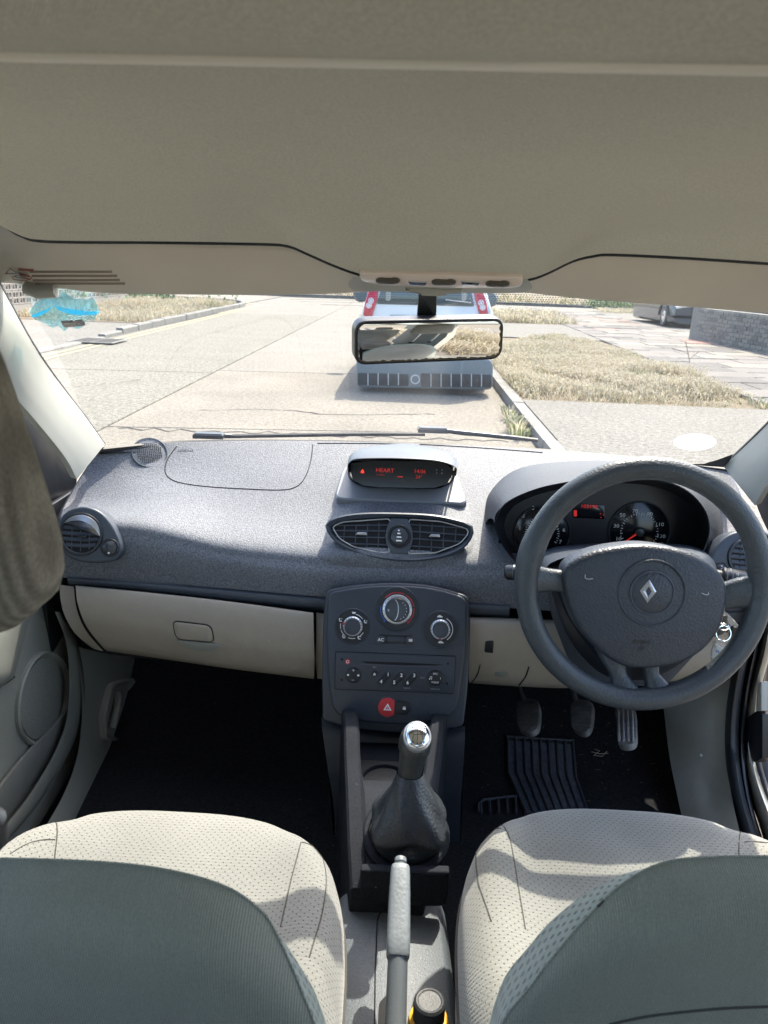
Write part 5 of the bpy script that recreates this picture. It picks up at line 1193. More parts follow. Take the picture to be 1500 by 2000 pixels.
# ignition and keys
ig = PY(1408, 1222, 1.235)
lathe('ignition_barrel', PY(1392, 1215, 1.27), (.25, -1, .1), [(.018, -.03), (.018, .02), (.012, .024), (0, .024)], m_black, col, seg=20)
keys = thing('key_fob', tuple(ig), 'bunch of keys with clear plastic tag hanging from the ignition', 'keys')
plate('key_head', Pl(PY(1405, 1216, 1.23), (.3, -.95, 0)), rpoly([(-.012, -.012), (.012, -.012), (.014, .014), (-.014, .014)], .005), -.003, .003, m_black, keys, bev=.001)
ck = PY(1413, 1237, 1.215); rr = .0125
tube('key_ring', [ck+V((rr*math.cos(a), .004*math.sin(a*1), rr*math.sin(a))) for a in [2*math.pi*i/28 for i in range(28)]], .0012, m_chrome, keys, seg=6, closed=True)
tube('key_ring', [ck+V((rr*.7*math.cos(a)-.004, -.004+.004*math.sin(a*1), .014+rr*.35*math.sin(a))) for a in [2*math.pi*i/20 for i in range(20)]], .0011, m_chrome, keys, seg=6, closed=True)
Pt = pl3((1390, 1260, 1.20), (1422, 1265, 1.205), (1400, 1305, 1.20))
tg = rpoly([(1403, 1247), (1415, 1250), (1421, 1268), (1424, 1276), (1402, 1306), (1391, 1300), (1388, 1275), (1395, 1255)], [5, 5, 8, 6, 6, 8, 14, 10])
plate('key_tag', Pt, [Pt.hit(*a) for a in tg], -.002, .002, m_clear, keys, bev=.0008)
plate('tag_label', Pt, [Pt.hit(*a) for a in rpoly([(1400, 1262), (1419, 1272), (1404, 1298), (1393, 1291), (1392, 1275)], 2)], -.0006, .0006, mat('tag_paper', (.55, .68, .72), .6, var=(300, .1)), keys, bev=0)
plate('tag_band', Pt, [Pt.hit(*a) for a in rpoly([(1398, 1257), (1420, 1269), (1419, 1272), (1397, 1261)], 1)], -.001, .0012, m_white, keys, bev=0)
text('tag_text', 'SAU', Pt, Pt.hit(1411, 1281), .010, m_bluep, keys, h=.0010, rot=R_(70))
plate('tag_mark', Pt, [Pt.hit(*a) for a in ((1399, 1268), (1405, 1271), (1403, 1276), (1397, 1273))], .0006, .0011, m_bluep, keys, bev=0)

# ================================================================ GEAR LEVER, CONSOLE, HANDBRAKE
m_tray = mat('matt_tray_plastic', (.013, .016, .022), .75, spec=.15, bump=(450, .6), var=[(300, .3), (6, .1)], wear=(200, .72, (.2, .2, .2)))
console = thing('centre_console', (0, 1.0, .40), 'dark moulded console tray carrying the gear lever between the footwells', 'console')
def cons(y, w_, deck, wall, xo=0, bot=.2, th=.024):
    c = .006+xo
    return [V((c-w_-.006, y, bot)), V((c-w_, y, wall-.004)), V((c-w_+.004, y, wall)), V((c-w_+th, y, wall)), V((c-w_+th+.004, y, wall-.004)), V((c-w_+th+.008, y, deck)), V((c, y, deck+.001)), V((c+w_-th-.008, y, deck)), V((c+w_-th-.004, y, wall-.004)), V((c+w_-th, y, wall)), V((c+w_-.004, y, wall)), V((c+w_, y, wall-.004)), V((c+w_+.006, y, bot))]
st = [(.930, .054, .385, .385), (.934, .056, .393, .394), (.96, .060, .404, .408), (1.00, .066, .418, .424), (1.05, .072, .434, .444), (1.09, .077, .446, .458), (1.12, .081, .440, .468), (1.16, .086, .42, .482), (1.20, .090, .41, .500), (1.225, .094, .41, .502), (1.36, .11, .41, .46)]
loft('console_tray', [cons(y, w_, d_, wl) for y, w_, d_, wl in st], m_tray, console, caps=True, ang=.5)
Pf = pl3((700, 1700, .932), (880, 1700, .932), (790, 1770, .928))
plate('rear_face', Pf, [Pf.hit(*a) for a in rpoly([(704, 1698), (878, 1702), (877, 1735), (870, 1770), (790, 1770), (708, 1764), (703, 1735)], [4, 4, 14, 12, 60, 12, 14])], -.012, .002, m_tray, console, bev=.004, seg=3)
# vertical fascia between the stack and the tray
rows = [[PY(x, y, Y) for x, y in r] for Y, r in ((1.30, [(628, 1402), (700, 1424), (770, 1432), (840, 1430), (908, 1418)]), (1.285, [(630, 1430), (700, 1446), (770, 1452), (840, 1450), (908, 1440)]), (1.27, [(640, 1500), (705, 1506), (775, 1508), (845, 1506), (905, 1500)]), (1.26, [(652, 1580), (710, 1582), (780, 1582), (850, 1580), (900, 1578)]), (1.26, [(656, 1700), (710, 1700), (780, 1700), (850, 1700), (898, 1700)]))]
patch('fascia', rows, m_panel, console, nu=5, nv=4)
for s_, xs in ((-1, (628, 656)), (1, (908, 898))):
    a = [PY(xs[0], 1402 if s_ < 0 else 1418, 1.30), PY(640 if s_ < 0 else 905, 1500, 1.27), PY(xs[1], 1700, 1.26)]
    patch('fascia_side', [a, [p+V((0, .15, 0)) for p in a], [p+V((0, .4, 0)) for p in a]], m_grey if s_ < 0 else m_panel, console, nu=4, nv=2)
cupc = PZ(752, 1535, .425); 
lathe('cup_holder', (cupc.x, cupc.y+.015, .41), (0, 0, 1), [(.036, 0), (.040, .012), (.041, .020), (.039, .020), (.035, .004), (0, .004)], m_tray, console, seg=36)
o = plate('tray_floor_shadow', Pl((.006, 1.16, .422), (0, 0, 1)), [(-.07, -.05), (.07, -.05), (.075, .05), (-.075, .05)], 0, .002, m_rubber, console, bev=.001)  # dark plate laid on the tray floor in place of its shadow
lathe('lighter_socket', PY(832, 1510, 1.24), (0, -1, .3), [(.013, -.01), (.013, .006), (.010, .008), (0, .008)], m_knob, console, seg=20)
# gear lever
gear = thing('gear_lever', tuple(PZ(790, 1620, .43)), 'gear lever with chrome-capped knob rising from a leather gaiter', 'gear lever')
gb_ = PZ(793, 1626, .430); gn = V((0, -.30, 1)).normalized()
kt = PZ(815, 1428, .628); kb = PZ(800, 1512, .545)
ax = (kt-kb).normalized()
ring_r = .062
lathe('gaiter_ring', gb_-gn*.010, gn, [(ring_r+.008, 0), (ring_r+.008, .008), (ring_r+.004, .0125), (ring_r-.002, .0125), (ring_r-.003, .004)], m_tray, gear, seg=56)
secs = []; N_ = 48
for i in range(21):
    t = i/20; c = gb_.lerp(kb+V((0, 0, .004)), t); 
    c = c+V((.004*math.sin(t*3), -.012*math.sin(math.pi*t), 0))
    r = (.055+.007*math.sin(math.pi*t/.6)) if t < .30 else .062+(.0205-.062)*((t-.30)/.70)**.80; s = []
    for j in range(N_):
        a = 2*math.pi*j/N_
        k = 1+.09*math.sin(math.pi*min(1, t*1.4))*math.cos(4*(a-.785))+.03*math.sin(math.pi*t)*math.sin(7*a+3*t)
        # sagging fold near the back foot of the gaiter
        fold = -.024*math.exp(-((t-.20)/.10)**2)*math.exp(-((a-4.75)/.50)**2)-.0015*math.sin(7*a+9*t)*math.sin(math.pi*t)
        s.append(V((c.x+(r*k+fold)*math.cos(a), c.y+(r*k+fold)*math.sin(a), c.z+(r*k)*math.sin(a)*.30*(1-t)+(.004*math.exp(-((t-.28)/.08)**2)*math.exp(-((a-4.9)/.6)**2)))))
    secs.append(s)
loft('gaiter', secs, m_leather, gear, ang=3, caps=False)
L_ = (kt-kb).length
lathe('knob', kb, ax, [(0, -.016), (.0165, -.016), (.0185, -.010), (.0178, .0), (.0190, .02), (.0215, .045), (.0238, L_*.60), (.0246, L_*.75), (.0236, L_*.86), (.0205, L_*.97), (.014, L_*1.03), (0, L_*1.05)], mat('knob_leather', (.035, .040, .040), .45, bump=(350, .4, 'v')), gear, seg=40, ang=3)
# chrome cap facing up and back
cn = (CAM-kt).normalized()*.62+ax*.60; cn.normalize(); kc = PY(815, 1438, kt.y-.016)
Pk2 = Pl(kc-cn*.002, cn)
cr_ = [.0195*math.sin(R_(a)) for a in (90, 75, 60, 45, 30, 15, 0)]
secs = []
for a in (95, 80, 65, 50, 35, 20, 8):
    ra = .0188*math.sin(R_(a)); hh_ = .0085*math.cos(R_(a)); secs.append([Pk2.at(ra*math.cos(2*math.pi*j/36), ra*1.12*math.sin(2*math.pi*j/36), .004+hh_) for j in range(36)])
cap = loft('chrome_cap', secs, m_chrome, gear, ang=3)
ringplate('cap_rim', Pk2, circ((0, 0), .0204, 40, .0232), circ((0, 0), .0184, 40, .0210), -.004, .0048, m_silver, gear, bev=.0006)
hcp = Hit(cap)
for l in ([(808, 1425), (807, 1436), (806, 1446)], [(816, 1423), (816, 1436), (815, 1447)], [(825, 1425), (825, 1436), (826, 1445)], [(808, 1435), (816, 1434), (825, 1435)]):
    tube('gate_line', [hcp(*p, h=.0002) for p in crv(l, 3)], .00045, m_black, cap, seg=5)
for s_, p in (('1', (806, 1420)), ('3', (816, 1417)), ('5', (827, 1420)), ('2', (805, 1451)), ('4', (815, 1453)), ('R', (828, 1450))):
    P = tangent(hcp, *p); text('gate_number', s_, P, (0, 0), .0066, m_black, cap, h=.0006)
# tunnel
tunnel = thing('tunnel_cover', (0, .7, .35), 'sunlit grey tunnel cover under the handbrake between the seats', 'tunnel')
z0 = .352
secs = []
for y, w_ in ((.30, .10), (.5, .098), (.65, .094), (.80, .088), (.90, .082), (.965, .078)):
    secs.append([V((.012-w_-.02, y, .15)), V((.012-w_-.008, y, z0-.03)), V((.012-w_, y, z0-.008)), V((.012-w_+.008, y, z0)), V((.012, y, z0+.002)), V((.012+w_-.008, y, z0)), V((.012+w_, y, z0-.008)), V((.012+w_+.008, y, z0-.03)), V((.012+w_+.02, y, .15))])
tn = loft('tunnel_top', secs, m_tunnel, tunnel, ang=1.2)
ht = Hit(tn)
on(ht, [(757, 1776), (745, 1782), (737, 1800), (735, 1850), (733, 1900), (732, 1960), (731, 2040)], .0011, m_void, 'panel_seam', tunnel)
P = Pl((.012, .7, z0+.001), (0, 0, 1)); hz_ = lambda L: [P.hit(*a) for a in L]
plate('brake_slot', P, hz_(rpoly([(740, 1960), (768, 1930), (776, 2060), (735, 2060)], 6)), -.01, .0015, m_void, tunnel, bev=.0005)
rad_ring('holder_rim', P, hz_(rpoly([(806, 1958), (822, 1941), (848, 1940), (866, 1960), (872, 2060), (802, 2060)], [6, 12, 12, 8, 5, 5])), hz_(rpoly([(811, 1962), (824, 1947), (846, 1946), (860, 1963), (866, 2054), (808, 2054)], [6, 12, 12, 8, 5, 5])), 0, .0035, m_tunnel, tunnel, bev=.001)
# bottle
bc = PZ(838, 1974, .425); Lz = [(.028, .36-.425), (.030, -.05), (.030, -.018), (.026, -.012), (.0265, -.0115)]
bot = thing('spray_bottle', (bc.x, bc.y, .355), 'yellow bottle with black ridged cap standing in the console holder', 'bottle')
lathe('bottle_body', (bc.x, bc.y, .425), (0, 0, 1), [(0, -.07), (.024, -.07), (.0255, -.06), (.0255, -.022), (.0235, -.012), (.019, -.010), (0, -.010)], mat('yellow_plastic', (.75, .40, .02), .35, var=(30, .1)), bot, seg=36)
lathe('bottle_cap', (bc.x, bc.y, .425), (0, 0, 1), [(0, -.012), (.0195, -.012)]+[(.0195-(.0010 if i % 2 else 0), -.010+i*.0022) for i in range(11)]+[(.0192, .014), (.0165, .0165), (.0145, .0162), (.0135, .0155), (0, .0152)], m_rubber, bot, seg=40, ang=.5)
# handbrake
hbk = thing('handbrake', tuple(PZ(775, 1990, .42)), 'grey handbrake lever with wrinkled rubber grip and push button', 'handbrake')
h1, h2, h3 = PZ(782, 1692, .505), PZ(777, 1872, .458), PZ(768, 2140, .39)
dxh = (h1-h2).normalized()
tube('lever', [h2+dxh*.004, h2.lerp(h3, .5), h3], lambda t: .0125+.001*t, mat('lever_grey', (.10, .115, .125), .4, bump=(500, .4), var=(10, .1)), hbk, seg=20)
Lg = (h1-h2).length
m_grip = mat('grip_rubber', (.17, .19, .20), .42, bump=(200, .3, 'v'), var=(20, .1), bump2=(120, .3, .0006))
def sq(c, ax_, r, fx=1, fz=1, n=28, e=.62):
    a = V((1, 0, 0)); a = (a-ax_*a.dot(ax_)).normalized(); b = ax_.cross(a); s = []
    for j in range(n):
        t = 2*math.pi*j/n; c1, s1_ = math.cos(t), math.sin(t)
        s.append(c+a*(math.copysign(abs(c1)**e, c1)*r*fx)+b*(math.copysign(abs(s1_)**e, s1_)*r*fz))
    return s
prof = [(0, .9), (.003, .99), (.02, 1.02), (Lg*.3, 1.0), (Lg*.55, .97), (Lg*.75, .93), (Lg*.93, .88), (Lg*.98, .84), (Lg, .74)]
loft('grip', [sq(h2+dxh*h, dxh, .0150*r) for h, r in prof], m_grip, hbk, ang=1)
lathe('release_button', h1-dxh*.004, dxh, [(.0085, 0), (.0085, .004), (.0068, .006), (.0068, .008), (.0082, .0095), (.0082, .014), (.007, .016), (0, .016)], m_grip, hbk, seg=24)
# ================================================================ CABIN FLOOR AND SIDES
cf = patch('cabin_floor', [[V((x, y, z)) for x in (-.74, -.4, -.12, .12, .4, .74)] for y, z in ((-.9, .24), (.3, .22), (.9, .21), (1.38, .215), (1.55, .25), (1.72, .38), (1.80, .62), (1.80, .80))], m_carpet, None, nu=4, nv=4)
tag(cf, kind='structure')
m_crumb = mat('crumb', (.16, .13, .09), .9)
# loose straws and crumbs on the driver's carpet
fl = Hit(cf)
r = random.Random(12); ob = []
for i in range(95):
    px_, py_ = (r.uniform(930, 1290), r.uniform(1380, 1570)) if i < 95 else (r.uniform(240, 610), r.uniform(1380, 1575))
    p = fl(px_, py_, h=.003)
    if p is None: continue
    a = r.uniform(0, 3.14); l = r.choice([.002, .003, .003, .006, .012 if px_ > 900 else .003]); d = V((math.cos(a), math.sin(a)*.8, .2*math.sin(a)))*l
    ob.append(tube('c', [p, p+d*.5+V((0, 0, .001)), p+d], .0004, m_crumb, seg=4))
tag(join('floor_crumbs', ob), 'scattered straw bits and crumbs on the black carpet', 'litter', kind='stuff')
q = [fl(*a, h=.004) for a in ((1154, 1471), (1170, 1476), (1186, 1475))]
ob = [tube('c', [fl(1154, 1471, .006), fl(1170, 1475, .006), fl(1187, 1474, .006)], .0009, m_straw[1], seg=5), tube('c', [fl(1158, 1479, .006), fl(1170, 1470, .008), fl(1160, 1466, .006)], .0008, m_straw[1], seg=5), tube('c', [fl(1160, 1478, .006), fl(1175, 1480, .006), fl(1184, 1471, .008)], .0008, m_straw[1], seg=5)]
tag(join('dry_straw', ob), 'small bent pale straw on the carpet right of the rubber mat', 'straw')

# rubber mat with ribs
mat_t = thing('rubber_mat', tuple(fl(1060, 1520)), 'ribbed black rubber heel mat on the driver side floor', 'mat')
def drape(name, pxs, h0, h1, mt, parent, bev=.002):
    top = [fl(*p, h=h1) for p in pxs]; bot = [fl(*p, h=h0) for p in pxs]; k = len(pxs)
    c = sum((V(p) for p in pxs), V((0, 0)))/k
    ti = [fl(p[0]+(c.x-p[0])*.03, p[1]+(c.y-p[1])*.03, h=h1) for p in pxs]; tm = [a.lerp(b, .25) for a, b in zip(bot, top)]
    return loft(name, [bot, [b.lerp(t, .7) for b, t in zip(bot, top)], ti], mt, parent, ang=.6)
def ribline(t): pass
tl, tr = (988, 1441), (1120, 1449); ml, mr = (990, 1512), (1126, 1520); bl, br = (1024, 1590), (1150, 1592)
def mp(u, v):
    if v < .5: a = V(tl).lerp(V(ml), v*2); b = V(tr).lerp(V(mr), v*2)
    else: a = V(ml).lerp(V(bl), (v-.5)*2); b = V(mr).lerp(V(br), (v-.5)*2)
    return tuple(a.lerp(b, u))
def mgrid(name, u0, u1, v0, v1, h, mt, nu=3, nv=8, parent=None):
    top = [[fl(*mp(u0+(u1-u0)*i/nu, v0+(v1-v0)*j/nv), h=h) for i in range(nu+1)] for j in range(nv+1)]
    return patch(name, top, mt, parent, nu=2, nv=2, thick=h)
mgrid('mat_base', -.01, 1.01, -.01, 1.05, .003, m_rubber, 4, 10, mat_t)
m_matrib = mat('mat_rib', (.035, .042, .052), .38, bump=(300, .8), var=(60, .3), wear=(140, .70, (.12, .11, .10)))
m_matin = mat('mat_tread', (.055, .066, .085), .5, bump=(220, 1), var=(90, .4))
for i in range(9):
    u = .02+i*.96/8; q = [fl(*mp(u, j/12), h=.006) for j in range(13)]
    tube('mat_rib', q, .0032, m_matrib, mat_t, seg=8)
for i in range(8): mgrid('tread_insert', .03+i*.12+.008, .03+i*.12+.105, .05, 1.0, .0048, m_matin, 2, 8, mat_t)
tube('mat_edge', [fl(*mp(u/8*1.0, 0), h=.006) for u in range(9)], .0035, m_matrib, mat_t, seg=8)
for i in range(5):
    a = (938+i*17, 1571-i*3); b = (940+i*17, 1592)
    tube('mat_rib', [fl(*a, h=.005), fl(*b, h=.005)], .003, m_matrib, mat_t, seg=6)
tube('mat_edge', [fl(x, y, h=.005) for x, y in ((934, 1590), (934, 1574), (945, 1566), (985, 1561), (1015, 1558))], .003, m_matrib, mat_t, seg=6)

# pedals
def pedal(name, px, Y, arm, label, ribs, vert=False):
    P = pl3((px[0][0], px[0][1], Y+.02), (px[1][0], px[1][1], Y+.02), (px[2][0], px[2][1], Y-.012))
    t = thing(name, tuple(P.at(*P.hit(*px[0]))), label, 'pedal')
    plate('pad_rubber', P, [P.hit(*a) for a in crv(px, 4, True)], -.008, .004, m_pedal, t, bev=.003, dome=.001)
    for a, b in ribs: tube('pedal_rib', [P.at(*P.hit(*a), .0045), P.at(*P.hit(*b), .0045)], .0011 if not vert else .0022, m_pedal if not vert else m_pedrib, t, seg=6)
    tube('pedal_arm', [PY(*arm[0], Y+.08), PY(*arm[1], Y+.05), P.at(*P.hit(*arm[2]), -.006)], .006, m_carm, t, seg=8, n=3)
    return t
m_pedal = mat('pedal_rubber', (.13, .13, .125), .6, bump=(300, .7), var=(40, .35), wear=(60, .66, (.2, .18, .15)))
m_pedrib = mat('worn_pedal_rib', (.36, .36, .36), .45, bump=(200, .5), var=(60, .25))
m_carm = mat('pedal_arm_metal', (.12, .12, .12), .5, .6)
pedal('pedal', [(1012, 1374), (1032, 1367), (1052, 1372), (1055, 1398), (1050, 1425), (1032, 1433), (1014, 1422), (1010, 1398)], 1.50, ((1012, 1330), (1016, 1350), (1026, 1372)), 'left clutch pedal with worn rubber pad', [((1013, 1378+8*i), (1053, 1380+8*i)) for i in range(6)])
pedal('pedal', [(1117, 1376), (1136, 1368), (1157, 1374), (1158, 1400), (1152, 1426), (1138, 1434), (1120, 1424), (1115, 1400)], 1.50, ((1118, 1336), (1120, 1352), (1126, 1372)), 'middle brake pedal with worn rubber pad and thin metal arm', [((1118, 1382+8*i), (1156, 1384+8*i)) for i in range(6)])
pedal('pedal', [(1203, 1384), (1222, 1380), (1240, 1385), (1243, 1420), (1242, 1450), (1226, 1458), (1208, 1452), (1205, 1420)], 1.48, ((1212, 1340), (1214, 1360), (1220, 1385)), 'tall right accelerator pedal with upright pale ribs', [((1208.5+9*i, 1385), (1211+9*i, 1452)) for i in range(4)], True)

# left kick panel with recessed lever
kick = thing('kick_panel', (-.63, 1.4, .45), 'grey plastic kick panel with release lever beside the passenger footwell', 'trim panel')
rows = [[PX(x, y, X) for x, y, X in r] for r in (
    [(150, 1262, -.66), (200, 1275, -.655), (250, 1282, -.645), (288, 1292, -.635)],
    [(158, 1330, -.66), (205, 1335, -.650), (250, 1340, -.640), (282, 1345, -.632)],
    [(160, 1400, -.655), (205, 1405, -.645), (245, 1410, -.635), (270, 1415, -.628)],
    [(150, 1480, -.65), (190, 1485, -.638), (225, 1490, -.630), (254, 1498, -.622)],
    [(120, 1560, -.645), (150, 1570, -.630), (190, 1575, -.62), (222, 1565, -.612)],
    [(60, 1660, -.63), (100, 1660, -.62), (150, 1660, -.61), (190, 1620, -.60)])]
kp = patch('kick_trim', rows, m_grey, kick, nu=6, nv=6); hk_ = Hit(kp)
P = tangent(hk_, 225, 1390)
plate('lever_recess', P, [P.hit(*a) for a in rpoly([(215, 1345), (248, 1335), (256, 1370), (240, 1440), (205, 1438), (200, 1400)], [14, 8, 14, 8, 8, 8])], -.02, .001, m_grey, kick, bev=.0005)
rad_ring('recess_rim', P, [P.hit(*a) for a in rpoly([(208, 1334), (254, 1322), (264, 1370), (244, 1448), (196, 1446), (192, 1400)], [14, 10, 14, 8, 8, 8])], [P.hit(*a) for a in rpoly([(216, 1347), (246, 1338), (253, 1370), (238, 1437), (207, 1435), (202, 1400)], [14, 8, 14, 8, 8, 8])], -.02, .014, m_grey, kick, bev=.004, hi=.004)
tube('release_lever', [P.at(*P.hit(226, 1354), .004), P.at(*P.hit(220, 1372), .012), P.at(*P.hit(213, 1400), .014), P.at(*P.hit(209, 1422), .012)], .0085, m_grey, kick, seg=10, n=4, flat=(.55, 1))

# left door
door = thing('door', (-.72, .9, .55), 'grey passenger door panel with round speaker and map pocket', 'door')
rows = [[PX(x, y, X) for x, y, X in r] for r in (
    [(-420, 1090, -.74), (-200, 1080, -.74), (0, 1080, -.735), (60, 1085, -.73), (118, 1120, -.715)],
    [(-420, 1250, -.72), (-200, 1210, -.72), (0, 1190, -.715), (80, 1185, -.71), (140, 1225, -.70)],
    [(-420, 1440, -.71), (-200, 1360, -.71), (0, 1310, -.705), (100, 1280, -.70), (168, 1300, -.69)],
    [(-420, 1600, -.70), (-200, 1500, -.70), (0, 1430, -.70), (95, 1400, -.695), (172, 1390, -.69)],
    [(-420, 1800, -.69), (-200, 1660, -.69), (0, 1560, -.69), (70, 1520, -.69), (150, 1490, -.685)],
    [(-420, 2100, -.68), (-220, 1860, -.68), (-40, 1700, -.68), (30, 1640, -.68), (110, 1590, -.675)])]
dp = patch('door_panel', rows, m_grey, door, nu=8, nv=8, thick=.05)
hd = Hit(dp)
P = tangent(hd, 80, 1368); 
e0 = [P.hit(*a) for a in crv([(80, 1272), (112, 1282), (128, 1320), (126, 1370), (112, 1418), (82, 1452), (56, 1456), (34, 1430), (28, 1390), (34, 1342), (52, 1298)], 4, True)]
e1 = inset(e0, .0085)
c_ = (sum(a[0] for a in e0)/len(e0), sum(a[1] for a in e0)/len(e0))
ei_ = [(c_[0]+(a[0]-c_[0])*.86, c_[1]+(a[1]-c_[1])*.86) for a in e0]
rad_ring('speaker_rim', P, e0, ei_, -.02, .010, m_grey, door, bev=.003, hi=.004)
m_spk = mat('speaker_mesh', (.16, .165, .145), .7, bump=(250, 1, 'v'), var=(700, .5))
sg_ = plate('speaker_grille', P, ei_, -.02, .005, m_spk, door, bev=.001, dome=.004)
# raised rim of the map pocket and the pocket mouth
def band(name, mid, wid, X, mt, parent, th=.03):
    secs = []
    for (x, y), w_ in zip(crv(mid, 5), [w[0] for w in crv([(w_,) for w_ in wid], 5)]):
        p = PX(x, y, X+.02); a = PX(x-w_, y, X); b = PX(x+w_, y, X); secs.append([PX(x-w_, y, X-.04), PX(x-w_, y, X+.02), PX(x-w_*.5, y, X+th), PX(x+w_*.5, y, X+th), PX(x+w_, y, X+.016), PX(x+w_, y, X-.04)])
    return loft(name, secs, mt, parent, ang=1)
band('pocket_rim', [(112, 1195), (140, 1250), (150, 1310), (150, 1370), (140, 1425), (110, 1490), (60, 1570), (0, 1640), (-80, 1720), (-200, 1840)], [5, 12, 15, 16, 15, 14, 15, 16, 18, 20], -.685, m_grey, door, .022)
plate('pocket_mouth', Pl((-.688, .9, .5), (1, 0, 0)), [Pl((-.688, .9, .5), (1, 0, 0)).hit(*a) for a in crv([(126, 1386), (128, 1400), (120, 1425), (95, 1475), (55, 1540), (10, 1600), (-60, 1690), (-90, 1660), (-30, 1570), (40, 1480), (100, 1420)], 3, True)], 0, .006, mat('pocket_painted_shade', (.14, .145, .13), .8, var=(20, .1)), door, bev=.002)  # darker plate over the door panel paints the shade inside the pocket
rows = [[PX(x, y, X) for x, y, X in r] for r in (
    [(-300, 1230, -.66), (-60, 1215, -.66), (20, 1210, -.665), (58, 1205, -.70)],
    [(-300, 1330, -.645), (-60, 1285, -.65), (0, 1268, -.655), (46, 1255, -.70)],
    [(-300, 1410, -.65), (-60, 1350, -.655), (-5, 1328, -.66), (28, 1318, -.70)],
    [(-300, 1440, -.70), (-60, 1372, -.70), (-5, 1346, -.70), (24, 1326, -.71)])]
patch('armrest', rows, m_grey, door, nu=5, nv=4)
on(hd, [(28, 1322), (10, 1335), (-10, 1345), (-60, 1372)], .0016, m_void, 'panel_gap', door)
band('door_seal', [(122, 1180), (150, 1238), (166, 1290), (172, 1350), (170, 1420), (158, 1480), (120, 1560), (85, 1620), (40, 1690)], [3, 5, 8, 7, 6, 8, 13, 15, 16], -.675, m_seal, door, .006)
Pc3 = Pl((-.735, 1.3, .95), (1, -.12, 0))
plate('mirror_corner', Pc3, [Pc3.hit(*a) for a in crv([(52, 720), (95, 835), (128, 880), (147, 915), (151, 945), (138, 975), (120, 1000), (116, 1060), (60, 1080), (20, 900)], 4, True)], -.02, .0, m_black, door, bev=.004)
Pwn = Pl((-.74, .8, 1.0), (1, 0, .12))
plate('window_glass', Pwn, [Pwn.hit(*a) for a in [(50, 700), (60, 1080), (-500, 1110), (-900, 700), (-500, 330)]], -.004, 0, m_sglass, door, bev=0)
# driver side: kick trim, seal, body opening, open door edge
dk = thing('kick_panel', (.66, 1.3, .4), 'pale grey kick trim right of the accelerator pedal', 'trim panel')
rows = [[PX(x, y, X) for x, y, X in r] for r in (
    [(1292, 1330, .60), (1340, 1322, .63), (1385, 1312, .66), (1440, 1300, .69)],
    [(1298, 1400, .60), (1340, 1400, .625), (1380, 1400, .65), (1424, 1395, .685)],
    [(1308, 1480, .60), (1345, 1480, .625), (1380, 1480, .65), (1420, 1475, .68)],
    [(1322, 1550, .60), (1358, 1550, .625), (1390, 1550, .65), (1428, 1550, .67)],
    [(1335, 1610, .60), (1370, 1612, .62), (1405, 1618, .64), (1445, 1625, .66)],
    [(1350, 1680, .60), (1390, 1690, .62), (1430, 1700, .64), (1470, 1720, .65)])]
patch('kick_trim', rows, m_greyp, dk, nu=6, nv=6)
plate('trim_clip', tangent(Hit(dk.children[0]), 1370, 1475), circ((0, 0), .003, 10), 0, .001, m_white, dk, bev=0)
ds = thing('door_opening', (.70, 1.2, .5), 'black rubber seal around the open driver doorway with painted sill', 'door frame')
def bandR(name, mid, wid, X, mt, parent, th=.02):
    secs = []; W_ = [w[0] for w in crv([(w_,) for w_ in wid], 5)]
    for (x, y), w_ in zip(crv(mid, 5), W_):
        secs.append([PX(x-w_, y, X+.03), PX(x-w_, y, X+.003), PX(x-w_*.6, y, X-th*.8), PX(x, y, X-th*.9), PX(x+w_*.5, y, X-th*.5), PX(x+w_, y, X+.005), PX(x+w_, y, X+.03)])
    return loft(name, secs, mt, parent, ang=1.2)
bandR('door_seal', [(1468, 1180), (1455, 1260), (1441, 1320), (1431, 1380), (1427, 1440), (1430, 1500), (1440, 1560), (1456, 1620), (1478, 1690)], [13, 13, 14, 15, 15, 16, 17, 19, 20], .685, m_seal, ds, .016)
bandR('inner_lip', [(1490, 1180), (1474, 1270), (1461, 1330), (1452, 1390), (1448, 1440), (1450, 1500), (1460, 1560), (1476, 1620), (1500, 1690)], [5, 6, 6, 6, 6, 7, 7, 8, 9], .70, m_black, ds, .008)
m_paint = mat('champagne_car_paint', (.34, .32, .27), .3, .5, coat=.6, bump=(30, .1))
bandR('painted_sill', [(1510, 1180), (1494, 1270), (1478, 1330), (1466, 1390), (1461, 1440), (1466, 1500), (1482, 1560), (1505, 1620), (1530, 1690)], [12, 12, 12, 12, 10, 12, 16, 20, 24], .72, m_paint, ds, .012)
dr = thing('door', (.80, 1.1, .6), 'edge of the open driver door with black latch at the right', 'door')
bandR('door_edge', [(1530, 1150), (1512, 1280), (1500, 1400), (1492, 1470), (1500, 1540), (1525, 1620), (1560, 1690)], [22, 18, 16, 16, 18, 22, 26], .78, m_black, dr, .02)
P = Pl((.75, 1.2, .5), (-1, -.2, 0))
plate('latch', P, [P.hit(*a) for a in rpoly([(1470, 1400), (1490, 1385), (1500, 1395), (1500, 1480), (1484, 1490), (1466, 1468), (1460, 1430)], 4)], -.01, .012, m_black, dr, bev=.003)
plate('latch_tag', P, [P.hit(*a) for a in rpoly([(1492, 1333), (1500, 1330), (1500, 1388), (1488, 1388)], 2)], 0, .014, m_pillar, dr, bev=.002)
tube('weatherstrip', [PX(x, y, .735) for x, y in ((1478, 1480), (1486, 1510), (1496, 1540), (1510, 1570))], .006, m_chrome if 0 else m_seal, dr, seg=8)
tube('bright_trim', [PX(x, y, .728) for x, y in ((1474, 1497), (1482, 1520), (1488, 1545), (1494, 1562))], .003, m_steel, dr, seg=8)

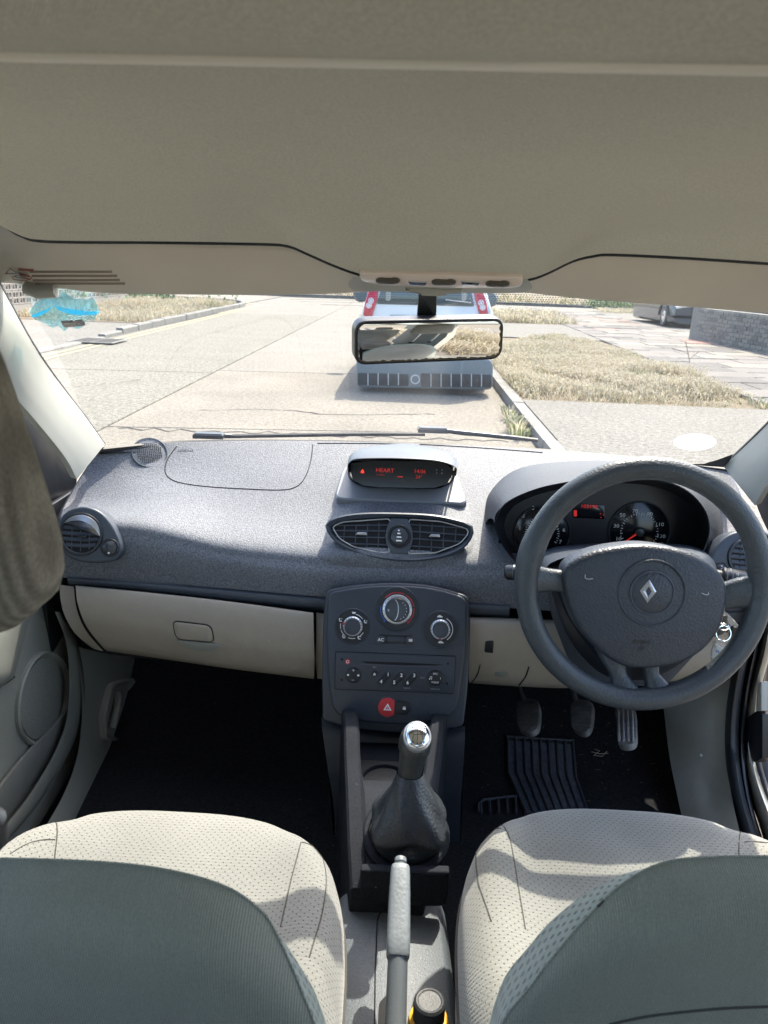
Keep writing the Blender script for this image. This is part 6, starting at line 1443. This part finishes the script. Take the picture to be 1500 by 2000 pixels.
# ---------------------------------------------------------------- pillars
def pillar(rows_, label, parent=None):
    t = thing('windscreen_pillar', tuple(rows_[0][-1]), label, 'pillar')
    patch('pillar_trim', rows_, m_pillar, t, nu=6, nv=8, thick=.012)
    return t
gl = [(-30, 500, .99, 0), (16, 585, 1.08, 0), (62, 668, 1.16, 0), (112, 742, 1.32, 0), (165, 812, 1.47, 0), (205, 868, 1.585, 0)]
inn_ = [(-130, 560, .85), (-60, 640, .93), (0, 740, 1.05), (70, 822, 1.18), (127, 893, 1.32), (150, 936, 1.40)]
def prow(g, i, bul):
    a = PY(g[0], g[1], g[2]); b = PY(i[0], i[1], i[2]); r = []
    for t in (0, .2, .45, .7, .9, 1):
        p = a.lerp(b, t); p = p+(CAM-p).normalized()*bul*math.sin(math.pi*t); r.append(p)
    return r
pillar([prow(g, i, .022) for g, i in zip(gl, inn_)], 'pale grey windscreen pillar on the passenger side by the headrest')
tube('screen_seal', [PY(g[0]-2, g[1], g[2]+.004) for g in gl], .0035, m_seal, None, seg=6, n=4)
so1 = bpy.data.objects['screen_seal']; tag(so1, 'thin black windscreen seal along the passenger side pillar', 'seal')
gr = [(1740, 560, .90), (1690, 620, 1.0), (1620, 700, 1.14), (1560, 762, 1.28), (1490, 838, 1.45), (1413, 911, 1.635)]
ir = [(1860, 700, .80), (1780, 760, .88), (1700, 820, 1.0), (1620, 880, 1.14), (1520, 920, 1.32), (1474, 987, 1.44)]
pillar([prow(g, i, .022) for g, i in zip(gr, ir)], 'pale grey windscreen pillar on the driver side above the steering wheel')
o = tube('screen_seal', [PY(g[0]+2, g[1]-2, g[2]+.004) for g in gr], .004, m_seal, None, seg=6, n=4); tag(o, 'thin black windscreen seal along the driver side pillar', 'seal')
# black corner trim behind the driver's pillar
P = Pl((.75, 1.3, .95), (-1, -.1, 0))
t = thing('mirror_corner_trim', tuple(P.at(*P.hit(1490, 980))), 'black triangular trim at the base of the driver side window', 'trim')
plate('trim_plate', P, [P.hit(*a) for a in crv([(1476, 985), (1480, 962), (1492, 942), (1520, 915), (1600, 900), (1640, 1040), (1520, 1060), (1500, 1040)], 4, True)], -.03, 0, m_black, t, bev=.003)

# ---------------------------------------------------------------- headlining, visors
# cloth lining: flat roof, sweeping down to a shaped front edge
edge_px = [(-260, 330), (-120, 375), (-40, 412), (0, 436), (36, 458), (90, 469), (300, 471), (500, 474), (560, 478), (600, 494), (650, 516), (700, 534), (760, 548), (862, 556), (960, 552), (1030, 545), (1070, 532), (1120, 508), (1160, 498), (1200, 495), (1350, 502), (1500, 512), (1640, 520), (1800, 530), (1980, 520)]
def eY(i, x): return .89+.09*math.exp(-((x-862)/230)**2)
E_ = [PY(x, y, eY(0, x)) for x, y in edge_px]
rows = []
for (Y, z, sx) in ((-1.3, 1.36, 1), (-.5, 1.385, 1.0), (0, 1.404, 1.0), (.2, 1.398, 1.0), (.29, 1.379, 1), (.335, 1.3665, 1), (.350, 1.365, 1), (.366, 1.3665, 1), (.385, 1.3695, 1.0), (.43, 1.3705, 1.0), (.55, 1.366, 1), (.68, 1.345, 1)):
    r = []
    for e in E_:
        x = e.x*1.0; crown = -.10*(abs(x)/.62)**4*.5
        r.append(V((x*(1.15 if Y < .30 else 1.08), Y, z+crown)))
    rows.append(r)
rows.append([V((e.x*1.02, e.y-.09, e.z+.022)) for e in E_]); rows.append([V((e.x, e.y-.03, e.z+.006)) for e in E_]); rows.append([V(e) for e in E_])
rows.append([V((e.x, e.y+.006, e.z+.004)) for e in E_]); rows.append([V((e.x, e.y+.004, e.z+.022)) for e in E_])
m_highlight = mat('pale_highlight_cloth', (.92, .90, .80), .9, spec=.1)  # pale colour stands in for a highlight on the roof crease
lin = thing('headlining', (0, .3, 1.37), 'beige ribbed cloth headlining with shaped front edge filling the top', 'headlining')
hlp = patch('roof_cloth', rows, m_headl, lin, nu=3, nv=5, ang=1.2)
tube('edge_shade_line', [e+V((0, .006, -.001)) for e in E_], .0020, m_seal, lin, seg=6, n=5)  # dark tube in place of the shade under the front edge
hc_l = Hit(hlp); tube('roof_highlight', [hc_l(x, 104+x*.017, .0005) for x in range(-60, 1561, 60)], .0032, m_highlight, lin, seg=8, n=2)  # pale tube added for the bright line across the lining
# steel roof skin above
tag(patch('car_roof', [[V((x, y, z-.06*(abs(x)/.7)**3)) for x in (-.72, -.4, 0, .4, .72)] for y, z in ((-1.4, 1.44), (-.5, 1.47), (.3, 1.475), (.85, 1.44), (1.09, 1.345))], m_paint, None, nu=3, nv=3, thick=.01), 'painted roof panel above the headlining', 'roof')
def visor(name, top, bot, Y0, Y1, label):
    rows = []
    for k in range(7):
        t = k/6
        rows.append([PY(a[0]*(1-t)+b[0]*t, a[1]*(1-t)+b[1]*t, (Y0*(1-t)+Y1*t)-.012*math.sin(math.pi*t)+(.006 if k in (0,) else 0)) for a, b in zip(top, bot)])
    rows.append([p+V((0, .010, .006)) for p in rows[-1]]); rows.append([p+V((0, .014, .03)) for p in rows[0]][:0] or [p+V((0, -.01, .02)) for p in rows[-1]])
    t_ = thing(name, tuple(rows[0][len(top)//2]), label, 'sun visor')
    o = patch('visor_body', rows, m_visor, t_, nu=4, nv=4, ang=1.3); return t_, o
v1, vo1 = visor('sun_visor', [(-60, 405), (30, 446), (150, 458), (300, 460), (450, 462), (560, 466), (610, 480), (660, 505), (715, 530)], [(-60, 548), (20, 553), (110, 562), (200, 572), (350, 575), (500, 576), (600, 575), (680, 572), (740, 568)], .99, 1.06, 'folded passenger sun visor with printed airbag warning')
v2, vo2 = visor('sun_visor', [(1000, 540), (1060, 520), (1120, 490), (1180, 480), (1300, 484), (1420, 490), (1520, 496), (1650, 504)], [(985, 566), (1050, 574), (1120, 582), (1190, 588), (1300, 596), (1420, 605), (1520, 613), (1650, 625)], .99, 1.06, 'plain folded driver sun visor on the right')
hv1 = Hit(vo1)
tube('visor_hinge', [hv1(52, 560, .004), hv1(75, 566, .008), hv1(110, 564, .004)], .010, m_pillar, v1, seg=10)
m_warn = mat('warning_print_brown', (.30, .26, .22), .6); m_warnr = mat('warning_print_red', (.38, .13, .10), .6)
def decal(hit, a, b, w_, mt, parent, name='warning_print'):
    q = [hit(a[0]+(b[0]-a[0])*t, a[1]+(b[1]-a[1])*t, .0008) for t in (0, .25, .5, .75, 1)]
    vs = [];
    for p in q: vs += [p+V((0, 0, w_/2)), p-V((0, 0, w_/2))]
    fs = [(2*i, 2*i+1, 2*i+3, 2*i+2) for i in range(4)]
    return mesh(name, vs, fs, mt, parent, smooth=False)
obs = [decal(hv1, a, b, .0042, m_warn, None) for a, b in (((58, 529), (219, 529)), ((62, 537), (229, 537)), ((64, 546), (234, 545)), ((68, 552), (244, 552)))]
obs += [decal(hv1, (36, 524), (66, 526), .0045, m_warnr, None), decal(hv1, (38, 532), (58, 538), .004, m_warnr, None)]
join('warning_text', obs, v1, 'faded brown warning lines')
tw = [tube('w', [hv1(*p, .0006) for p in ((11, 534), (20, 524), (34, 534), (11, 534))], .0006, m_warnr, seg=4), tube('w', [hv1(43+19*math.cos(a)-.0, 542+5*math.sin(a), .0006) for a in [i*math.pi/10 for i in range(21)]], .0006, m_warnr, seg=4), tube('w', [hv1(28, 540, .0006), hv1(58, 544, .0006)], .0006, m_warnr, seg=4)]
join('warning_symbol', tw, v1, 'faded red triangle and circle')
# header trim and dome lamp, mirror base
P = pl3((705, 535, .93), (1020, 545, .93), (862, 510, .90))
dome = thing('interior_lamp', tuple(P.at(*P.hit(862, 540))), 'oblong clear interior lamp unit above the mirror', 'lamp')
dpx = rpoly([(702, 522), (1022, 531), (1022, 548), (1000, 554), (862, 553), (730, 547), (703, 538)], [12, 12, 10, 20, 60, 20, 10])
Pd2 = P
plate('lamp_base', Pd2, [Pd2.hit(*a) for a in inset(dpx, 3)], -.03, .002, m_pillar, dome, bev=.002)
m_lens = mat('lamp_lens_pinkish', (.85, .74, .66), .15, bump=(200, .3), coat=.8)
plate('lamp_lens', Pd2, [Pd2.hit(*a) for a in dpx], 0, .007, m_lens, dome, bev=.003)
m_bulb = mat('dark_bulb_recess', (.10, .09, .07), .3, coat=.5)
for cx_, cy_ in ((758, 536), (867, 539), (972, 542)):
    for dx in (-13, 13): plate('bulb_window', Pd2, [Pd2.hit(*a) for a in circ((cx_+dx, cy_), 11, 16, 5.5)], .006, .009, m_bulb, dome, bev=.001)
    plate('lamp_button', Pd2, [Pd2.hit(*a) for a in rpoly([(cx_-14, cy_-5), (cx_+14, cy_-4), (cx_+13, cy_+3), (cx_-13, cy_+2)], 2)], .007, .011, m_bulb, dome, bev=.001)
for cx_ in (815, 918): plate('lens_glint', Pd2, [Pd2.hit(*a) for a in rpoly([(cx_-18, 537), (cx_+20, 539), (cx_+16, 546), (cx_-16, 544)], 3)], .006, .0085, m_chrome, dome, bev=.001)  # chrome plates set in as glints on the lens
hd_ = [[PY(x, y, Y+.08) for x, y in r] for Y, r in ((.86, [(690, 540), (780, 546), (860, 548), (960, 549), (1030, 545)]), (.89, [(680, 556), (775, 560), (860, 562), (965, 564), (1040, 562)]), (.93, [(690, 568), (775, 570), (860, 571), (960, 573), (1020, 572)]), (.96, [(690, 562), (775, 564), (860, 565), (960, 566), (1020, 566)]))]
tag(patch('header_trim', hd_, m_pillar, None, nu=4, nv=4), 'small pale header trim strip under the interior lamp', 'trim')
# ---------------------------------------------------------------- rear-view mirror
mir = thing('rear_view_mirror', tuple(PY(834, 575, .93)), 'rear-view mirror on a black stalk showing the seats behind', 'mirror')
plate('mirror_mount', pl3((790, 560, .985), (900, 562, .985), (840, 580, .99)), [pl3((790, 560, .985), (900, 562, .985), (840, 580, .99)).hit(*a) for a in rpoly([(790, 556), (903, 558), (901, 566), (868, 570), (866, 573), (824, 572), (822, 569), (792, 564)], 2)], -.01, .01, m_pillar, mir, bev=.002)
Pst = pl3((815, 580, 1.19), (853, 582, 1.19), (834, 615, 1.195))
plate('stalk', Pst, [Pst.hit(*a) for a in rpoly([(818, 568), (854, 570), (852, 622), (814, 620)], 3)], -.012, 0, m_black, mir, bev=.002)
mo = rpoly([(692, 627), (984, 621), (980, 700), (692, 712)], [26, 20, 24, 22], 8)
mo = [(x, y-1.2*math.sin(math.pi*(x-692)/292)*4*(1 if y < 665 else -1)) for x, y in mo]
C0 = PY(838, 665, 1.17); 
Mn = V((.215, -1, -.135)).normalized()
PM = Pl(C0, Mn)
hm = lambda L: [PM.hit(*a) for a in L]
big = hm(mo)
plate('mirror_housing', PM, big, -.028, .0035, m_black, mir, bev=.004, seg=3)
plate('housing_back', PM, inset(big, .010), -.042, -.02, m_black, mir, bev=.01)
ins_ = inset(big, .0042)
m_mirror = mat('mirror_silvering', (.86, .86, .86), .015, 1)
mg = plate('mirror_glass', PM, ins_, .002, .0042, m_mirror, mir, bev=.0003)
# flaking silvering round the rim of the glass
rr_ = random.Random(3); kk = len(ins_); flake = []
a1_ = resample(ins_, 150); a2_ = []
for i, (a, b) in enumerate(zip(a1_, inset(a1_, .001))):
    side = PM.at(*a).z < C0.z-.012 or a[0] > max(p[0] for p in a1_)-.008
    d_ = V(b)-V(a); k_ = rr_.uniform(.4, 3.6) if side else rr_.uniform(.3, .8); a2_.append(tuple(V(a)+d_*k_))
vs = [PM.at(*a, .0044) for a in a1_]+[PM.at(*a, .0044) for a in a2_]
mesh('flaked_edge', vs, [(i, (i+1) % 150, 150+(i+1) % 150, 150+i) for i in range(150)], mat('flaked_silvering', (.10, .085, .06), .6, var=(200, .5)), mg, smooth=False)

# ---------------------------------------------------------------- windscreen
ws = thing('windscreen', (0, 1.3, 1.1), 'clear windscreen with dotted black band at the top centre', 'windscreen')
basep = [(180, 880), (330, 866), (480, 863), (640, 864), (790, 868), (950, 874), (1100, 884), (1260, 898), (1440, 920)]
B_ = [PZ(x, y, .90)+V((0, .012, -.004)) for x, y in basep]
T_ = []
for i, b in enumerate(B_):
    x = b.x*.80; T_.append(V((x, 1.13-.10*(x/.5)**2, 1.285-.02*(x/.5)**2)))
rows = []
for t in (0, .25, .5, .75, 1): rows.append([b.lerp(tp_, t)+V((0, .02, .02))*math.sin(math.pi*t) for b, tp_ in zip(B_, T_)])
g_ = patch('glass_pane', rows, m_glass, ws, nu=4, nv=5, thick=0)
hgl = Hit(g_)
ob = []; vs = []; fs = []
for j in range(7):
    for i in range(150):
        x = 470+i*5.4+(j % 2)*2.7; y = 568+j*4.2+(x-860)*.018; 
        if abs(x-862) > 385-j*18+ (0 if x < 862 else 0): continue
        p, n = hgl.fr(x, y); p = p+n*.0006; u = n.cross(V((0, 0, 1))).normalized(); v = n.cross(u); s_ = .0016*(1-.06*j); b = len(vs)
        vs += [p+u*s_, p+v*s_, p-u*s_, p-v*s_]; fs.append((b, b+1, b+2, b+3))
tag(mesh('frit_dots', vs, fs, m_frit, ws, smooth=False), kind='stuff')
tube('lower_seal', [b+V((0, .004, .0)) for b in B_], .006, m_frit, ws, seg=6, n=4)
# corner frits
for L in [[(1418, 912), (1432, 886), (1405, 896), (1375, 905), (1330, 906)]]:
    q = [hgl(*p, h=.001) for p in L]; q = [p for p in q if p]
    if len(q) > 2: mesh('corner_frit', q, [tuple(range(len(q)))], m_frit, ws, smooth=False)
# stickers
P = tangent(hgl, 1356, 864); 
st_ = plate('oval_sticker', P, [P.hit(*a) for a in circ((1357, 863), 42, 44, 16)], 0, .0008, thin('white_sticker', (.92, .92, .92), .55), None, bev=.0002)
tag(st_, 'blank white oval sticker low on the driver side of the glass', 'sticker')
blue = thing('blue_film', tuple(hgl(120, 600)), 'crumpled pale blue plastic film hanging at the top left of the glass', 'plastic film')
m_film = glass('blue_film_clear', (.50, .86, .94), 1.6, .15, dirt=.42, dc=(.35, .80, .92)); m_filmd = thin('blue_film_fold', (.06, .34, .52), .5)
rr2 = random.Random(5); cols = 13; rw = []
ty = [600, 575, 566, 562, 560, 558, 562, 566, 566, 568, 568, 572, 590]; by = [604, 612, 618, 622, 626, 629, 630, 630, 628, 624, 618, 612, 596]
for j in range(5):
    r = []
    for i in range(cols):
        x = 56+(191-56)*i/(cols-1); y = ty[i]+(by[i]-ty[i])*j/4; r.append(hgl(x, y, .006+.008*rr2.random()))
    rw.append(r)
fm = patch('film_sheet', rw, m_film, blue, nu=4, nv=4); hf = Hit(fm)
for L in ([(54, 599), (70, 590), (90, 582), (98, 577), (92, 586), (76, 596), (60, 600)], [(102, 577), (120, 580), (150, 585), (175, 588), (192, 588), (184, 594), (165, 596), (140, 594), (120, 589)]):
    q = [hgl(*p, h=.016) for p in crv(L, 3, True)]; mesh('dark_fold', q, [tuple(range(len(q)))], m_filmd, blue, smooth=False)
for k in range(16):
    x, y = rr2.uniform(70, 175), rr2.uniform(588, 622); L = [(x, y)]
    for _ in range(3): x += rr2.uniform(-14, 14); y += rr2.uniform(-7, 7); L.append((min(186, max(62, x)), min(620, max(572, y))))
    q = [hgl(*p, h=.016) for p in L]; tube('crease', q, .0004, m_white, blue, seg=4)
plate('foil_patch', tangent(hgl, 138, 616), [tangent(hgl, 138, 616).hit(*a) for a in rpoly([(115, 609), (160, 606), (165, 618), (122, 622)], 4)], .014, .015, mat('grey_foil', (.35, .32, .32), .4, .4, var=(200, .5)), blue, bev=.0003)
# scuttle and wipers outside
scp = [b+V((0, .05, -.012)) for b in B_]
sc_t = thing('scuttle', tuple(scp[4]), 'black scuttle panel and bonnet edge outside the windscreen base', 'scuttle')
patch('scuttle_panel', [[p+V((0, -.012, -.012)) for p in R[0]], scp, [p+V((0, .16, -.06)) for p in scp]], m_rubber, sc_t, nu=3, nv=3)
def wiper(a, b, c, label):
    t = thing('wiper', tuple(PY(*a)), label, 'wiper')
    tube('arm', [PY(*a), PY(*b)], .0055, m_black, t, seg=8, n=4); tube('blade', [PY(*q) for q in c], .005, m_rubber, t, seg=6, n=4)
    box('pivot_cap', PY(*a), (.07, .03, .012), m_black, t, rz=.05, bev=.004)
wiper((845, 839, 1.80), (1010, 856, 1.82), ((860, 838, 1.81), (900, 846, 1.82), (980, 852, 1.83), (1050, 860, 1.83)), 'black wiper with its pivot above the centre display')
wiper((408, 850, 1.76), (470, 852, 1.80), ((380, 853, 1.77), (520, 851, 1.80), (700, 848, 1.82), (830, 848, 1.83)), 'black wiper parked along the passenger side scuttle')

# ================================================================ SEATS
def cushion(name, cx, y0, y1, mt, parent, zc=.488, tilt=.0, hw_=.262):
    cy = (y0+y1)/2; hy = (y1-y0)/2; rings = [(1.0, -.20), (1.015, -.12), (1.02, -.075), (1.015, -.045), (.995, -.022), (.965, -.008), (.93, 0), (.88, .004), (.8, .003), (.7, .0), (.55, 0), (.4, 0), (.25, 0), (.1, 0)]
    N = 96; secs = []; uvs = []; vs = []; fs = []; prev = None; arc = [0]*N
    for ri, (k, dz) in enumerate(rings):
        s = []
        for j in range(N):
            a = 2*math.pi*j/N; c, sn = math.cos(a), math.sin(a); e = 2/2.9
            X = math.copysign(abs(c)**e, c)*hw_*k; Y = math.copysign(abs(sn)**e, sn)*hy*k
            u = abs(X)/hw_; ww = (Y+hy)/(2*hy)
            bol = .028*math.exp(-((u-.80)/.18)**2)*(1-ww)-.005*math.exp(-((u-.62)/.06)**2)
            rise = .02*ww*ww-.018*max(0, ww-.82)/.18
            taper = 1-.05*ww
            s.append(V((cx+X*taper, cy+Y, zc+dz+(bol if k < .96 else bol*.5)+rise)))
        secs.append(s)
    k = N; vs = [v for s in secs for v in s]
    # uv: unrolled outward from the top
    top = 7
    uv = [None]*len(vs)
    for j in range(N):
        for ri in range(top, len(rings)): v = secs[ri][j]; uv[ri*N+j] = (v.x, v.y)
        base_ = secs[top][j]; d = V((base_.x-cx, base_.y-cy)).normalized(); acc = 0
        for ri in range(top-1, -1, -1):
            acc += (secs[ri][j]-secs[ri+1][j]).length; uv[ri*N+j] = (base_.x+d.x*acc, base_.y+d.y*acc)
    for ri in range(len(rings)-1):
        for j in range(N): fs.append((ri*N+j, ri*N+(j+1) % N, (ri+1)*N+(j+1) % N, (ri+1)*N+j))
    c = sum(secs[-1], V())/N; vs.append(c); uv.append((c.x, c.y))
    for j in range(N): fs.append(((len(rings)-1)*N+j, (len(rings)-1)*N+(j+1) % N, len(vs)-1))
    o = mesh(name, vs, fs, mt, parent, ang=3, uvs=uv)
    return o, secs
pseat = thing('front_seat', (-.31, .7, .3), 'sunlit cream dotted cloth passenger seat at the left', 'car seat')
c1_, sec1 = cushion('seat_cushion', -.302, .42, .965, m_cushion, pseat, zc=.500)
tube('piping', sec1[2], .0035, m_seam, pseat, seg=6, closed=True)
hs1 = Hit(c1_)
for L in ([(588, 1645), (576, 1690), (566, 1730), (556, 1775), (548, 1810)], [(590, 1645), (612, 1654), (630, 1678), (637, 1720), (630, 1780), (616, 1830), (604, 1870)], [(108, 1600), (112, 1620), (110, 1650), (105, 1690)], [(108, 1640), (80, 1641), (50, 1650), (20, 1668)]):
    on(hs1, L, .0009, m_seam, 'seam', pseat)
dseat = thing('front_seat', (.35, .75, .3), 'half shaded dotted cloth driver seat with stained cushion at the right', 'car seat')
c2_, sec2 = cushion('seat_cushion', .358, .45, 1.015, m_cushion2, dseat, zc=.506)
tube('piping', sec2[2], .0035, m_seam, dseat, seg=6, closed=True)
hs2 = Hit(c2_)
for L in ([(958, 1602), (982, 1612), (996, 1640), (1004, 1680), (1012, 1730), (1022, 1790), (1026, 1815)], [(930, 1690), (936, 1730), (948, 1765), (960, 1800)], [(930, 1690), (932, 1640), (950, 1622), (978, 1618)], [(1449, 1608), (1444, 1640), (1443, 1680)], [(1446, 1646), (1470, 1644), (1500, 1646)]):
    on(hs2, L, .0009, m_seam, 'seam', dseat)
for t_, cx_ in ((pseat, -.302), (dseat, .358)):
    box('seat_base', (cx_, .68, .27), (.40, .46, .12), m_seal, t_, bev=.02); 
    for s_ in (-1, 1): box('seat_rail', (cx_+s_*.2, .68, .225), (.04, .6, .03), m_carm, t_, bev=.005)
# backrests: thick shaped panels, seen from behind and above
def backrest(P, px, parent, sgn, hfront=.05, sp=.35, fn=None):
    uv = [P.hit(*a, h=-hfront*.9) for a in px]; SPL = [fn(*a) for a in px]
    if area(uv) < 0: uv = uv[::-1]; SPL = SPL[::-1]
    k = len(uv); c = (sum(a[0] for a in uv)/k, sum(a[1] for a in uv)/k)
    prof = [(-hfront, .020), (-hfront*.98, .012), (-hfront*.96, .003), (-hfront*sp, -.001)]
    rings = [[P.at(*q, h if jj < 3 else -hfront*SPL[z_]) for z_, q in enumerate(inset(uv, i))] for jj, (h, i) in enumerate(prof)]
    side = loft('side_bolster', rings, m_side, parent, caps=False, ang=2)
    rear = [(-hfront*sp, -.001), (-hfront*sp*.5, .003), (-hfront*sp*.2, .010), (0, .020), (.003, .035), (.004, .055)]
    rr = [[P.at(*q, -hfront*SPL[z_]*(1, .5, .2, 0, 0, 0)[jj]+(0, 0, 0, 0, .003, .004)[jj]) for z_, q in enumerate(inset(uv, i))] for jj, (h, i) in enumerate(rear)]
    vs = [v for r in rr for v in r]; fs = []
    for i in range(len(rr)-1):
        for j in range(k): fs.append((i*k+j, i*k+(j+1) % k, (i+1)*k+(j+1) % k, (i+1)*k+j))
    fs.append(tuple((len(rr)-1)*k+j for j in range(k)))
    rc_ = mesh('seat_back_cover', vs, fs, m_back, parent, ang=2)
    fr = [[P.at(*q, h) for q in inset(uv, i)] for h, i in [(-hfront, .020), (-hfront-.004, .035)]]
    vs = [v for r in fr for v in r]; fs = [(j, (j+1) % k, k+(j+1) % k, k+j) for j in range(k)]+[tuple(k+j for j in range(k))]
    mesh('backrest_front', vs, fs, m_cushion2, parent, ang=2)
    tube('piping', [P.at(*q, -hfront*SPL[z_]) for z_, q in enumerate(inset(uv, -.001))], .0012, m_back, parent, seg=6, closed=True)
    return rc_
bn = V((0, -1, -.16)).normalized()
Pb1 = Pl((-.3, .40, .88), bn)
bp1 = crv([(640, 1995), (622, 1945), (600, 1905), (560, 1845), (500, 1780), (435, 1738), (330, 1708), (200, 1692), (0, 1685), (-200, 1690), (-420, 1720)], 5)+[(-640, 1800), (-720, 1900), (-720, 2300), (700, 2300)]+crv([(680, 2150), (660, 2060), (646, 2015)], 3)
backrest(Pb1, bp1, pseat, 1, .045, fn=lambda x, y: .95 if x < 520 else max(.35, .95-(x-520)/100*.6))
Pb2 = Pl((.35, .44, .88), bn)
bp2 = crv([(946, 2020), (962, 1960), (985, 1905), (1030, 1850), (1062, 1812), (1112, 1768), (1170, 1730), (1230, 1705), (1310, 1688), (1400, 1681), (1500, 1680), (1600, 1684), (1750, 1700)], 5)+[(1950, 1780), (2030, 1900), (2030, 2300), (900, 2300), (925, 2120)]
rc2 = backrest(Pb2, bp2, dseat, -1, .047, fn=lambda x, y: .2+.75*(lambda q: q*q*(3-2*q))(max(0, min(1, (x-1000)/330))))
hb2 = Hit(rc2)
on(hb2, [(1190, 2000), (1260, 1985), (1340, 1975), (1420, 1968), (1500, 1965)], .0012, m_seam, 'pocket_seam', dseat)
on(hb2, [(962, 1990), (975, 1955), (1000, 1910), (1040, 1862), (1080, 1820), (1130, 1780), (1180, 1752)], .0011, m_seam, 'back_seam', dseat)
# headrests
def headrest(cx, y, zb, parent, hwid=.145, ht=.20, dp=.055, lean=.10):
    secs = []; N = 40; n_ = 16
    for i in range(n_+1):
        t = i/n_; z = zb+ht*t; k = (1-abs(2*t-1)**5)**.30 if 0 < t < 1 else .12
        k = max(.12, k); wv = hwid*(1-.16*t)*k; d = dp*k; c = V((cx, y-lean*t, z))
        s = []
        for j in range(N):
            a = 2*math.pi*j/N; e = .62; cc, ss = math.cos(a), math.sin(a)
            s.append(V((c.x+math.copysign(abs(cc)**e, cc)*wv, c.y+math.copysign(abs(ss)**e, ss)*d, c.z)))
        secs.append(s)
    o = loft('headrest', secs, m_hr, parent, ang=3)
    for s_ in (-1, 1): tube('headrest_post', [V((cx+s_*.06, y, zb+.03)), V((cx+s_*.06, y+.02, zb-.16))], .006, m_steel, parent, seg=10)
    for s_ in (-1, 1): lathe('post_guide', (cx+s_*.06, y+.018, zb-.155), (0, 0, 1), [(.020, -.01), (.020, .006), (.012, .012), (.006, .012)], m_black, parent, seg=16)
    return o
m_hr = mat('headrest_cloth', (.25, .24, .212), .95, bump=(500, .8), var=[(400, .2), (8, .08)], spec=.1); streaks(m_hr, 52, .7, 1.1, 'X', .2, nz=130)
headrest(-.335, .40, 1.068, pseat, .155, .235, .045, .055)
headrest(.40, .42, 1.035, dseat, .140, .19, .05, .055)

# ---------------------------------------------------------------- rest of the cabin behind the camera (seen in the mirror)
cab = thing('cabin_wall', (-.74, -.2, .6), 'grey lower side trim of the car beside the passenger seat', 'side panel')
box('side_trim', (-.76, -.3, .52), (.05, 1.5, .62), m_grey, cab, bev=.01)
cab2 = thing('cabin_wall', (.78, -.2, .6), 'grey centre pillar and side trim behind the open driver doorway', 'side panel')
box('side_trim', (.77, -.60, .62), (.05, 1.2, .82), m_grey, cab2, bev=.01); box('quarter_panel', (.70, -.98, 1.17), (.05, .44, .34), m_pillar, cab2, bev=.01)
loft('centre_pillar', [[V((.72, -.06, .3)), V((.72, .20, .3)), V((.78, .20, .3)), V((.78, -.06, .3))], [V((.70, -.04, .9)), V((.70, .17, .9)), V((.77, .17, .9)), V((.77, -.04, .9))], [V((.60, .0, 1.36)), V((.60, .11, 1.36)), V((.66, .11, 1.36)), V((.66, .0, 1.36))]], m_greyp, cab2)
loft('centre_pillar', [[V((-.73, .02, .3)), V((-.73, .16, .3)), V((-.78, .16, .3)), V((-.78, .02, .3))], [V((-.72, .02, .9)), V((-.72, .14, .9)), V((-.77, .14, .9)), V((-.77, .02, .9))], [V((-.60, .0, 1.36)), V((-.60, .09, 1.36)), V((-.66, .09, 1.36)), V((-.66, .0, 1.36))]], m_pillar, cab)
for s_, c_ in ((-1, cab), (1, cab2)):
    tube('roof_rail', [V((s_*.62, -1.2, 1.34)), V((s_*.63, -.4, 1.36)), V((s_*.62, .4, 1.36)), V((s_*.60, .8, 1.31)), V((s_*.56, 1.0, 1.25))], .035, m_pillar, c_, seg=10, n=4)
rs = thing('bench', (0, -.75, .3), 'rear bench seat in dotted cloth behind the front seats', 'car seat')
cushion('bench_cushion', 0, -.85, -.35, m_cushion2, rs, hw_=.60)
loft('bench_back', [[V((-.6, -.85, .45)), V((.6, -.85, .45)), V((.6, -.75, .45)), V((-.6, -.75, .45))], [V((-.58, -1.05, .95)), V((.58, -1.05, .95)), V((.58, -.95, .95)), V((-.58, -.95, .95))]], m_cushion2, rs)
for cx_ in (-.36, .36): headrest(cx_, -.98, .96, rs, .12, .12, .04, .03)
# repeats of one kind share a group
GR = {'front_seat': 'front seats', 'pedal': 'foot pedals', 'kerb': 'kerbs along the street', 'sun_visor': 'sun visors', 'windscreen_pillar': 'windscreen pillars', 'screen_seal': 'windscreen side seals', 'wiper': 'windscreen wipers', 'door': 'car doors', 'parked_car': 'parked cars', 'brick_wall': 'brick garden walls', 'weed_tuft': 'weed tufts by the kerb', 'kick_panel': 'kick panels', 'dry_grass': 'dry grass verges', 'cabin_wall': 'cabin side walls'}
for o in S.objects:
    b_ = o.name.split('.')[0]
    if o.parent is None and b_ in GR and 'label' in o: o['group'] = GR[b_]
